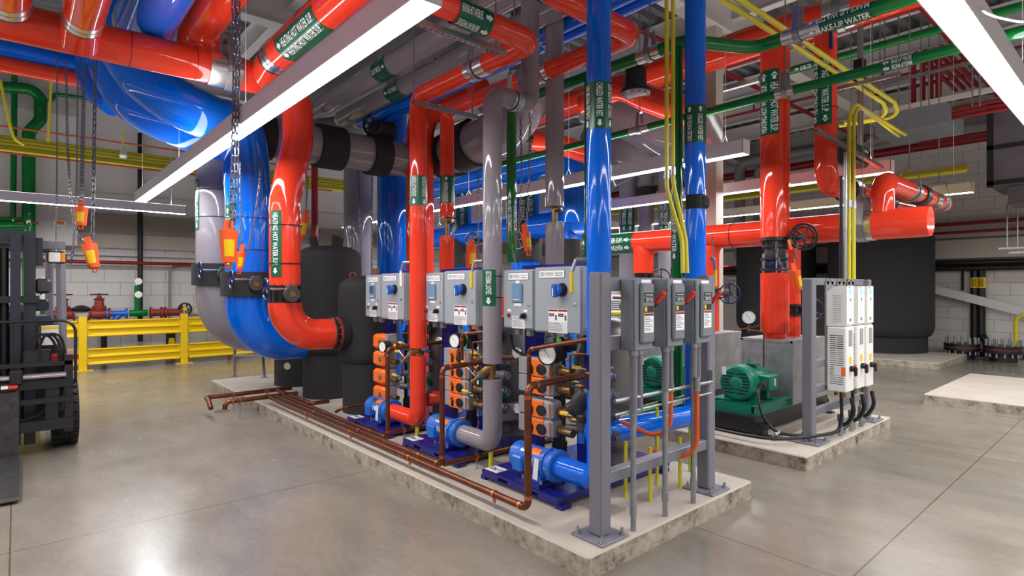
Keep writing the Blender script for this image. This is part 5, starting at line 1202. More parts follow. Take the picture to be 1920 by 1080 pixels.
# pressure gauge with copper lines by the galvanized housing
gauge('dial gauge on a copper stub left of the tall red suction pipe', PX(1404, 595, 6.75), 0.085, 0.13, (-0.9, -0.45, 0), 0.1)
copper('thin copper gauge line bending down beside the red suction pipe', [PX(1400, 618, 6.74), PX(1432, 622, 6.74), PX(1432, 690, 6.74)], 0.008, fit=False, group='copper gauge lines')
copper('thin copper gauge line running left from the stepped red stub', [PX(1377, 620, 6.78), PX(1428, 610, 6.9)], 0.008, fit=False, group='copper gauge lines')
# black cables along the plinth from motor to the drive frame
def cable(label, pts, r=0.017, m='dpipe', group='black power cables'):
    return tag(MB().tube(spline(pts, 8), r, 10).build('power_cable', m), label, 'cable', group)
zz = ZP + 0.06
cable('black cable from the nearest green motor, lying along the plinth to the drive frame', [(6.17, 2.89, 0.63), (6.03, 2.87, 0.56), (5.98, 2.80, 0.36), (6.0, 2.70, 0.22), (5.97, 2.58, zz), (6.05, 2.42, zz), (6.35, 2.25, zz), (6.46, 2.2, 0.3), (6.47, 2.2, 0.62)])
cable('black cable from the middle green motor, lying beside the other cable', [(6.17, 4.01, 0.63), (6.02, 3.98, 0.5), (5.68, 3.6, 0.22), (5.64, 3.2, zz), (5.66, 2.62, zz), (5.95, 2.36, zz + 0.01), (6.6, 2.24, zz), (6.78, 2.2, 0.35), (6.8, 2.2, 0.62)])
for i, (x, y) in enumerate(((5.93, 2.62), (6.10, 2.37))):
    mb = MB(); mb.b2((x - 0.10, y - 0.02, ZP), (x + 0.08, y + 0.02, ZP + 0.035)); 
    o = tag(mb.build('strut_channel', 'galv', smooth=False), ['short strut foot clamping the cables by the pump base', 'short strut foot clamping the cables by the drive frame post'][i], 'strut')
    for q in (-0.03, 0.04): MB().lathe([(0.022, -0.012), (0.022, 0.012)], (x + q, y, zz + 0.0), (0.6, -0.8, 0), 14).build('cable_clamp', 'galv', o)

# ---------------------------------------------------------------- drive frame with three white drive units
FR1 = (6.09, 2.37); FR2 = (7.62, 2.33); FT = 1.80
t = thing('equipment_frame', 'grey painted steel frame at the end of the pump plinth carrying three white drive units', 'frame', group='grey steel equipment frames')
for (x, y) in (FR1, FR2):
    MB().rbox((x, y, (ZP + 0.014 + FT) / 2), (0.105, 0.105, FT - ZP - 0.014), 0.012).build('post', 'steel', t); base_plate(t, x, y, ZP, 0.3)
for zq in (1.765, 0.92, 0.66, 0.43): MB().rbox(((FR1[0] + FR2[0]) / 2, FR1[1] - 0.02, zq), (FR2[0] - FR1[0] - 0.107, 0.06, 0.075), 0.006).build('rail', 'steel', t)
def vfd(label, x, zb, zt, lift=0.0):
    """narrow floor-to-eye drive: vented sides, key pad and handle on the narrow front (-Y)"""
    w, d = 0.21, 0.19; y1 = FR1[1] - 0.065; y0 = y1 - d
    t = thing('drive_unit', label, 'drive unit', (0, 0, 0), group='white variable speed drives')
    zm = zb + (zt - zb) * 0.62
    MB().b2((x - w / 2 - 0.01, y1 + 0.001, zb + 0.05), (x + w / 2 + 0.01, y1 + 0.014, zt + 0.05)).build('mounting_plate', 'galv', t, smooth=False)
    ear = MB()
    for s in (-0.06, 0.06): ear.cyl((x + s, y1 + 0.001, zt + 0.05), (x + s, y1 + 0.013, zt + 0.05), 0.035, n=18)
    ear.build('lifting_lugs', 'galv', t)
    lo = MB().rbox((x, (y0 + y1) / 2, (zb + zm) / 2 - 0.003), (w, d, zm - zb - 0.006), 0.012).build('lower_cover', 'vfd', t)
    up = MB(); up.prism([(y1, zm), (y0 + 0.02, zm), (y0, zm + 0.02), (y0, zt), (y1 - 0.08, zt), (y1, zt - 0.06)], (x - w / 2 + 0.006, 0, 0), (0, 1, 0), (0, 0, 1), (1, 0, 0), w - 0.012); up.build('upper_cover', 'vfd', t, smooth=False)
    vt = MB(); xs_ = x - w / 2
    for k in range(13): vt.b2((xs_ + 0.003, y0 + 0.05, zm + 0.05 + k * 0.022), (xs_ + 0.0055, y1 - 0.06, zm + 0.053 + k * 0.022))
    vt.build('upper_vents', 'gplastic', up and t, smooth=False)
    vt = MB()
    for k in range(24):
        z_ = zb + 0.08 + k * 0.0215
        for (a, b) in (((y0 + 0.03, y0 + 0.093), (y0 + 0.098, y1 - 0.03))[q] for q in (0, 1)): vt.b2((xs_ - 0.0005, a, z_), (xs_ + 0.002, b, z_ + (0.009 if k > 16 else 0.006)))
    vt.build('lower_vents', 'fan', t, smooth=False)
    MB().b2((x - 0.03, y0 - 0.002, zt - 0.09), (x + 0.03, y0, zt - 0.03)).build('key_pad', 'display', t, smooth=False)
    lb = MB(); flat_text(lb, 'ABB', (x - 0.05, y0 - 0.0015, zt - 0.022), (1, 0, 0), (0, 0, 1), w=0.04, h=0.014); lb.build('maker_lettering', 'pexit' if False else 'dred', t, smooth=False)
    MB().lathe([(0.018, 0), (0.018, 0.004)], (x, y0, zt - 0.14), (0, -1, 0), 16).build('dial_ring', 'gplastic', t)
    MB().b2((x - 0.02, y0 - 0.002, zm + 0.05), (x + 0.02, y0, zm + 0.08)).build('blue_mark', 'mblue', t, smooth=False)
    MB().rbox((x, y0 - 0.001, zm - 0.12), (0.09, 0.012, 0.17), 0.005).build('grip_recess', 'gplastic', t)
    MB().b2((x - 0.035, y0 - 0.002, zb + 0.29), (x + 0.035, y0, zb + 0.36)).build('yellow_label', 'yellow', t, smooth=False)
    MB().b2((xs_ - 0.0015, y0 + 0.01, zb + 0.17), (xs_ - 0.0005, y0 + 0.05, zb + 0.26)).build('orange_label', 'orange', t, smooth=False)
    MB().b2((xs_ - 0.0012, y0 + 0.05, zb + 0.17), (xs_ - 0.0004, y0 + 0.12, zb + 0.26)).build('rating_plate', 'white2', t, smooth=False)
    h = MB(); h.lathe([(0.03, 0), (0.03, 0.03), (0.024, 0.04)], (x, y0, zb + 0.24), (0, -1, 0), 18); h.rbox((x, y0 - 0.05, zb + 0.215), (0.034, 0.03, 0.1), 0.01); h.build('rotary_handle', 'blackm', t)
    MB().b2((x - 0.017, y0 - 0.0655, zb + 0.2), (x + 0.017, y0 - 0.0645, zb + 0.25)).build('red_mark', 'dred', h and t, smooth=False)
    for q in (-0.05, 0.05): MB().cyl((x + q, y0 + 0.1 + q, zb), (x + q, y0 + 0.1 + q, zb - 0.06), 0.022, n=8).build('cable_gland', 'brass', t)
    return t
xv = [PY(1597, 600, 2.02).x, PY(1620, 600, 2.02).x, PY(1637, 600, 2.02).x]
xv[0] = 6.47
vfd('nearest of the three white drive units on the steel frame', xv[0] , 0.63, 1.72)
vfd('middle of the three white drive units on the steel frame', xv[0] + 0.325, 0.63, 1.72)
vfd('farthest of the three white drive units on the steel frame', xv[0] + 0.61, 0.62, 1.72)
for i in range(3):
    x = xv[0] + 0.31 * i
    cable(['nearest', 'middle', 'farthest'][i] + ' black cable bending down from a drive unit into a conduit stub', [(x + 0.05, 2.12, 0.56), (x + 0.05, 2.10, 0.42), (x + 0.09, 2.16, 0.3), (x + 0.12, 2.22, 0.25)], 0.02, group='short drive cables')
    for j in (0, 1):
        xx = x + 0.1 + 0.13 * j; conduit('%s galvanized conduit stub %s the drive units, %s' % (('nearest', 'middle', 'farthest')[i], 'below', 'front' if j == 0 else 'rear'), [(xx, 2.24 + 0.02 * j, ZP), (xx, 2.24 + 0.02 * j, 0.36 - 0.07 * j)], 0.024, coup=[(xx, 2.24 + 0.02 * j, 0.33 - 0.07 * j)], group='drive conduit stubs')
# ---------------------------------------------------------------- green lines overhead
o = pipe('insulated_pipe', 'long green make-up water pipe overhead that kinks above the front frame', [(XG, 5.05, 2.0), (XG, 5.05, zg), (XG, 2.75, zg), (5.05, 2.45, zg + 0.02), (5.05, -2.5, zg + 0.02)], 0.058, 'green', rf={1: 0.1, 2: 0.2, 3: 0.2})
a = PX(1510, 60, 5.05).y; b = PX(1640, 30, 5.05).y
plabel(o, (5.05, a, zg + 0.02), (5.05, b, zg + 0.02), 0.059, [('MAKE-UP WATER', -50, -1, -1), ('MAKE-UP WATER', 28, 1, -1)], h=0.05)
plabel(o, (XG, 5.05, 2.35), (XG, 5.05, 2.75), 0.059, [('DOMESTIC CW', -20, 1, 1), ('DOMESTIC CW', 50, -1, 1)], h=0.05)
for (xx, u0, u1) in ((XG, 1198, 1240), (5.05, 1468, 1540)):
    a, b = PX(u0, 100, xx).y, PX(u1, 100, xx).y; zz_ = zg + (0.02 if xx > 5 else 0); ring(o, 'clamp_band', (xx, a, zz_), (xx, b, zz_), 0.064, 'silver')
    hanger((xx, (a + b) / 2 if xx < 5 else a * 0.6 + b * 0.4, zz_), 0.066, ax=(0, 1, 0), label='steel strap hanger on the %s band of the long kinked green pipe' % ('left' if xx < 5 else 'right'))
p = PX(1103, 170, XG); tag(MB().cyl((XG, p.y, 1.9), (XG, p.y, zg - 0.04), 0.04, n=24).build('insulated_pipe', 'green'), 'thin green vertical pipe just left of the tall blue front riser', 'pipe')
XL = 6.0; zl = 3.73
o = pipe('insulated_pipe', 'second green make-up water pipe overhead, lower and straight', [(XL, 7.2, zl), (XL, -2.5, zl)], 0.049, 'green')
a = PX(1660, 130, XL).y; b = PX(1715, 115, XL).y; plabel(o, (XL, a + 0.02, zl), (XL, b, zl), 0.05, [('MAKE-UP WATER', -35, 1, -1), ('MAKE-UP WATER', 25, -1, -1)], h=0.045)
for (u0, u1, kk) in ((1455, 1490, 'right'), (1182, 1218, 'left')):
    a, b = PX(u0, 180, XL).y, PX(u1, 180, XL).y; ring(o, 'clamp_band', (XL, a, zl), (XL, b, zl), 0.054, 'silver'); hanger((XL, (a + b) / 2, zl), 0.056, ax=(0, 1, 0), label='strap hanger on the %s band of the lower straight green pipe' % kk)
XK = 9.0; zk = 5.05; yk = PX(1345, 160, XK).y
o = pipe('insulated_pipe', 'third green pipe high under the deck, dropping down beside the cream column', [(XK, -2.0, zk), (XK, yk, zk), (XK, yk, 1.5)], 0.055, 'green', rf=0.1)
a, b = PX(1342, 130, XK).y, PX(1425, 130, XK).y; ring(o, 'clamp_band', (XK, a - 0.15, zk), (XK, b, zk), 0.06, 'silver')
plabel(o, (XK, PX(1490, 115, XK).y, zk), (XK, PX(1525, 110, XK).y, zk), 0.056, [('DOM. CW', 0, 1, -1)], h=0.06)
# ---------------------------------------------------------------- overhead at the upper left
def branch(label, u, v, yj, m, r, zoff=0.0, bands=True, mtl='red', y_end=-1.5, stub=True):
    p = PY(u, v, yj); x = p.x; z = p.z
    o = tag(MB().tube([(x, yj - 0.12, z), (x, y_end, z)], r, 36).build('insulated_pipe', mtl), label, 'pipe')
    if bands:
        ring(o, 'clamp_band', (x, yj - 0.14, z), (x, yj - 0.23, z), r * 1.04, 'silver', 40); ring(o, 'clamp_band', (x, yj - 0.24, z), (x, yj - 0.33, z), r * 1.03, 'silver', 40)
        ring(o, 'coupling_ring', (x, yj - 0.145, z), (x, yj - 0.10, z), r * 1.02, 'blackm', 36)
    return o, x, z
o, xb, zb_ = branch('red overhead branch with green heating label, joined to the big red header', 508, 116, 6.38, 'red', 0.165)
plabel(o, (xb, PX(545, 80, xb).y, zb_), (xb, PX(618, 30, xb).y, zb_), 0.166, [('HEATING HOT WATER SUP.', -20, 1, -1), ('HEATING HOT WATER SUP.', 16, 1, -1)], h=0.075, arc=(-48, 60))
for uu in (522, 585): 
    q = PX(uu, 90, xb).y; ring(o, 'cable_tie', (xb, q, zb_), (xb, q - 0.01, zb_), 0.168, 'rubber', 40)
tag(pipe('insulated_pipe', None, [(xb, 6.32, zb_), (xb, 6.6, zb_ - 0.08), (xb + 0.1, 6.7, 4.0)], 0.155, 'red', rf=0.1), 'short red saddle joining the labelled branch to the header', 'pipe')
o, xb, zb_ = branch('red overhead branch with silver bands near the left edge', 152, 48, 6.38, 'red', 0.15)
tag(pipe('insulated_pipe', None, [(xb, 6.3, zb_), (xb, 6.42, zb_ - 0.05), (xb, 6.55, 3.95)], 0.15, 'red', rf=0.12), 'short red saddle under the banded branch near the left edge', 'pipe')
branch('red overhead branch with silver bands at the very corner', 14, 14, 6.42, 'red', 0.16)
o, xb, zb_ = branch('thick blue overhead header crossing behind the big red one', 262, 62, 7.4, 'blue', 0.265, mtl='blue', bands=False)
ring(o, 'clamp_band', (xb, 7.2, zb_), (xb, 7.06, zb_), 0.275, 'silver', 40); ring(o, 'clamp_band', (xb, 7.04, zb_), (xb, 7.0, zb_), 0.272, 'silver', 40)
pipe('insulated_pipe', 'thick red overhead pipe with rounded end behind the big red header', [(1.56, -1.5, 4.66), (1.56, 7.22, 4.66), (1.56, 7.22, 4.15)], 0.215, 'red', rf=0.3)
# far blue and red runs at the left edge
for (v, m, r, lab, yy) in ((106, 'blue', 0.15, 'blue pipe far away at the upper left, running along the wall', 12.0), (134, 'red', 0.13, 'red pipe far away at the upper left just below the blue one', 12.0)):
    z = PY(75, v, yy).z; tag(MB().cyl((-6, yy, z), (1.2, yy, z), r, n=28).build('insulated_pipe', m), lab, 'pipe')
# green domestic water piping on the far wall
YG2 = 15.0
def gp_(label, px, r, rf=None): return pipe('insulated_pipe', label, [PY(u, v, YG2) for u, v in px], r, 'green', rf=rf or r * 2)
gp_('thick green pipe on the far wall with an offset, dropping behind the forklift', [(-80, 158), (76, 168), (76, 225), (54, 248), (54, 640)], 0.11)
gp_('thin green vertical pipe on the far wall at the left', [(28, 60), (24, 470)], 0.05)
gp_('thick green pipe running left above the forklift mast', [(-90, 428), (50, 424)], 0.115)
gp_('thin green pipe running left above the forklift mast', [(-90, 410), (48, 411)], 0.045)
gp_('thin green pipe with a small jog passing behind the hanging chains', [(78, 188), (100, 188), (100, 176), (160, 184), (330, 205)], 0.04)
for uu in (38, 66): 
    p = PY(uu, 418, 14.9); tag(MB().cyl(p - V((0.05, 0, 0)), p + V((0.05, 0, 0)), 0.03, n=10).build('bronze_plug', 'brass'), 'small bronze plug at the side of the thick green pipe', 'fitting', 'bronze plugs')
# yellow conduit rack, orange and red thin lines along the far wall
for i, (v, r) in enumerate(((277, 0.05), (284, 0.05), (291, 0.045), (298, 0.04), (303, 0.035))):
    p = PY(150, v, 14.2); tag(MB().cyl((-6, 14.2 - 0.06 * i, p.z), (6.5, 14.2 - 0.06 * i, p.z), r, n=10).build('wall_mounted_conduit', 'ycond'), ['top', 'second', 'third', 'fourth', 'lowest'][i] + ' of five yellow conduits along the far wall', 'conduit', 'far yellow conduits')
for i, (u, v, m) in enumerate(((130, 254, 'orangehose'), (130, 300, 'dred'))):
    p = PY(u, v, 14.7 - 0.9 * i); tag(MB().cyl((-6, p.y, p.z), (6.0, p.y, p.z), 0.018, n=8).build('wall_mounted_conduit', m), ['thin orange conduit above the yellow rack on the far wall', 'thin red conduit below the yellow rack on the far wall'][i], 'conduit')
pts = [(0, 150), (20, 240), (27, 262), (46, 272)]
tag(MB().tube(fillet([PY(u, v, 13.6) for u, v in pts], 0.2), 0.025, 10).build('conduit', 'ycond'), 'pale yellow conduit slanting down at the left edge', 'conduit')
tag(MB().tube(fillet([PY(u, v, 13.6) for u, v in ((99, 100), (95, 170), (90, 265))], 0.2), 0.022, 10).build('conduit', 'ycond'), 'pale yellow conduit dropping below the big red header', 'conduit')
p = PY(231, 292, 13.9); t = thing('smoke_detector', 'small white detector hanging under the yellow conduits', 'detector', p); MB().lathe([(0.06, 0.03), (0.075, 0.0), (0.05, -0.05)], (0, 0, 0), (0, 0, 1), 20).build('sensor', 'white', t); MB().b2((-0.06, -0.05, 0.03), (0.06, 0.05, 0.12)).build('mounting_box', 'gplastic', t, smooth=False)
p = PY(232, 255, 13.9); MB().cyl((0, 0, 0.12), (0, 0, 0.5), 0.015, n=8).build('conduit_stem', 'ycond', t)
tag(MB().cyl(PY(263, 640, 15.8), PY(263, 250, 15.8), 0.055, n=16).build('soil_pipe', 'dpipe'), 'black vertical pipe on the far wall behind the guardrail', 'pipe')
tag(MB().cyl(PY(590, 520, 13.0), PY(590, 300, 13.0), 0.075, n=16).build('fire_pipe', 'firered'), 'bright red vertical pipe far behind, beside the red riser', 'pipe')
pipe('wall_mounted_pipe', 'dark red pipe running along the far wall above the block courses', [(-6, 15.7, 2.28), (6, 15.7, 2.28)], 0.04, 'firered')
pipe('conduit', 'grey conduit bending down the far block wall', [PY(362, 497, 15.9), PY(318, 499, 15.9), PY(317, 640, 15.9)], 0.032, 'gplastic', rf=0.2, cat='conduit')
p0 = PY(145, 460, 15.3); struct(MB().b2((X0, 15.35, p0.z), (p0.x, Y1 - 0.05, ZC)).build('trim_12', 'beam', smooth=False))
p = PY(112, 418, 15.3); tag(MB().b2((p.x - 0.1, p.y, p.z - 0.06), (p.x + 0.1, p.y + 0.02, p.z + 0.06)).build('wall_sign', 'white'), 'small white and orange sign high on the left wall', 'sign')
MB().b2((p.x - 0.07, p.y - 0.003, p.z - 0.035), (p.x + 0.07, p.y - 0.001, p.z + 0.035)).build('orange_panel', 'orange', bpy.data.objects['wall_sign'], smooth=False)

# ---------------------------------------------------------------- grey geothermal mains with black bands, and risers behind the skids
def main_pipe(label, pts, r, m, bands=(), n=40):
    o = tag(MB().tube(spline(pts, 8), r, n).build('insulated_pipe', m), label, 'pipe')
    for (a, b, k) in bands: ring(o, 'insulation_band', V(a), V(b), r * k, 'black', 40)
    return o
yk1 = 8.35; zk1 = 3.84
def kx(u): return PY(u, 270, yk1).x
main_pipe('thick grey overhead main with black insulated bands behind the red riser', [(kx(455), yk1, zk1), (kx(600), yk1, zk1), (kx(770), yk1, zk1)], 0.28, 'grey', [((kx(455), yk1, zk1), (kx(508), yk1, zk1), 1.16), ((kx(592), yk1, zk1), (kx(640), yk1, zk1), 1.17), ((kx(690), yk1, zk1), (kx(722), yk1, zk1), 1.17)])
tg = thing('valve_operator', 'black round valve operator on top of the thick grey main', 'valve', (kx(700), yk1 - 0.05, zk1 + 0.42)); hw = MB(); handwheel(hw, (-0.1, -0.12, 0.02), (-1, -0.6, 0), 0.16, 0.02); hw.build('handwheel', 'blackm', tg); MB().cyl((-0.05, 0, 0.0), (0.3, 0.0, 0.0), 0.15, n=24).build('insulated_body', 'black', tg); MB().cyl((0.05, 0, 0), (0.05, 0, -0.2), 0.09, n=14).build('neck', 'black', tg)
main_pipe('thick grey main turning upward behind the grey front riser', [D(825, 297, 9.9), D(860, 283, 9.4), D(905, 262, 8.8), D(948, 240, 8.4), D(985, 190, 8.3), D(1000, 110, 8.4), D(1000, 20, 8.6)], 0.34, 'grey', [(D(836, 296, 9.75), D(852, 288, 9.5), 1.14), (D(868, 279, 9.25), D(896, 266, 8.9), 1.14)])
xr_ = 5.05
for (u, m, r, v0, lab) in ((787, 'red', 0.23, 215, 'thick red riser standing behind the slimmer red front riser'), (735, 'blue', 0.26, 190, 'thick blue riser standing behind the far control cabinets'), (671, 'grey', 0.27, 300, 'thick grey riser standing behind the middle black tank')):
    b = PX(u, 500, xr_); top = PX(u, v0, xr_)
    q = [(xr_, b.y, 0.14), (xr_, b.y, top.z), (xr_, b.y - 1.6, top.z)] if m == 'red' else [(xr_, b.y, 0.14), (xr_, b.y, top.z)]
    pipe('insulated_pipe', lab, q, r, m, rf=0.4)
p = PX(671, 520, xr_)
tag(MB().b2((4.75, 7.7, -0.01), (5.4, 11.2, 0.14)).build('floor_slab', 'conc', smooth=False), None, None, kind='structure')
# two labelled grey pipes and two slimmer blue ones sloping away above, on a strut trapeze
far = 8.75
for i, (u, v, x, r, m, uL, lab) in enumerate(((740, 118, 3.55, 0.135, 'grey', 726, 'upper of two grey overhead pipes with green loop labels'), (765, 158, 3.98, 0.118, 'grey', 747, 'lower of two grey overhead pipes with green loop labels'), (790, 176, 4.28, 0.075, 'blue', 0, 'slim blue overhead pipe just below the grey ones'), (780, 196, 4.5, 0.07, 'blue', 0, 'lowest slim blue overhead pipe beside the red elbow'))):
    p = PX(u, v, x); o = tag(MB().cyl((x, far, p.z), (x, 1.2, p.z), r, n=32).build('insulated_pipe', m), lab, 'pipe')
    ring(o, 'cut_end', (x, far, p.z), (x, far + 0.12, p.z), r * 0.72, 'cream')
    if uL:
        a = PX(uL - 14, v, x).y; b = PX(uL + 12, v, x).y
        plabel(o, (x, a, p.z), (x, b, p.z), r, [('GEOTHERMAL LOOP RET.' if i == 0 else 'GEOTHERMAL LOOP SUP.', -15, -1, 1 if i == 0 else -1)], h=0.06, arc=(-60, 80))
        for q in (a - 0.08, b + 0.08): ring(o, 'cable_tie', (x, q, p.z), (x, q + 0.01, p.z), r + 0.005, 'rubber')
    zlow = p.z
tag(MB().b2((3.1, far - 0.06, 4.17), (5.0, far - 0.02, 4.21)).build('trapeze_strut', 'galv'), 'slotted strut trapeze under the far ends of the grey overhead pipes', 'strut')
a = PY(773, 184, 4.78); b = PY(892, 214, 4.78); z_ = (a.z + b.z) / 2
def slotted(label, p0, p1, group=None):
    p0, p1 = V(p0), V(p1); d = (p1 - p0); L = d.length; d.normalize(); s = d.cross(V((0, 0, 1))).normalized(); mb = MB(); h = 0.041
    mb.bar(p0, p1, 0.003, h); mb.bar(p0 + s * 0.041, p1 + s * 0.041, 0.003, h)
    o = mb.build('strut_channel', 'galv', smooth=False); tag(o, label, 'strut', group)
    w = MB().bar(p0 + s * 0.0205 - V((0, 0, h / 2)), p1 + s * 0.0205 - V((0, 0, h / 2)), 0.041, 0.003).build('web', 'galv', o, smooth=False)
    sl = MB(); k = int(L / 0.05)
    R = Matrix((d, s, V((0, 0, 1)))).transposed()
    for i in range(k): sl.box(p0 + d * (0.025 + 0.05 * i) + s * 0.0205 - V((0, 0, h / 2 + 0.0017)), (0.028, 0.012, 0.001), R)
    sl.build('slots', 'fan', o, smooth=False)
    return o
slotted('perforated strut under the elbows of the two slim red risers', (a.x, 4.78, 3.50), (b.x, 4.78, 3.50))
slotted('perforated strut under the labelled red overhead run', (1.95, 3.37, 3.52), (2.85, 3.37, 3.52))
for (x, y, z) in ((a.x + 0.03, 4.8, 3.5), (b.x - 0.03, 4.8, 3.5), (2.05, 3.4, 3.52), (2.8, 3.4, 3.52)):
    tag(MB().cyl((x, y, z - 0.03), (x, y, 6.2), 0.006, n=8).build('hanger_rod', 'rod'), 'thin threaded rod carrying a strut below the deck', 'rod', 'threaded rods')
# round ducts up under the deck
tag(MB().tube(spline([D(520, 190, 12.5), D(640, 170, 11.5), D(720, 120, 10.2), D(770, 70, 9.4), D(830, 40, 8.8), D(930, 10, 8.6)], 8), 0.45, 32).build('round_duct', 'purple'), 'dull grey round duct curving under the deck above the grey pipes', 'duct')
tag(MB().tube(spline([D(600, 250, 14), D(690, 235, 12.5), D(790, 190, 11.5), D(900, 170, 11)], 8), 0.42, 32).build('round_duct', 'purple'), 'dull grey round duct lower and farther behind the blue riser', 'duct')
# red tee with dark strainer, big pale ducts right of the tall blue riser
main_pipe('red elbow passing a dark strainer right of the tall blue front riser', [D(1100, 195, 8.2), D(1160, 165, 7.6), D(1215, 185, 7.4), D(1270, 205, 7.2), D(1308, 214, 7.2)], 0.17, 'red')
t = thing('strainer', 'dark strainer with pale bolted cover hanging under the upper red pipe', 'strainer', D(1192, 158, 7.2)); MB().lathe([(0.13, 0.2), (0.14, -0.06), (0.185, -0.07), (0.185, -0.11)], (0, 0, 0), (0, 0, 1), 24).build('body', 'blackm', t); b_ = MB().lathe([(0.18, -0.11), (0.18, -0.125)], (0, 0, 0), (0, 0, 1), 24); bolts(b_, (0, 0, -0.12), (0, 0, 1), 0.155, 10, 0.014, 0.03); b_.build('bolted_cover', 'gplastic', t)
main_pipe('wide pale grey duct sloping behind the tall blue front riser', [D(1110, 190, 10), D(1180, 215, 9.6), D(1260, 245, 8.6), D(1312, 262, 8.1)], 0.42, 'grey')
main_pipe('wide pale grey elbow end hanging behind the nearer linear light', [D(1120, 250, 11), D(1165, 285, 10.6), D(1190, 330, 10.6)], 0.42, 'grey')
main_pipe('orange red pipe with silver band low behind the rear grey riser', [D(1000, 262, 9.2), D(1060, 275, 9.2), D(1100, 288, 9.2), D(1126, 296, 9.2)], 0.16, 'red')
# blue mains far behind the near cabinets
hb = 7.45
p = PX(950, 322, hb); zbm = p.z
pipe('insulated_pipe', 'thick blue header far behind the skids with a rounded right end', [(hb, 13, zbm), (hb, PX(1080, 300, hb).y, zbm), (hb, PX(1080, 300, hb).y, zbm - 1.2)], 0.235, 'blue', rf=0.35)
pipe('insulated_pipe', 'second thick blue header lower behind the middle cabinets', [(hb + 0.4, 13, PX(930, 415, hb).z - 0.15), (hb + 0.4, 7.1, PX(930, 415, hb).z - 0.15)], 0.25, 'blue')
for i, (u, w, v0, v1, lab, tx) in enumerate(((863, 0.26, 370, 540, 'blue vertical main behind the middle cabinets', 'CHILLED WATER SUP.'), (985, 0.29, 330, 560, 'blue vertical main behind the green pipe above the near cabinets', 'CHILLED WATER SUP.'), (1068, 0.22, 300, 560, 'blue vertical main between the rear grey riser and tall blue riser', None))):
    a = PX(u, 500, hb + 0.4); o = tag(MB().cyl((hb + 0.4, a.y, 0.0), (hb + 0.4, a.y, PX(u, v0, hb + 0.4).z), w, n=36).build('insulated_pipe', 'blue'), lab, 'pipe')
    if tx: plabel(o, (hb + 0.4, a.y, PX(u, 440, hb + 0.4).z), (hb + 0.4, a.y, PX(u, 362, hb + 0.4).z), w, [(tx, 22 if i else 10, -1, 1), (tx, -10 if i else -30, 1, 1)], h=0.085, arc=(-30 if i else -50, 42))
    z0_ = PX(u, 500 if i != 1 else 490, hb + 0.4).z; z1_ = PX(u, 450 if i != 1 else 416, hb + 0.4).z
    ring(o, 'insulation_band', (hb + 0.4, a.y, z0_), (hb + 0.4, a.y, z1_), w * 1.16, 'black', 40)
pipe('insulated_pipe', 'short red riser far behind the middle cabinets beside a dark handwheel', [(8.4, PX(880, 470, 8.4).y, 0), (8.4, PX(880, 470, 8.4).y, PX(880, 462, 8.4).z)], 0.17, 'red')
for (u, v, lab) in ((886, 450, 'dark handwheel above the orange chain bucket behind the middle cabinets'), (972, 452, 'dark handwheel left of the green pipe behind the near cabinets')):
    p = PX(u, v, 6.9); t = thing('valve_operator', lab, 'valve', p, group='far handwheels'); hw = MB(); handwheel(hw, (0, 0, 0), (-1, -0.5, 0), 0.15, 0.02, 4); hw.build('handwheel', 'blackm', t); MB().cyl((0, 0, 0), (0.4, 0.1, 0), 0.035, n=10).build('operator_shaft', 'blackm', t)
# pale grey risers far behind the front frame, with green loop labels
for i, (u, r, m, v0) in enumerate(((1178, 0.215, 'grey', 300), (1212, 0.17, 'grey', 330), (1246, 0.14, 'grey', 300))):
    a = PX(u, 400, 11.0); o = tag(MB().cyl((11.0, a.y, 0.0), (11.0, a.y, PX(u, v0, 11).z), r, n=32).build('insulated_pipe', m), ['left', 'middle', 'right'][i] + ' of three far grey risers seen between the tall blue riser and the yellow conduits', 'pipe')
    if i != 1: plabel(o, (11.0, a.y, PX(u, 436, 11).z), (11.0, a.y, PX(u, 376, 11).z), r, [('GEOTHERMAL LOOP RET.', 12, 1, -1), ('GEOTHERMAL LOOP SUP.', -28, 1, -1)], h=0.09, arc=(-50, 40))
    else: ring(o, 'insulation_band', (11.0, a.y, PX(u, 372, 11).z), (11.0, a.y, PX(u, 352, 11).z), r * 1.3, 'black')
# white boiler cabinets on their plinth
def boiler(label, x, y0, y1, top):
    t = thing('boiler', label, 'boiler', (0, 0, 0), group='white boiler cabinets')
    MB().b2((x, y0, 0.33), (x + 1.0, y1, top)).build('cabinet', 'cream' if False else 'vfd', t, smooth=False)
    MB().b2((x + 0.03, y0 + 0.03, ZP), (x + 0.97, y1 - 0.03, 0.33)).build('base', 'blackm', t, smooth=False)
    MB().b2((x - 0.006, y0 + 0.05, 0.4), (x - 0.001, y1 - 0.05, top - 0.6)).build('front_panel', 'vfd', t, smooth=False)
    lv = MB()
    for k in range(9): lv.b2((x - 0.008, y0 + 0.12, top - 0.5 + k * 0.045), (x - 0.002, y1 - 0.12, top - 0.48 + k * 0.045))
    lv.build('louvres', 'dgr', t, smooth=False)
    MB().cyl((x - 0.07, (y0 + y1) / 2, 0.75), (x, (y0 + y1) / 2, 0.75), 0.04, n=14).build('valve_knob', 'blackm', t)
    return t
boiler('white boiler cabinet seen under the left disconnect switch', 9.7, 7.15, 8.0, 1.55); boiler('white boiler cabinet seen between the left and middle disconnect switches', 9.4, 6.05, 6.75, 1.75); boiler('farthest white boiler cabinet on the same plinth', 9.9, 8.5, 9.4, 1.9)
pipe('copper_pipe', 'copper gas line in front of the white boiler cabinets', [PX(1150, 558, 9.0), PX(1245, 562, 9.0)], 0.03, 'copper'); tag(MB().lathe([(0.05, 0), (0.12, 0.05), (0.12, 0.22), (0.05, 0.27)], PX(1164, 572, 9.0), (0, -1, 0), 18).build('bronze_fitting', 'brass'), 'rounded bronze fitting behind the front post', 'fitting')
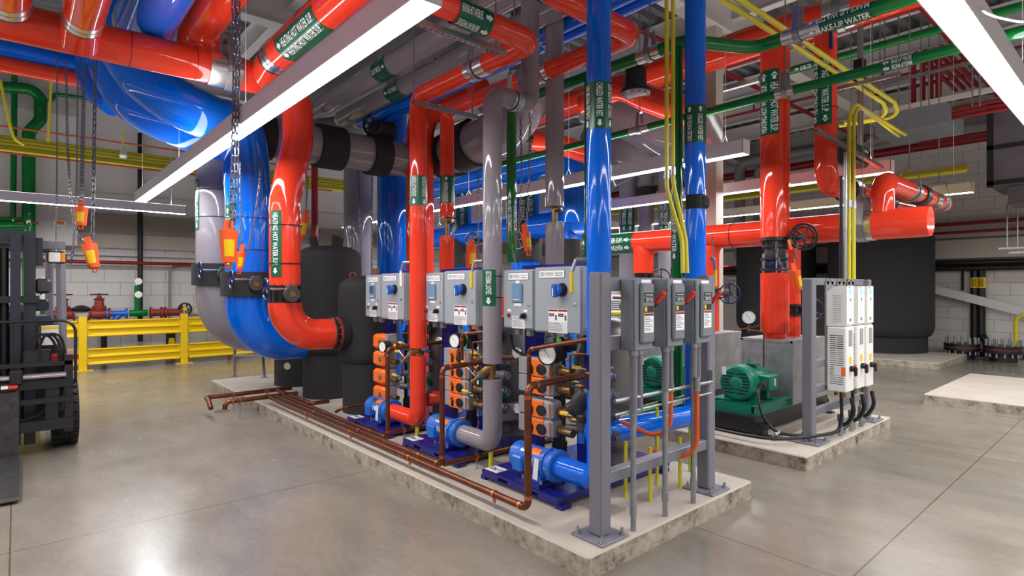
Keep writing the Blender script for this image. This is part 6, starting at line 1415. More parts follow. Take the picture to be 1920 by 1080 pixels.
tag(MB().cyl(PX(1145, 587, 8.5), PX(1240, 588, 8.5), 0.045, n=14).build('conduit', 'ycond'), 'yellow horizontal pipe seen behind the disconnect switches', 'pipe')
for i, (x, y) in enumerate(((9.05, 7.7), (9.0, 6.4))): pipe('copper_pipe', 'copper drain pipe %s along the boiler plinth edge' % ('far' if i == 0 else 'near'), [(x, y + 0.7, 0.24), (x, y - 0.6, 0.24)], 0.022, 'copper', group='boiler drain pipes')
# ---------------------------------------------------------------- left: guardrail, backflow line, forklift
YGR = 14.55
posts = [PY(u, 600, YGR).x for u in (155, 345, 512, 625)]
posts = [2 * posts[0] - posts[1]] + posts
g = thing('guardrail', 'yellow two-rail steel guardrail in front of the far wall', 'guardrail', (0, 0, 0))
for x in posts:
    p = MB().rbox((x, YGR, 0.56), (0.14, 0.14, 1.12), 0.012).build('post', 'yellow', g); MB().b2((x - 0.17, YGR - 0.13, 0), (x + 0.17, YGR + 0.13, 0.015)).build('base_plate', 'yellow', p, smooth=False)
    MB().rbox((x, YGR, 1.125), (0.13, 0.13, 0.02), 0.004).build('post_cap', 'gplastic', p)
for i in range(len(posts) - 1):
    for zc_ in (0.86, 0.28):
        x0, x1 = posts[i] + 0.09, posts[i + 1] - 0.09; prof = []
        n = 36
        for k in range(n + 1):
            t_ = k / n; z = zc_ - 0.17 + 0.34 * t_
            d = 0.045 * (math.exp(-((t_ - 0.06) / 0.06) ** 2) + math.exp(-((t_ - 0.5) / 0.06) ** 2) + math.exp(-((t_ - 0.94) / 0.06) ** 2))
            prof.append((d, z))
        mb = MB(); vs = []; fs = []
        for (d, z) in prof: vs += [(x0, YGR - 0.02 - d, z), (x1, YGR - 0.02 - d, z)]
        m_ = len(prof)
        for (d, z) in prof: vs += [(x0, YGR - 0.012 - d, z), (x1, YGR - 0.012 - d, z)]
        for k in range(m_ - 1): fs += [(2 * k, 2 * k + 1, 2 * k + 3, 2 * k + 2), (2 * m_ + 2 * k, 2 * m_ + 2 * k + 2, 2 * m_ + 2 * k + 3, 2 * m_ + 2 * k + 1)]
        mb.add(vs, fs); mb.build('rail', 'yellow', g, ang=70)
    for x in (posts[i] + 0.1, posts[i + 1] - 0.1):
        MB().b2((x - 0.035, YGR - 0.03, 0.15), (x + 0.035, YGR + 0.03, 0.40)).build('splice_plate', 'yellow', g, smooth=False); MB().b2((x - 0.035, YGR - 0.03, 0.70), (x + 0.035, YGR + 0.03, 0.99)).build('splice_plate', 'yellow', g, smooth=False)
# backflow preventer line behind the guardrail
YB_ = 15.35; zb__ = 1.13
def seg(name, label, u0, u1, r, m, cat='pipe'):
    a, b = PY(u0, 590, YB_).x, PY(u1, 590, YB_).x
    return tag(MB().cyl((a, YB_, zb__), (b, YB_, zb__), r, n=20).build(name, m), label, cat)
def gate(label, u, m='rust', flat=True):
    x = PY(u, 590, YB_).x; t = thing('gate_valve', label, 'valve', (x, YB_, zb__), group='gate valves of the backflow line')
    MB().lathe([(0.13, -0.2), (0.13, -0.17), (0.09, -0.15), (0.12, 0), (0.09, 0.15), (0.13, 0.17), (0.13, 0.2)], (0, 0, 0), (1, 0, 0), 20).build('body', m, t)
    MB().lathe([(0.11, 0.05), (0.13, 0.14), (0.13, 0.17), (0.09, 0.19), (0.08, 0.3), (0.11, 0.32), (0.05, 0.36), (0.03, 0.42)], (0, 0, 0), (0, 0, 1), 20).build('bonnet', m, t)
    hw = MB(); handwheel(hw, (0, 0, 0.43), (0, 0, 1), 0.16, 0.014, 4); hw.build('handwheel', 'blackm', t)
gate('rust red gate valve with flat black wheel above the guardrail', 186); gate('rust red gate valve with flat black wheel partly behind the forklift', 118)
o = seg('backflow_body', 'cream backflow preventer body with round black cover above the guardrail', 132, 172, 0.09, 'cream', 'backflow preventer'); x = PY(152, 590, YB_).x
MB().lathe([(0.17, 0.08), (0.18, 0.1), (0.18, 0.13), (0.13, 0.16), (0.05, 0.2)], (x, YB_, zb__), (0, 0, 1), 24).build('round_cover', 'blackm', o)
o = seg('strainer', 'blue wye strainer in the backflow line', 199, 238, 0.07, 'mblue', 'strainer'); x = PY(226, 590, YB_).x; MB().cyl((x, YB_, zb__), (x - 0.15, YB_, zb__ - 0.2), 0.06, n=14).build('strainer_leg', 'mblue', o)
for q in (200, 237): 
    xx = PY(q, 590, YB_).x; MB().cyl((xx - 0.02, YB_, zb__), (xx + 0.02, YB_, zb__), 0.12, n=20).build('flange', 'mblue', o)
seg('pipe_spool', 'green pipe spool in the backflow line', 242, 277, 0.075, 'green'); 
p = PY(257, 588, YB_); t = thing('pipe_riser', 'green riser with dial gauges standing on the backflow line', 'pipe', (p.x, YB_, zb__)); MB().cyl((0, 0, 0.05), (0, 0, 0.62), 0.055, n=16).build('riser', 'green', t)
for zz_ in (0.72, 0.42):
    gg = MB().lathe([(0.07, -0.03), (0.075, 0.0), (0.06, 0.004)], (0.02, -0.07, zz_), (0, -1, 0), 20).build('dial_gauge', 'gauge', t)
p = PY(81, 588, YB_); t = thing('pipe_riser', 'green riser with dial gauges beside the forklift mast', 'pipe', (p.x, YB_, zb__)); MB().cyl((0, 0, -0.2), (0, 0, 0.62), 0.055, n=16).build('riser', 'green', t); MB().lathe([(0.08, -0.03), (0.085, 0.0), (0.07, 0.004)], (0.02, -0.07, 0.72), (0, -1, 0), 20).build('dial_gauge', 'gauge', t); MB().lathe([(0.07, -0.03), (0.075, 0.0), (0.06, 0.004)], (0.02, -0.07, 0.38), (0, -1, 0), 20).build('dial_gauge', 'gauge', t)
o = seg('pipe_spool', 'rust red flanged spool in the backflow line', 282, 342, 0.085, 'rust')
for q in (283, 303, 310, 340): 
    xx = PY(q, 590, YB_).x; MB().cyl((xx - 0.02, YB_, zb__), (xx + 0.02, YB_, zb__), 0.13, n=20).build('flange', 'rust', o)
t = thing('valve_operator', 'black wheel with yellow hub at the right end of the backflow line', 'valve', PY(347, 579, YB_ - 0.1)); hw = MB(); handwheel(hw, (0, 0, 0), (-0.4, -1, 0), 0.13, 0.022, 5); hw.build('handwheel', 'blackm', t); MB().lathe([(0.04, 0), (0.05, 0.03)], (0, 0.0, 0), (-0.4, -1, 0), 14).build('hub', 'yellow', t)
o = seg('backflow_body', 'pale grey fitting at the right end of the backflow line', 352, 420, 0.11, 'cream', 'backflow preventer')
for (u, zt_, m, r, lab) in ((195, 0.9, 'dpipe', 0.06, 'black drop pipe seen between the guardrail rails, left'), (320, 0.9, 'dpipe', 0.10, 'black drop pipe with yellow tag between the guardrail rails'), (430, 1.1, 'firered', 0.04, 'bright red post behind the guardrail, left of the strut leg'), (446, 1.1, 'firered', 0.025, 'thin bright red post behind the guardrail')):
    x = PY(u, 600, 15.5).x; o = tag(MB().cyl((x, 15.5, 0), (x, 15.5, zt_), r, n=16).build('drop_pipe', m), lab, 'pipe')
    if u == 320: MB().prism([(-0.08, -0.08), (0.08, -0.08), (0.05, 0.1), (-0.05, 0.1)], (x, 15.38, 0.42), (1, 0, 0), (0, 0, 1), (0, -1, 0), 0.003).build('yellow_tag', 'yellow', o, smooth=False)

# forklift (front view, seen from its right) --------------------------------------------------------------
FX = -0.12
t = thing('forklift', 'dark navy counterbalance forklift parked at the left edge, forks lowered', 'forklift', (FX, 7.3, 0))
def P_(x, y, z): return V((x, y, z))
for s in (-1, 1):
    MB().b2((s * 0.225 - 0.045, 0.32, 0.10), (s * 0.225 + 0.045, 0.46, 2.27)).build('outer_mast_rail', 'truck', t, smooth=False)
    MB().b2((s * 0.115 - 0.04, 0.25, 0.12), (s * 0.115 + 0.04, 0.40, 2.25)).build('inner_mast_rail', 'truck', t, smooth=False)
MB().b2((-0.27, 0.33, 2.16), (0.27, 0.45, 2.28)).build('mast_crossbar', 'truck', t, smooth=False)
MB().b2((-0.30, 0.27, 1.55), (0.30, 0.38, 1.62)).build('mast_crossbar', 'blackm', t, smooth=False)
MB().b2((0.27, 0.36, 1.93), (0.33, 0.46, 2.22)).build('mast_bracket', 'truck', t, smooth=False)
for x in (-0.04, 0.03): MB().cyl((x, 0.36, 0.2), (x, 0.36, 2.1), 0.035, n=14).build('lift_cylinder', 'blackm', t)
# carriage and load backrest
c = MB(); c.b2((-0.56, 0.02, 0.70), (0.56, 0.10, 0.78)); c.b2((-0.56, 0.02, 0.28), (0.56, 0.10, 0.38)); c.b2((0.34, 0.05, 0.28), (0.44, 0.13, 0.78)); c.b2((-0.44, 0.05, 0.28), (-0.34, 0.13, 0.78)); c.b2((0.49, 0.04, 0.24), (0.56, 0.12, 1.02)); c.b2((-0.56, 0.02, 0.55), (0.56, 0.07, 0.6)); c.build('carriage', 'blackm', t, smooth=False)
r_ = MB(); 
for x in (-0.5, -0.3, -0.1, 0.1, 0.3): r_.cyl((x, 0.06, 0.95), (x, 0.06, 1.39), 0.008, n=8)
r_.tube(fillet([(-0.7, 0.06, 1.37), (0.58, 0.06, 1.37), (0.58, 0.06, 0.72)], 0.12, 8), 0.014, 10); r_.b2((-0.7, 0.04, 0.92), (0.55, 0.08, 0.96)); r_.build('load_backrest', 'blackm', t)
MB().cyl((-0.6, 0.0, 0.83), (0.5, 0.0, 0.83), 0.028, n=16).build('side_shift_cylinder', 'silver', t)
MB().rbox((0.12, -0.0, 0.83), (0.1, 0.1, 0.14), 0.015).build('cylinder_mount', 'blackm', t)
for i, x in enumerate((0.065, -0.42)):
    f = MB(); f.b2((x - 0.075, -0.02, 0.05), (x + 0.075, 0.03, 0.72))
    f.prism([(0.0, 0.035), (0.0, 0.085), (-0.25, 0.08), (-1.36, 0.045), (-1.40, 0.03), (-1.40, 0.022), (-0.2, 0.025)], (x - 0.075, 0.03, 0), (0, 1, 0), (0, 0, 1), (1, 0, 0), 0.15)
    f.build('fork', 'fork', t, smooth=False)
    MB().rbox((x, 0.0, 0.74), (0.13, 0.09, 0.08), 0.015).build('fork_hook', 'blackm', t)
MB().b2((0.06, -0.052, 0.735), (0.13, -0.048, 0.765)).build('red_sticker', 'red', t, smooth=False)
MB().b2((0.01, -0.052, 0.735), (0.06, -0.0475, 0.765)).build('white_sticker', 'white', t, smooth=False)
# body, wheels, guard
b_ = MB(); b_.rbox((0, 1.5, 0.6), (1.0, 1.7, 0.55), 0.06); b_.b2((-0.45, 0.5, 0.3), (0.45, 1.0, 0.9)); b_.build('chassis', 'blackm', t, smooth=False); MB().b2((0.3, 0.42, 0.93), (0.63, 1.0, 0.98)).build('fender', 'dred', t, smooth=False)
MB().rbox((0, 0.85, 1.08), (0.92, 0.25, 0.5), 0.03).build('dashboard', 'truck', t)
MB().rbox((-0.0, 2.2, 0.85), (1.06, 0.7, 1.0), 0.08).build('counterweight', 'truck', t)
MB().rbox((0.0, 1.65, 1.25), (0.55, 0.55, 0.5), 0.08).build('seat', 'rubber', t)
MB().torus((-0.05, 1.15, 1.42), (0, -0.6, 1), 0.17, 0.014).build('steering_wheel', 'blackm', t)
for s in (-1, 1):
    for (y, R) in ((0.62, 0.34), (2.1, 0.28)):
        w_ = MB().lathe([(R * 0.6, -0.11), (R * 0.94, -0.11), (R, -0.08), (R, 0.08), (R * 0.94, 0.11), (R * 0.6, 0.11)], (s * 0.52, y, R), (1, 0, 0), 40)
        for k in range(22):
            a = 2 * PI * k / 22
            for q in (-1, 1): w_.bar(V((s * 0.52 + q * 0.03, y + math.cos(a) * (R + 0.004), R + math.sin(a) * (R + 0.004))), V((s * 0.52 + q * 0.10, y + math.cos(a + 0.1) * (R + 0.004), R + math.sin(a + 0.1) * (R + 0.004))), 0.04, 0.022, (0, math.cos(a), math.sin(a)))
        wo = w_.build('wheel', 'tyre', t); MB().lathe([(R * 0.6, -0.06), (R * 0.55, 0.02), (R * 0.2, 0.03)], (s * 0.52, y, R), (s, 0, 0), 28).build('rim', 'dred', wo)
    MB().tube(fillet([(s * 0.50, 0.62, 0.9), (s * 0.49, 0.75, 2.12), (s * 0.45, 2.3, 2.18), (s * 0.45, 2.45, 1.2)], 0.12), 0.045, 10).build('guard_post', 'steel', t)
mb = MB(); 
for k in range(7): mb.bar((-0.45, 0.9 + 0.2 * k, 2.17), (0.45, 0.9 + 0.2 * k, 2.17), 0.03, 0.04)
mb.build('guard_bars', 'blackm', t, smooth=False)
MB().b2((0.30, 0.50, 2.12), (0.52, 0.66, 2.2)).build('lamp_bracket', 'steel', t, smooth=False)
l = MB().rbox((0.45, 0.56, 2.03), (0.17, 0.08, 0.13), 0.02).build('headlight', 'blackm', t)
MB().rbox((0.43, 0.515, 2.03), (0.1, 0.015, 0.105), 0.008).build('lens', 'gauge', l); MB().rbox((0.502, 0.516, 2.03), (0.04, 0.014, 0.105), 0.006).build('amber_lens', 'amber', l)
MB().b2((0.30, 0.42, 1.1), (0.46, 0.5, 1.3)).build('manual_pocket', 'white2', t, smooth=False); MB().b2((0.30, 0.415, 1.27), (0.46, 0.42, 1.3)).build('yellow_strip', 'yellow', t, smooth=False)
MB().rbox((0.28, 0.12, 1.0), (0.22, 0.1, 0.16), 0.015).build('valve_block', 'blackm', t)
for k in range(3):
    MB().tube(spline([(0.2 + 0.04 * k, 0.1, 1.05), (0.24 + 0.05 * k, 0.08, 1.22), (0.38 + 0.04 * k, 0.1, 1.2), (0.46 + 0.02 * k, 0.12, 0.95), (0.47, 0.12, 0.6)], 8), 0.013, 10).build('hydraulic_hose', 'rubber', t)
for k in range(2): MB().tube(spline([(0.15, 0.15, 0.38), (0.3, 0.16, 0.42), (0.44, 0.2, 0.56 + 0.05 * k)], 8), 0.013, 8).build('hydraulic_hose', 'rubber', t)
MB().rbox((0.33, 0.46, 1.72), (0.14, 0.12, 0.16), 0.03).build('mirror_housing', 'cast', t)
MB().rbox((0.31, 0.46, 1.52), (0.14, 0.1, 0.12), 0.02).build('tilt_bracket', 'truck', t)

# ---------------------------------------------------------------- chains and orange chain buckets
def chain(label, pts, pitch=0.045, w=0.026, r=0.0042): return tag(chain_mesh(pts, pitch * 1.15, w * 1.25, r * 1.2).build('hanging_chain', 'chain'), label, 'chain', 'hanging valve chains')
def bucket(label, p, w=0.16, h=0.34, tilt=0.0, yaw=None, dirv=-1):
    p = V(p); yaw = YAW - PI / 2 if yaw is None else yaw
    t = thing('hanging_bucket', label, 'chain bucket', p, rot=(0, tilt, yaw), group='orange chain buckets')
    n = 24; mb = MB(); prof = [(w * 0.5, 0.0), (w * 0.36, -h)]
    mb.lathe([(w * 0.46, -0.006), (w * 0.5, 0.0), (w * 0.36, -h), (w * 0.12, -h - 0.004)], (0, 0, 0), (0, 0, 1), 24); mb.build('bucket', 'borange', t)
    MB().rbox((-w * 0.02, 0.0, 0.035), (w * 0.55, w * 0.1, 0.12), 0.01).build('neck_plate', 'borange', t)
    lp = MB(); lp.tube([(-w * 0.16, 0, -h), (-w * 0.14, 0, -h - 0.05), (w * 0.14, 0, -h - 0.05), (w * 0.16, 0, -h)], 0.009, 8); lp.build('bottom_loop', 'borange', t)
    st = MB(); vs = []; fs = []
    for i in range(7):
        a = math.radians(-95 + 70 * i / 6); R0, R1 = w * 0.462 + 0.002, w * 0.39 + 0.002
        vs += [(R0 * math.cos(a), R0 * math.sin(a), -h * 0.3), (R1 * math.cos(a), R1 * math.sin(a), -h * 0.82)]
    for i in range(6): fs.append((2 * i, 2 * i + 1, 2 * i + 3, 2 * i + 2))
    s_ = st.add(vs, fs).build('yellow_sticker', 'yellow', t)
    ap = math.radians(-62); R = w * 0.44 + 0.004; tx = MB(); flat_text(tx, 'Babbitt', (R * math.cos(ap) - w * 0.25, R * math.sin(ap) - 0.004, -h * 0.48), (math.cos(0.48), math.sin(0.48), 0), (0, 0, 1), w=w * 0.42, h=0.022)
    for k in range(3): flat_text(tx, 'CHAIN WHEEL', (R * math.cos(ap) - w * 0.22, R * math.sin(ap) - 0.004, -h * (0.58 + 0.06 * k)), (math.cos(0.48), math.sin(0.48), 0), (0, 0, 1), w=w * 0.3, h=0.008)
    tx.build('lettering', 'ink', s_, smooth=False)
    return t
d1 = 5.15
chain('left strand of the large chain in front of the long lamp', [(D(431, 470, d1)), D(437, 300, d1), D(441, 100, d1), D(433, -150, d1)], 0.062, 0.042, 0.0065); chain('right strand of the large chain in front of the long lamp', [D(434, 470, d1 + 0.02), D(440, 380, d1 + 0.02), D(444, 280, d1 + 0.02), D(447, 100, d1 + 0.02), D(447, -150, d1)], 0.062, 0.042, 0.0065)
bucket('largest orange chain bucket hanging before the blue riser', D(429, 432, d1), 0.165, 0.29)
d2 = 6.6
chain('thin chain from the small bucket straight up along the blue riser', [D(452, 470, d2), D(450, 320, d2), D(447, 160, d2)], 0.045, 0.024, 0.0038); chain('thin chain slanting from the small bucket to the right edge of the blue riser', [D(463, 478, d2), D(478, 410, d2), D(486, 350, d2), D(487, 300, d2 + 0.5)], 0.045, 0.026, 0.004)
bucket('small orange chain bucket hanging low before the blue riser', D(453, 473, d2), 0.1, 0.2, 0.12)
d3 = 7.0
chain('chain carrying the tilted bucket at the left', [D(173, 452, d3), D(176, 330, d3), D(178, 150, d3), D(178, 60, d3)], 0.065, 0.042, 0.0065)
chain('chain looping loosely from the tilted bucket down and back up', [D(160, 458, d3), D(146, 440, d3), D(140, 425, d3), D(137, 470, d3), D(132, 495, d3), D(124, 492, d3)], 0.045, 0.026, 0.004)
chain('slack chain falling left of the tilted bucket', [D(140, 428, d3), D(131, 360, d3), D(126, 250, d3), D(124, 110, d3)], 0.045, 0.028, 0.004)
bucket('tilted orange chain bucket right of the forklift lamp', D(167, 458, d3), 0.165, 0.3, -0.22)
d4 = 8.0
chain('left strand of the chain over the small high bucket', [D(150, 425, d4), D(152, 330, d4), D(156, 110, d4)], 0.045, 0.026, 0.004); chain('right strand of the chain over the small high bucket', [D(154, 425, d4), D(156, 330, d4), D(160, 110, d4)], 0.045, 0.026, 0.004)
bucket('small high orange chain bucket against the far lamp', D(152, 388, d4), 0.17, 0.26)
chain('thin straight chain nearest the left edge', [D(105, 452, 8.6), D(107, 300, 8.6), D(107, 100, 8.6)], 0.042, 0.022, 0.0036); chain('thin straight chain left of the small high bucket', [D(142, 400, 8.6), D(144, 300, 8.6), D(146, 110, 8.6)], 0.042, 0.022, 0.0036)
d5 = 9.2
chain('chain hanging down the left side of the far grey riser', [D(677, 520, d5), D(675, 400, d5), D(671, 310, d5)], 0.05, 0.03, 0.005); chain('chain hanging down the right side of the far grey riser', [D(697, 520, d5), D(697, 400, d5), D(698, 318, d5)], 0.05, 0.03, 0.005)
chain('chain beside the red dog-leg riser with a bucket', [D(574, 450, 8.8), D(574, 390, 8.8), D(577, 330, 8.8)], 0.045, 0.028, 0.0045); bucket('orange chain bucket just right of the red dog-leg riser', D(573, 405, 8.8), 0.15, 0.36, 0.2)
chain('fine chain hanging between the slim red risers and the grey front riser', [D(896, 500, 7.4), D(897, 400, 7.4), D(897, 318, 7.4)], 0.04, 0.02, 0.0035); bucket('red orange chain bucket behind the middle cabinets', D(884, 462, 7.4), 0.14, 0.28, 0.1)
chain('chain down the green pipe to the bucket above the near cabinets', [D(985, 470, 6.2), D(988, 400, 6.2), D(992, 350, 6.2), D(994, 210, 6.2)], 0.045, 0.026, 0.004); chain('second chain along the green pipe above the near cabinets', [D(966, 500, 6.3), D(958, 455, 6.3), D(972, 440, 6.3), D(978, 330, 6.3), D(976, 210, 6.3)], 0.045, 0.026, 0.004)
bucket('orange chain bucket in front of the green pipe above the near cabinets', D(985, 436, 6.1), 0.11, 0.2, -0.15)
chain('chain looping from the black chain wheel to the bucket', [D(1455, 455, 6.45), D(1457, 480, 6.45), D(1466, 500, 6.45), D(1480, 508, 6.45), D(1490, 500, 6.45), D(1494, 470, 6.45), D(1497, 450, 6.45)], 0.045, 0.026, 0.004)
bucket('orange chain bucket hanging before the red suction pipe', D(1490, 508, 6.4), 0.115, 0.22, -0.2)
chain('chain on the handwheel right of the second blue riser', [D(1335, 440, 7.6), D(1338, 470, 7.6), D(1333, 490, 7.6)], 0.045, 0.026, 0.004)

# ---------------------------------------------------------------- right and far right
def big_tank(label, x, y, r, h):
    t = thing('insulated_tank', label, 'tank', (x, y, ZP), group='large black storage tanks')
    MB().lathe([(r * 0.88, 0), (r * 0.88, 0.4)], (0, 0, 0), (0, 0, 1), 56).build('skirt', 'black', t)
    prof = [(r * 0.85, 0.38)]
    for k in range(7): a = PI / 2 * k / 6; prof.append((r * 0.88 + r * 0.12 * math.sin(a), 0.38 + 0.3 * (1 - math.cos(a))))
    prof += [(r, h - 0.4), (r * 0.7, h - 0.1), (0.1, h)]
    MB().lathe(prof, (0, 0, 0), (0, 0, 1), 56).build('shell', 'black', t)
big_tank('large black storage tank at the right behind the white drive units', 16.55, 4.75, 1.15, 3.2); big_tank('large black storage tank behind the tall red suction pipe', 16.6, 7.4, 1.05, 3.3)
tag(MB().b2((16.4, 8.5, 0.14), (16.45, 8.55, 0.2)).build('tank_drain', 'brass'), 'tiny brass drain at a tank foot', 'fitting') if False else None
# grey gear enclosure with red conduits
EX = 11.0
t = thing('pull_box', 'long grey metal pull box hung under the deck at the upper right', 'pull box', (0, 0, 0))
MB().b2((EX, 2.22, 4.30), (EX + 1.1, 3.22, 4.62)).build('enclosure', 'dpanel', t, smooth=False)
MB().b2((EX - 0.05, 1.6, 4.625), (EX, 3.5, 4.70)).build('support_strut', 'cream', t, smooth=False)
for k in range(4):
    y = PX([1713, 1730, 1746, 1760][k], 150, EX + 0.5).y; r = [0.038, 0.04, 0.032, 0.044][k]
    pipe('conduit', ['leftmost', 'second', 'third', 'rightmost'][k] + ' of four dark red conduits dropping onto the grey pull box', [(EX + 3.5, y, 5.75 + 0.0 * k), (EX + 0.5, y, 5.75), (EX + 0.5, y, 4.62)], r, 'firered', rf=0.25, group='red drop conduits', cat='conduit')
    yy = 1.75 - 0.0 * k + 0.14 * k
    pipe('conduit', ['first', 'second', 'third', 'fourth'][k] + ' of four dark red conduits slanting to the right wall', [(9.6, 1.55 + 0.17 * k, 5.45), (16.9 + 0.12 * (3 - k), 1.55 + 0.17 * k, 5.30), (16.9 + 0.12 * (3 - k), 4.0, 5.30)], 0.036, 'firered', rf=0.25, group='red slanting conduits', cat='conduit')
for k in range(3): tag(MB().cyl((EX + 0.3, 2.22, 4.56 - 0.07 * k), (EX + 0.3, -3.0, 4.56 - 0.07 * k), 0.03, n=14).build('conduit', 'firered'), ['upper', 'middle', 'lower'][k] + ' of three red conduits leaving the end of the grey pull box', 'conduit', 'red side conduits')
slotted('slotted strut carrying the red conduits above the grey pull box', (EX - 0.5, 3.2, 4.98), (EX - 0.5, 1.2, 4.98)); slotted('slotted strut crossing under the slanting red conduits', (12.3, 3.2, 4.85), (12.3, 0.6, 4.85))
for (u, lab) in ((1568, 'a'), (1596, 'b'), (1636, 'c'), (1650, 'd'), (1659, 'e'), (1685, 'f'), (1727, 'g'), (1742, 'h'), (1823, 'i'), (1837, 'j')):
    p = PX(u, 200, 10.3); q = PX(u, 380 if lab in 'bc' else 215 if lab in 'defgh' else 200, 10.3)
    tag(MB().cyl((10.3, p.y, q.z), (10.3, p.y, 6.3), 0.01, n=8).build('hanger_rod', 'rod'), 'thin threaded rod hanging from the deck near the grey pull box', 'rod', 'threaded rods at the right')
p = PX(1612, 100, 8.6); o = tag(MB().cyl((8.6, p.y, 3.5), (8.6, p.y, 6.2), 0.03, n=12).build('support_pole', 'rod'), 'thick grey drop pole with two black boxes right of the second red suction pipe', 'pole')
for v in (122, 146): 
    q = PX(1612, v, 8.6); MB().box(q, (0.12, 0.12, 0.13)).build('black_box', 'blackm', o, smooth=False)
# yellow conduits of the upper right
for i in range(2):
    dy = 0.1 * i
    pts = [(3.6, 2.32 + dy, 4.10), (8.7 - dy, 2.32 + dy, 4.14), (9.0 - dy, 2.34 + dy, 4.02), (8.6 - dy, 2.95 - dy, 3.95)]
    o = tag(MB().tube(fillet(pts, 0.15), 0.026, 12).build('conduit', 'ycond'), ['nearer', 'farther'][i] + ' of two yellow conduits crossing the upper right under the green pipes', 'conduit', 'crossing yellow conduits')
    for u in (1503, 1528): pass
    xx = 5.7; MB().cyl((xx, 2.32 + dy, 4.112), (xx + 0.1, 2.32 + dy, 4.113), 0.034, n=12).build('coupling', 'galv', o)
    x = PY(1592 + 9 * i, 400, 2.3).x
    pts = [(x, 2.30, 1.80), (x, 2.30, 3.80), (9.2, 2.32 + 0.08 * i, 3.80)]
    o = tag(MB().tube(fillet(pts, 0.3), 0.02, 12).build('conduit', 'ycond'), ['left', 'right'][i] + ' of two yellow conduits rising from the white drive units and bending away', 'conduit', 'drive conduits')
    MB().cyl((x, 2.30, 2.6), (x, 2.30, 2.68), 0.026, n=12).build('coupling', 'galv', o)
tag(MB().cyl((PY(1585, 400, 2.3).x, 2.30, 1.80), (PY(1585, 400, 2.3).x, 2.30, 3.2), 0.018, n=14).build('conduit', 'galv'), 'bright galvanized conduit rising beside the yellow ones above the drive units', 'conduit'); tag(MB().cyl((PY(1577, 400, 2.36).x, 2.36, 1.80), (PY(1577, 400, 2.36).x, 2.36, 2.95), 0.02, n=14).build('conduit', 'dpipe'), 'black conduit rising beside the yellow ones above the drive units', 'conduit')
slotted('slotted strut arm sticking out beside the green valve actuator', (6.3, 2.4, 3.35), (8.4, 2.4, 3.25)); slotted('slotted strut crossing under the yellow conduits', (7.35, 2.7, 4.06), (7.35, 1.9, 4.06))
# right wall: mains, conduits, duct
pipe('wall_mounted_pipe', 'long dark red fire main along the right wall under the deck', [(17.4, 0.5, 5.3), (17.4, 14, 5.3)], 0.11, 'firered'); pipe('wall_mounted_pipe', 'thin dark red pipe on the right wall above the cream beam', [(17.9, -5, 3.32), (17.9, 9, 3.32)], 0.045, 'firered'); pipe('wall_mounted_pipe', 'second thin dark red pipe just below it on the right wall', [(17.85, -5, 3.1), (17.85, 9, 3.1)], 0.035, 'firered')
pipe('insulated_pipe', 'pale grey pipe high along the right wall with an elbow down', [(17.1, 4.5, 5.62), (17.1, PX(1387, 300, 17.1).y, 5.62), (17.1, PX(1387, 300, 17.1).y, 2.6)], 0.16, 'grey', rf=0.3)
tag(MB().tube(fillet([(17.1, PX(1423, 400, 17.1).y, 2.6), (17.1, PX(1423, 400, 17.1).y, 5.3), (17.1, 8.0, 5.3)], 0.3), 0.15, 20).build('insulated_pipe', 'grey'), 'second pale grey pipe dropping beside the elbow on the right wall', 'pipe')
for i, z in enumerate((2.42, 2.28)): tag(MB().cyl((18.0, -6, z - 0.08), (18.0, 12, z - 0.08), 0.07, n=14).build('wall_mounted_conduit', 'dpipe'), ['upper', 'lower'][i] + ' black pipe running along the right wall under the cream beam', 'conduit', 'black wall pipes')
for i, u in enumerate((1827, 1840)):
    x = 18.1; p = PX(u, 500, x); o = tag(MB().tube(fillet([(x, p.y, 2.3), (x, p.y, 0.55), (x - 0.1 * i, p.y - 0.12 * i, 0.35), (x - 0.1 * i, p.y - 0.12 * i, 0)], 0.15), 0.085, 16).build('conduit', 'dpipe'), ['left', 'right'][i] + ' of two black conduits with yellow bands dropping down the right wall', 'conduit', 'black drop conduits')
    z = PX(u, 530, x).z; ring(o, 'yellow_band', (x, p.y, z - 0.13), (x, p.y, z + 0.13), 0.088, 'yellow', 20)
    tx = MB(); 
    for k in range(3): tx.b2((x - 0.091, p.y - 0.05 + 0.035 * k, z - 0.1), (x - 0.0885, p.y - 0.035 + 0.035 * k, z + 0.1))
    tx.build('printed_lines', 'ink', o, smooth=False)
p = PX(1805, 500, 18.15); o = tag(MB().cyl((18.15, p.y, 1.62), (18.15, p.y, 2.3), 0.03, n=10).build('conduit', 'dpipe'), 'thin black conduit with a small white outlet box on the right wall', 'conduit'); MB().rbox((18.13, p.y, 1.56), (0.1, 0.16, 0.14), 0.01).build('outlet_box', 'white2', o)
for i, (u, v) in enumerate(((1804, 672), (1881, 678))):
    p = PZ(u, v, 0.0); t = thing('flanged_stub', ['left', 'right'][i] + ' black flanged stub with a ring of bolts on the floor at the right wall', 'pipe stub', (p.x, p.y, 0), group='flanged floor stubs'); R = 0.36
    MB().lathe([(R * 0.72, 0), (R * 0.72, 0.2)], (0, 0, 0), (0, 0, 1), 28).build('stub', 'dpipe', t); MB().lathe([(R, 0.2), (R, 0.27)], (0, 0, 0), (0, 0, 1), 32).build('flange', 'blackm', t); MB().lathe([(R * 0.95, 0.27), (R * 0.95, 0.3)], (0, 0, 0), (0, 0, 1), 32).build('gasket', 'rust', t); MB().lathe([(R, 0.3), (R, 0.37)], (0, 0, 0), (0, 0, 1), 32).build('blind_flange', 'blackm', t)
    bo = MB(); bolts(bo, (0, 0, 0.31), (0, 0, 1), R * 0.87, 14, 0.024, 0.2); bo.build('stud_bolts', 'galv', t)
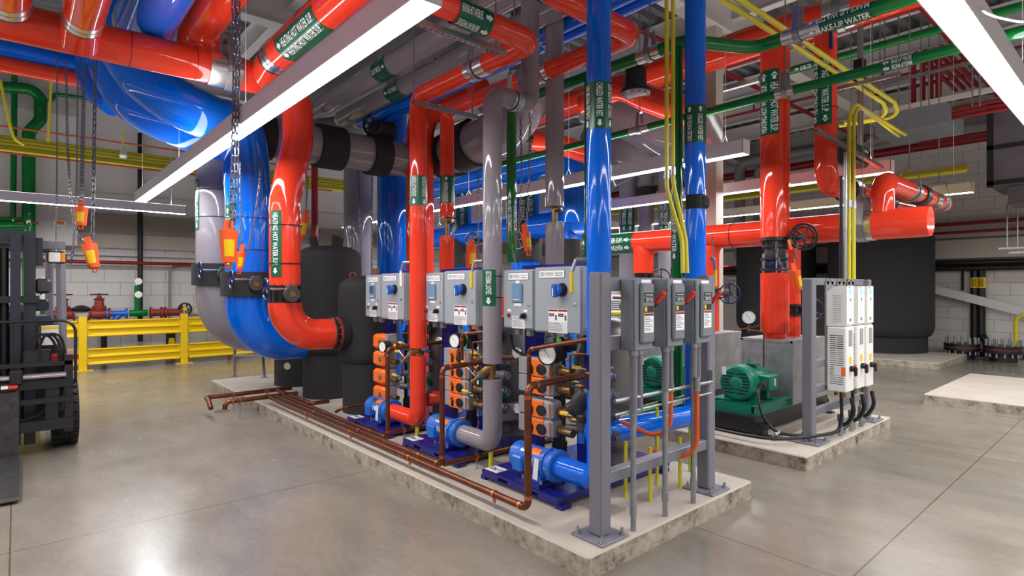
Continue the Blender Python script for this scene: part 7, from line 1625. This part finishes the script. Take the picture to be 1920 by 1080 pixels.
p = PX(1905, 640, 17.2); tag(MB().tube(fillet([(17.2, p.y, 0), (17.2, p.y, 1.1), (17.2, p.y - 0.7, 1.1), (17.2, p.y - 0.7, 0)], 0.18), 0.045, 14).build('guard_hoop', 'ycond'), 'yellow bent pipe hoop standing at the right edge', 'guard')
t = thing('air_duct', 'large grey insulated air duct with dark taped seams at the right edge', 'duct', (0, 0, 0)); MB().b2((13.9, -3.5, 3.65), (15.6, 2.2, 5.25)).build('duct_section', 'purple', t, smooth=False); MB().b2((14.3, -3.5, 3.3), (15.2, 1.95, 3.64)).build('lower_section', 'purple', t, smooth=False)
sm = MB()
for z in (3.68, 4.35, 5.2): sm.b2((13.885, -3.5, z - 0.04), (13.899, 2.2, z + 0.04))
sm.b2((13.885, 2.1, 3.6), (13.899, 2.2, 5.25)); sm.build('taped_seams', 'black', t, smooth=False)
for i, (a, b) in enumerate(((0.4, 3.02), (0.0, 2.9))): 
    p = PX(1903 + 20 * i, 463 + 8 * i, 15.0); tag(MB().b2((14.98, p.y - 1.2, p.z - 0.04), (15.02, p.y + 0.25, p.z)).build('trapeze_strut', 'galv'), ['upper', 'lower'][i] + ' hanging strut bar at the far right edge', 'strut', 'hanging strut bars')
    tag(MB().cyl((15.0, p.y + 0.12, p.z), (15.0, p.y + 0.12, 3.4), 0.012, n=8).build('hanger_rod', 'rod'), 'thin threaded rod under the large air duct', 'rod', 'threaded rods under the air duct')
# corner door and lit sign
ya, yb = PX(1394, 600, 18.2).y, PX(1345, 600, 18.2).y
d = thing('door_1', 'grey door with closer and narrow window in the far right corner', 'door', (0, 0, 0)); d['kind'] = 'structure'
MB().b2((18.19, ya, 0), (18.24, yb, 2.15)).build('leaf', 'cream', d, smooth=False); MB().b2((18.15, ya + 0.5, 1.2), (18.19, ya + 0.62, 1.8)).build('glass', 'screen', d, smooth=False); MB().b2((18.05, ya + 0.15, 1.98), (18.19, ya + 0.5, 2.06)).build('door_closer', 'galv', d, smooth=False); MB().b2((18.17, ya - 0.06, 0), (18.24, ya, 2.22)).build('door_frame', 'cream', d, smooth=False)
p = PX(1357, 500, 18.1); s = MB().b2((18.08, p.y - 0.16, p.z - 0.11), (18.12, p.y + 0.16, p.z + 0.11)).build('exit_sign', 'pexit', smooth=False); tag(s, 'red lit exit sign above the corner door', 'sign')
flat_text(MB(), 'EXIT', (18.077, p.y + 0.13, p.z - 0.055), (0, -1, 0), (0, 0, 1), w=0.26, h=0.11).build('lettering', 'white', s, smooth=False)
# sprinkler branches under the deck
for i, (x, ya_, yb_, z) in enumerate(((9.6, -3, 14, 5.65), (12.4, -3, 14, 5.65), (5.6, -3, 14, 5.7))):
    o = pipe('sprinkler_pipe', ['red sprinkler branch under the deck right of the cream column', 'red sprinkler branch under the deck near the right wall', 'red sprinkler branch under the deck above the front frame'][i], [(x, ya_, z), (x, yb_, z)], 0.03, 'firered', group='sprinkler branches')
    for k in range(4): MB().cyl((x, 1.0 + 2.5 * k, z), (x, 1.0 + 2.5 * k, z + 0.3), 0.02, n=8).build('sprinkler_head', 'firered', o)
for i, y in enumerate((5.2, 2.2)): pipe('sprinkler_pipe', ['red sprinkler main crossing towards the right wall', 'red sprinkler line crossing over the pump plinth'][i], [(3, y, 5.6), (17, y, 5.6)], 0.04, 'firered', group='sprinkler branches')

for i in range(3):
    p = PX(1760, 319 + 4 * i, 13.2); tag(MB().cyl((13.2 - 0.05 * i, 2.35, p.z), (13.2 - 0.05 * i, 12.0, p.z), 0.04, n=10).build('overhead_mounted_conduit', 'ycond'), ['upper', 'middle', 'lower'][i] + ' of three yellow conduits high in front of the right wall beside the air duct', 'conduit', 'far right yellow conduits')
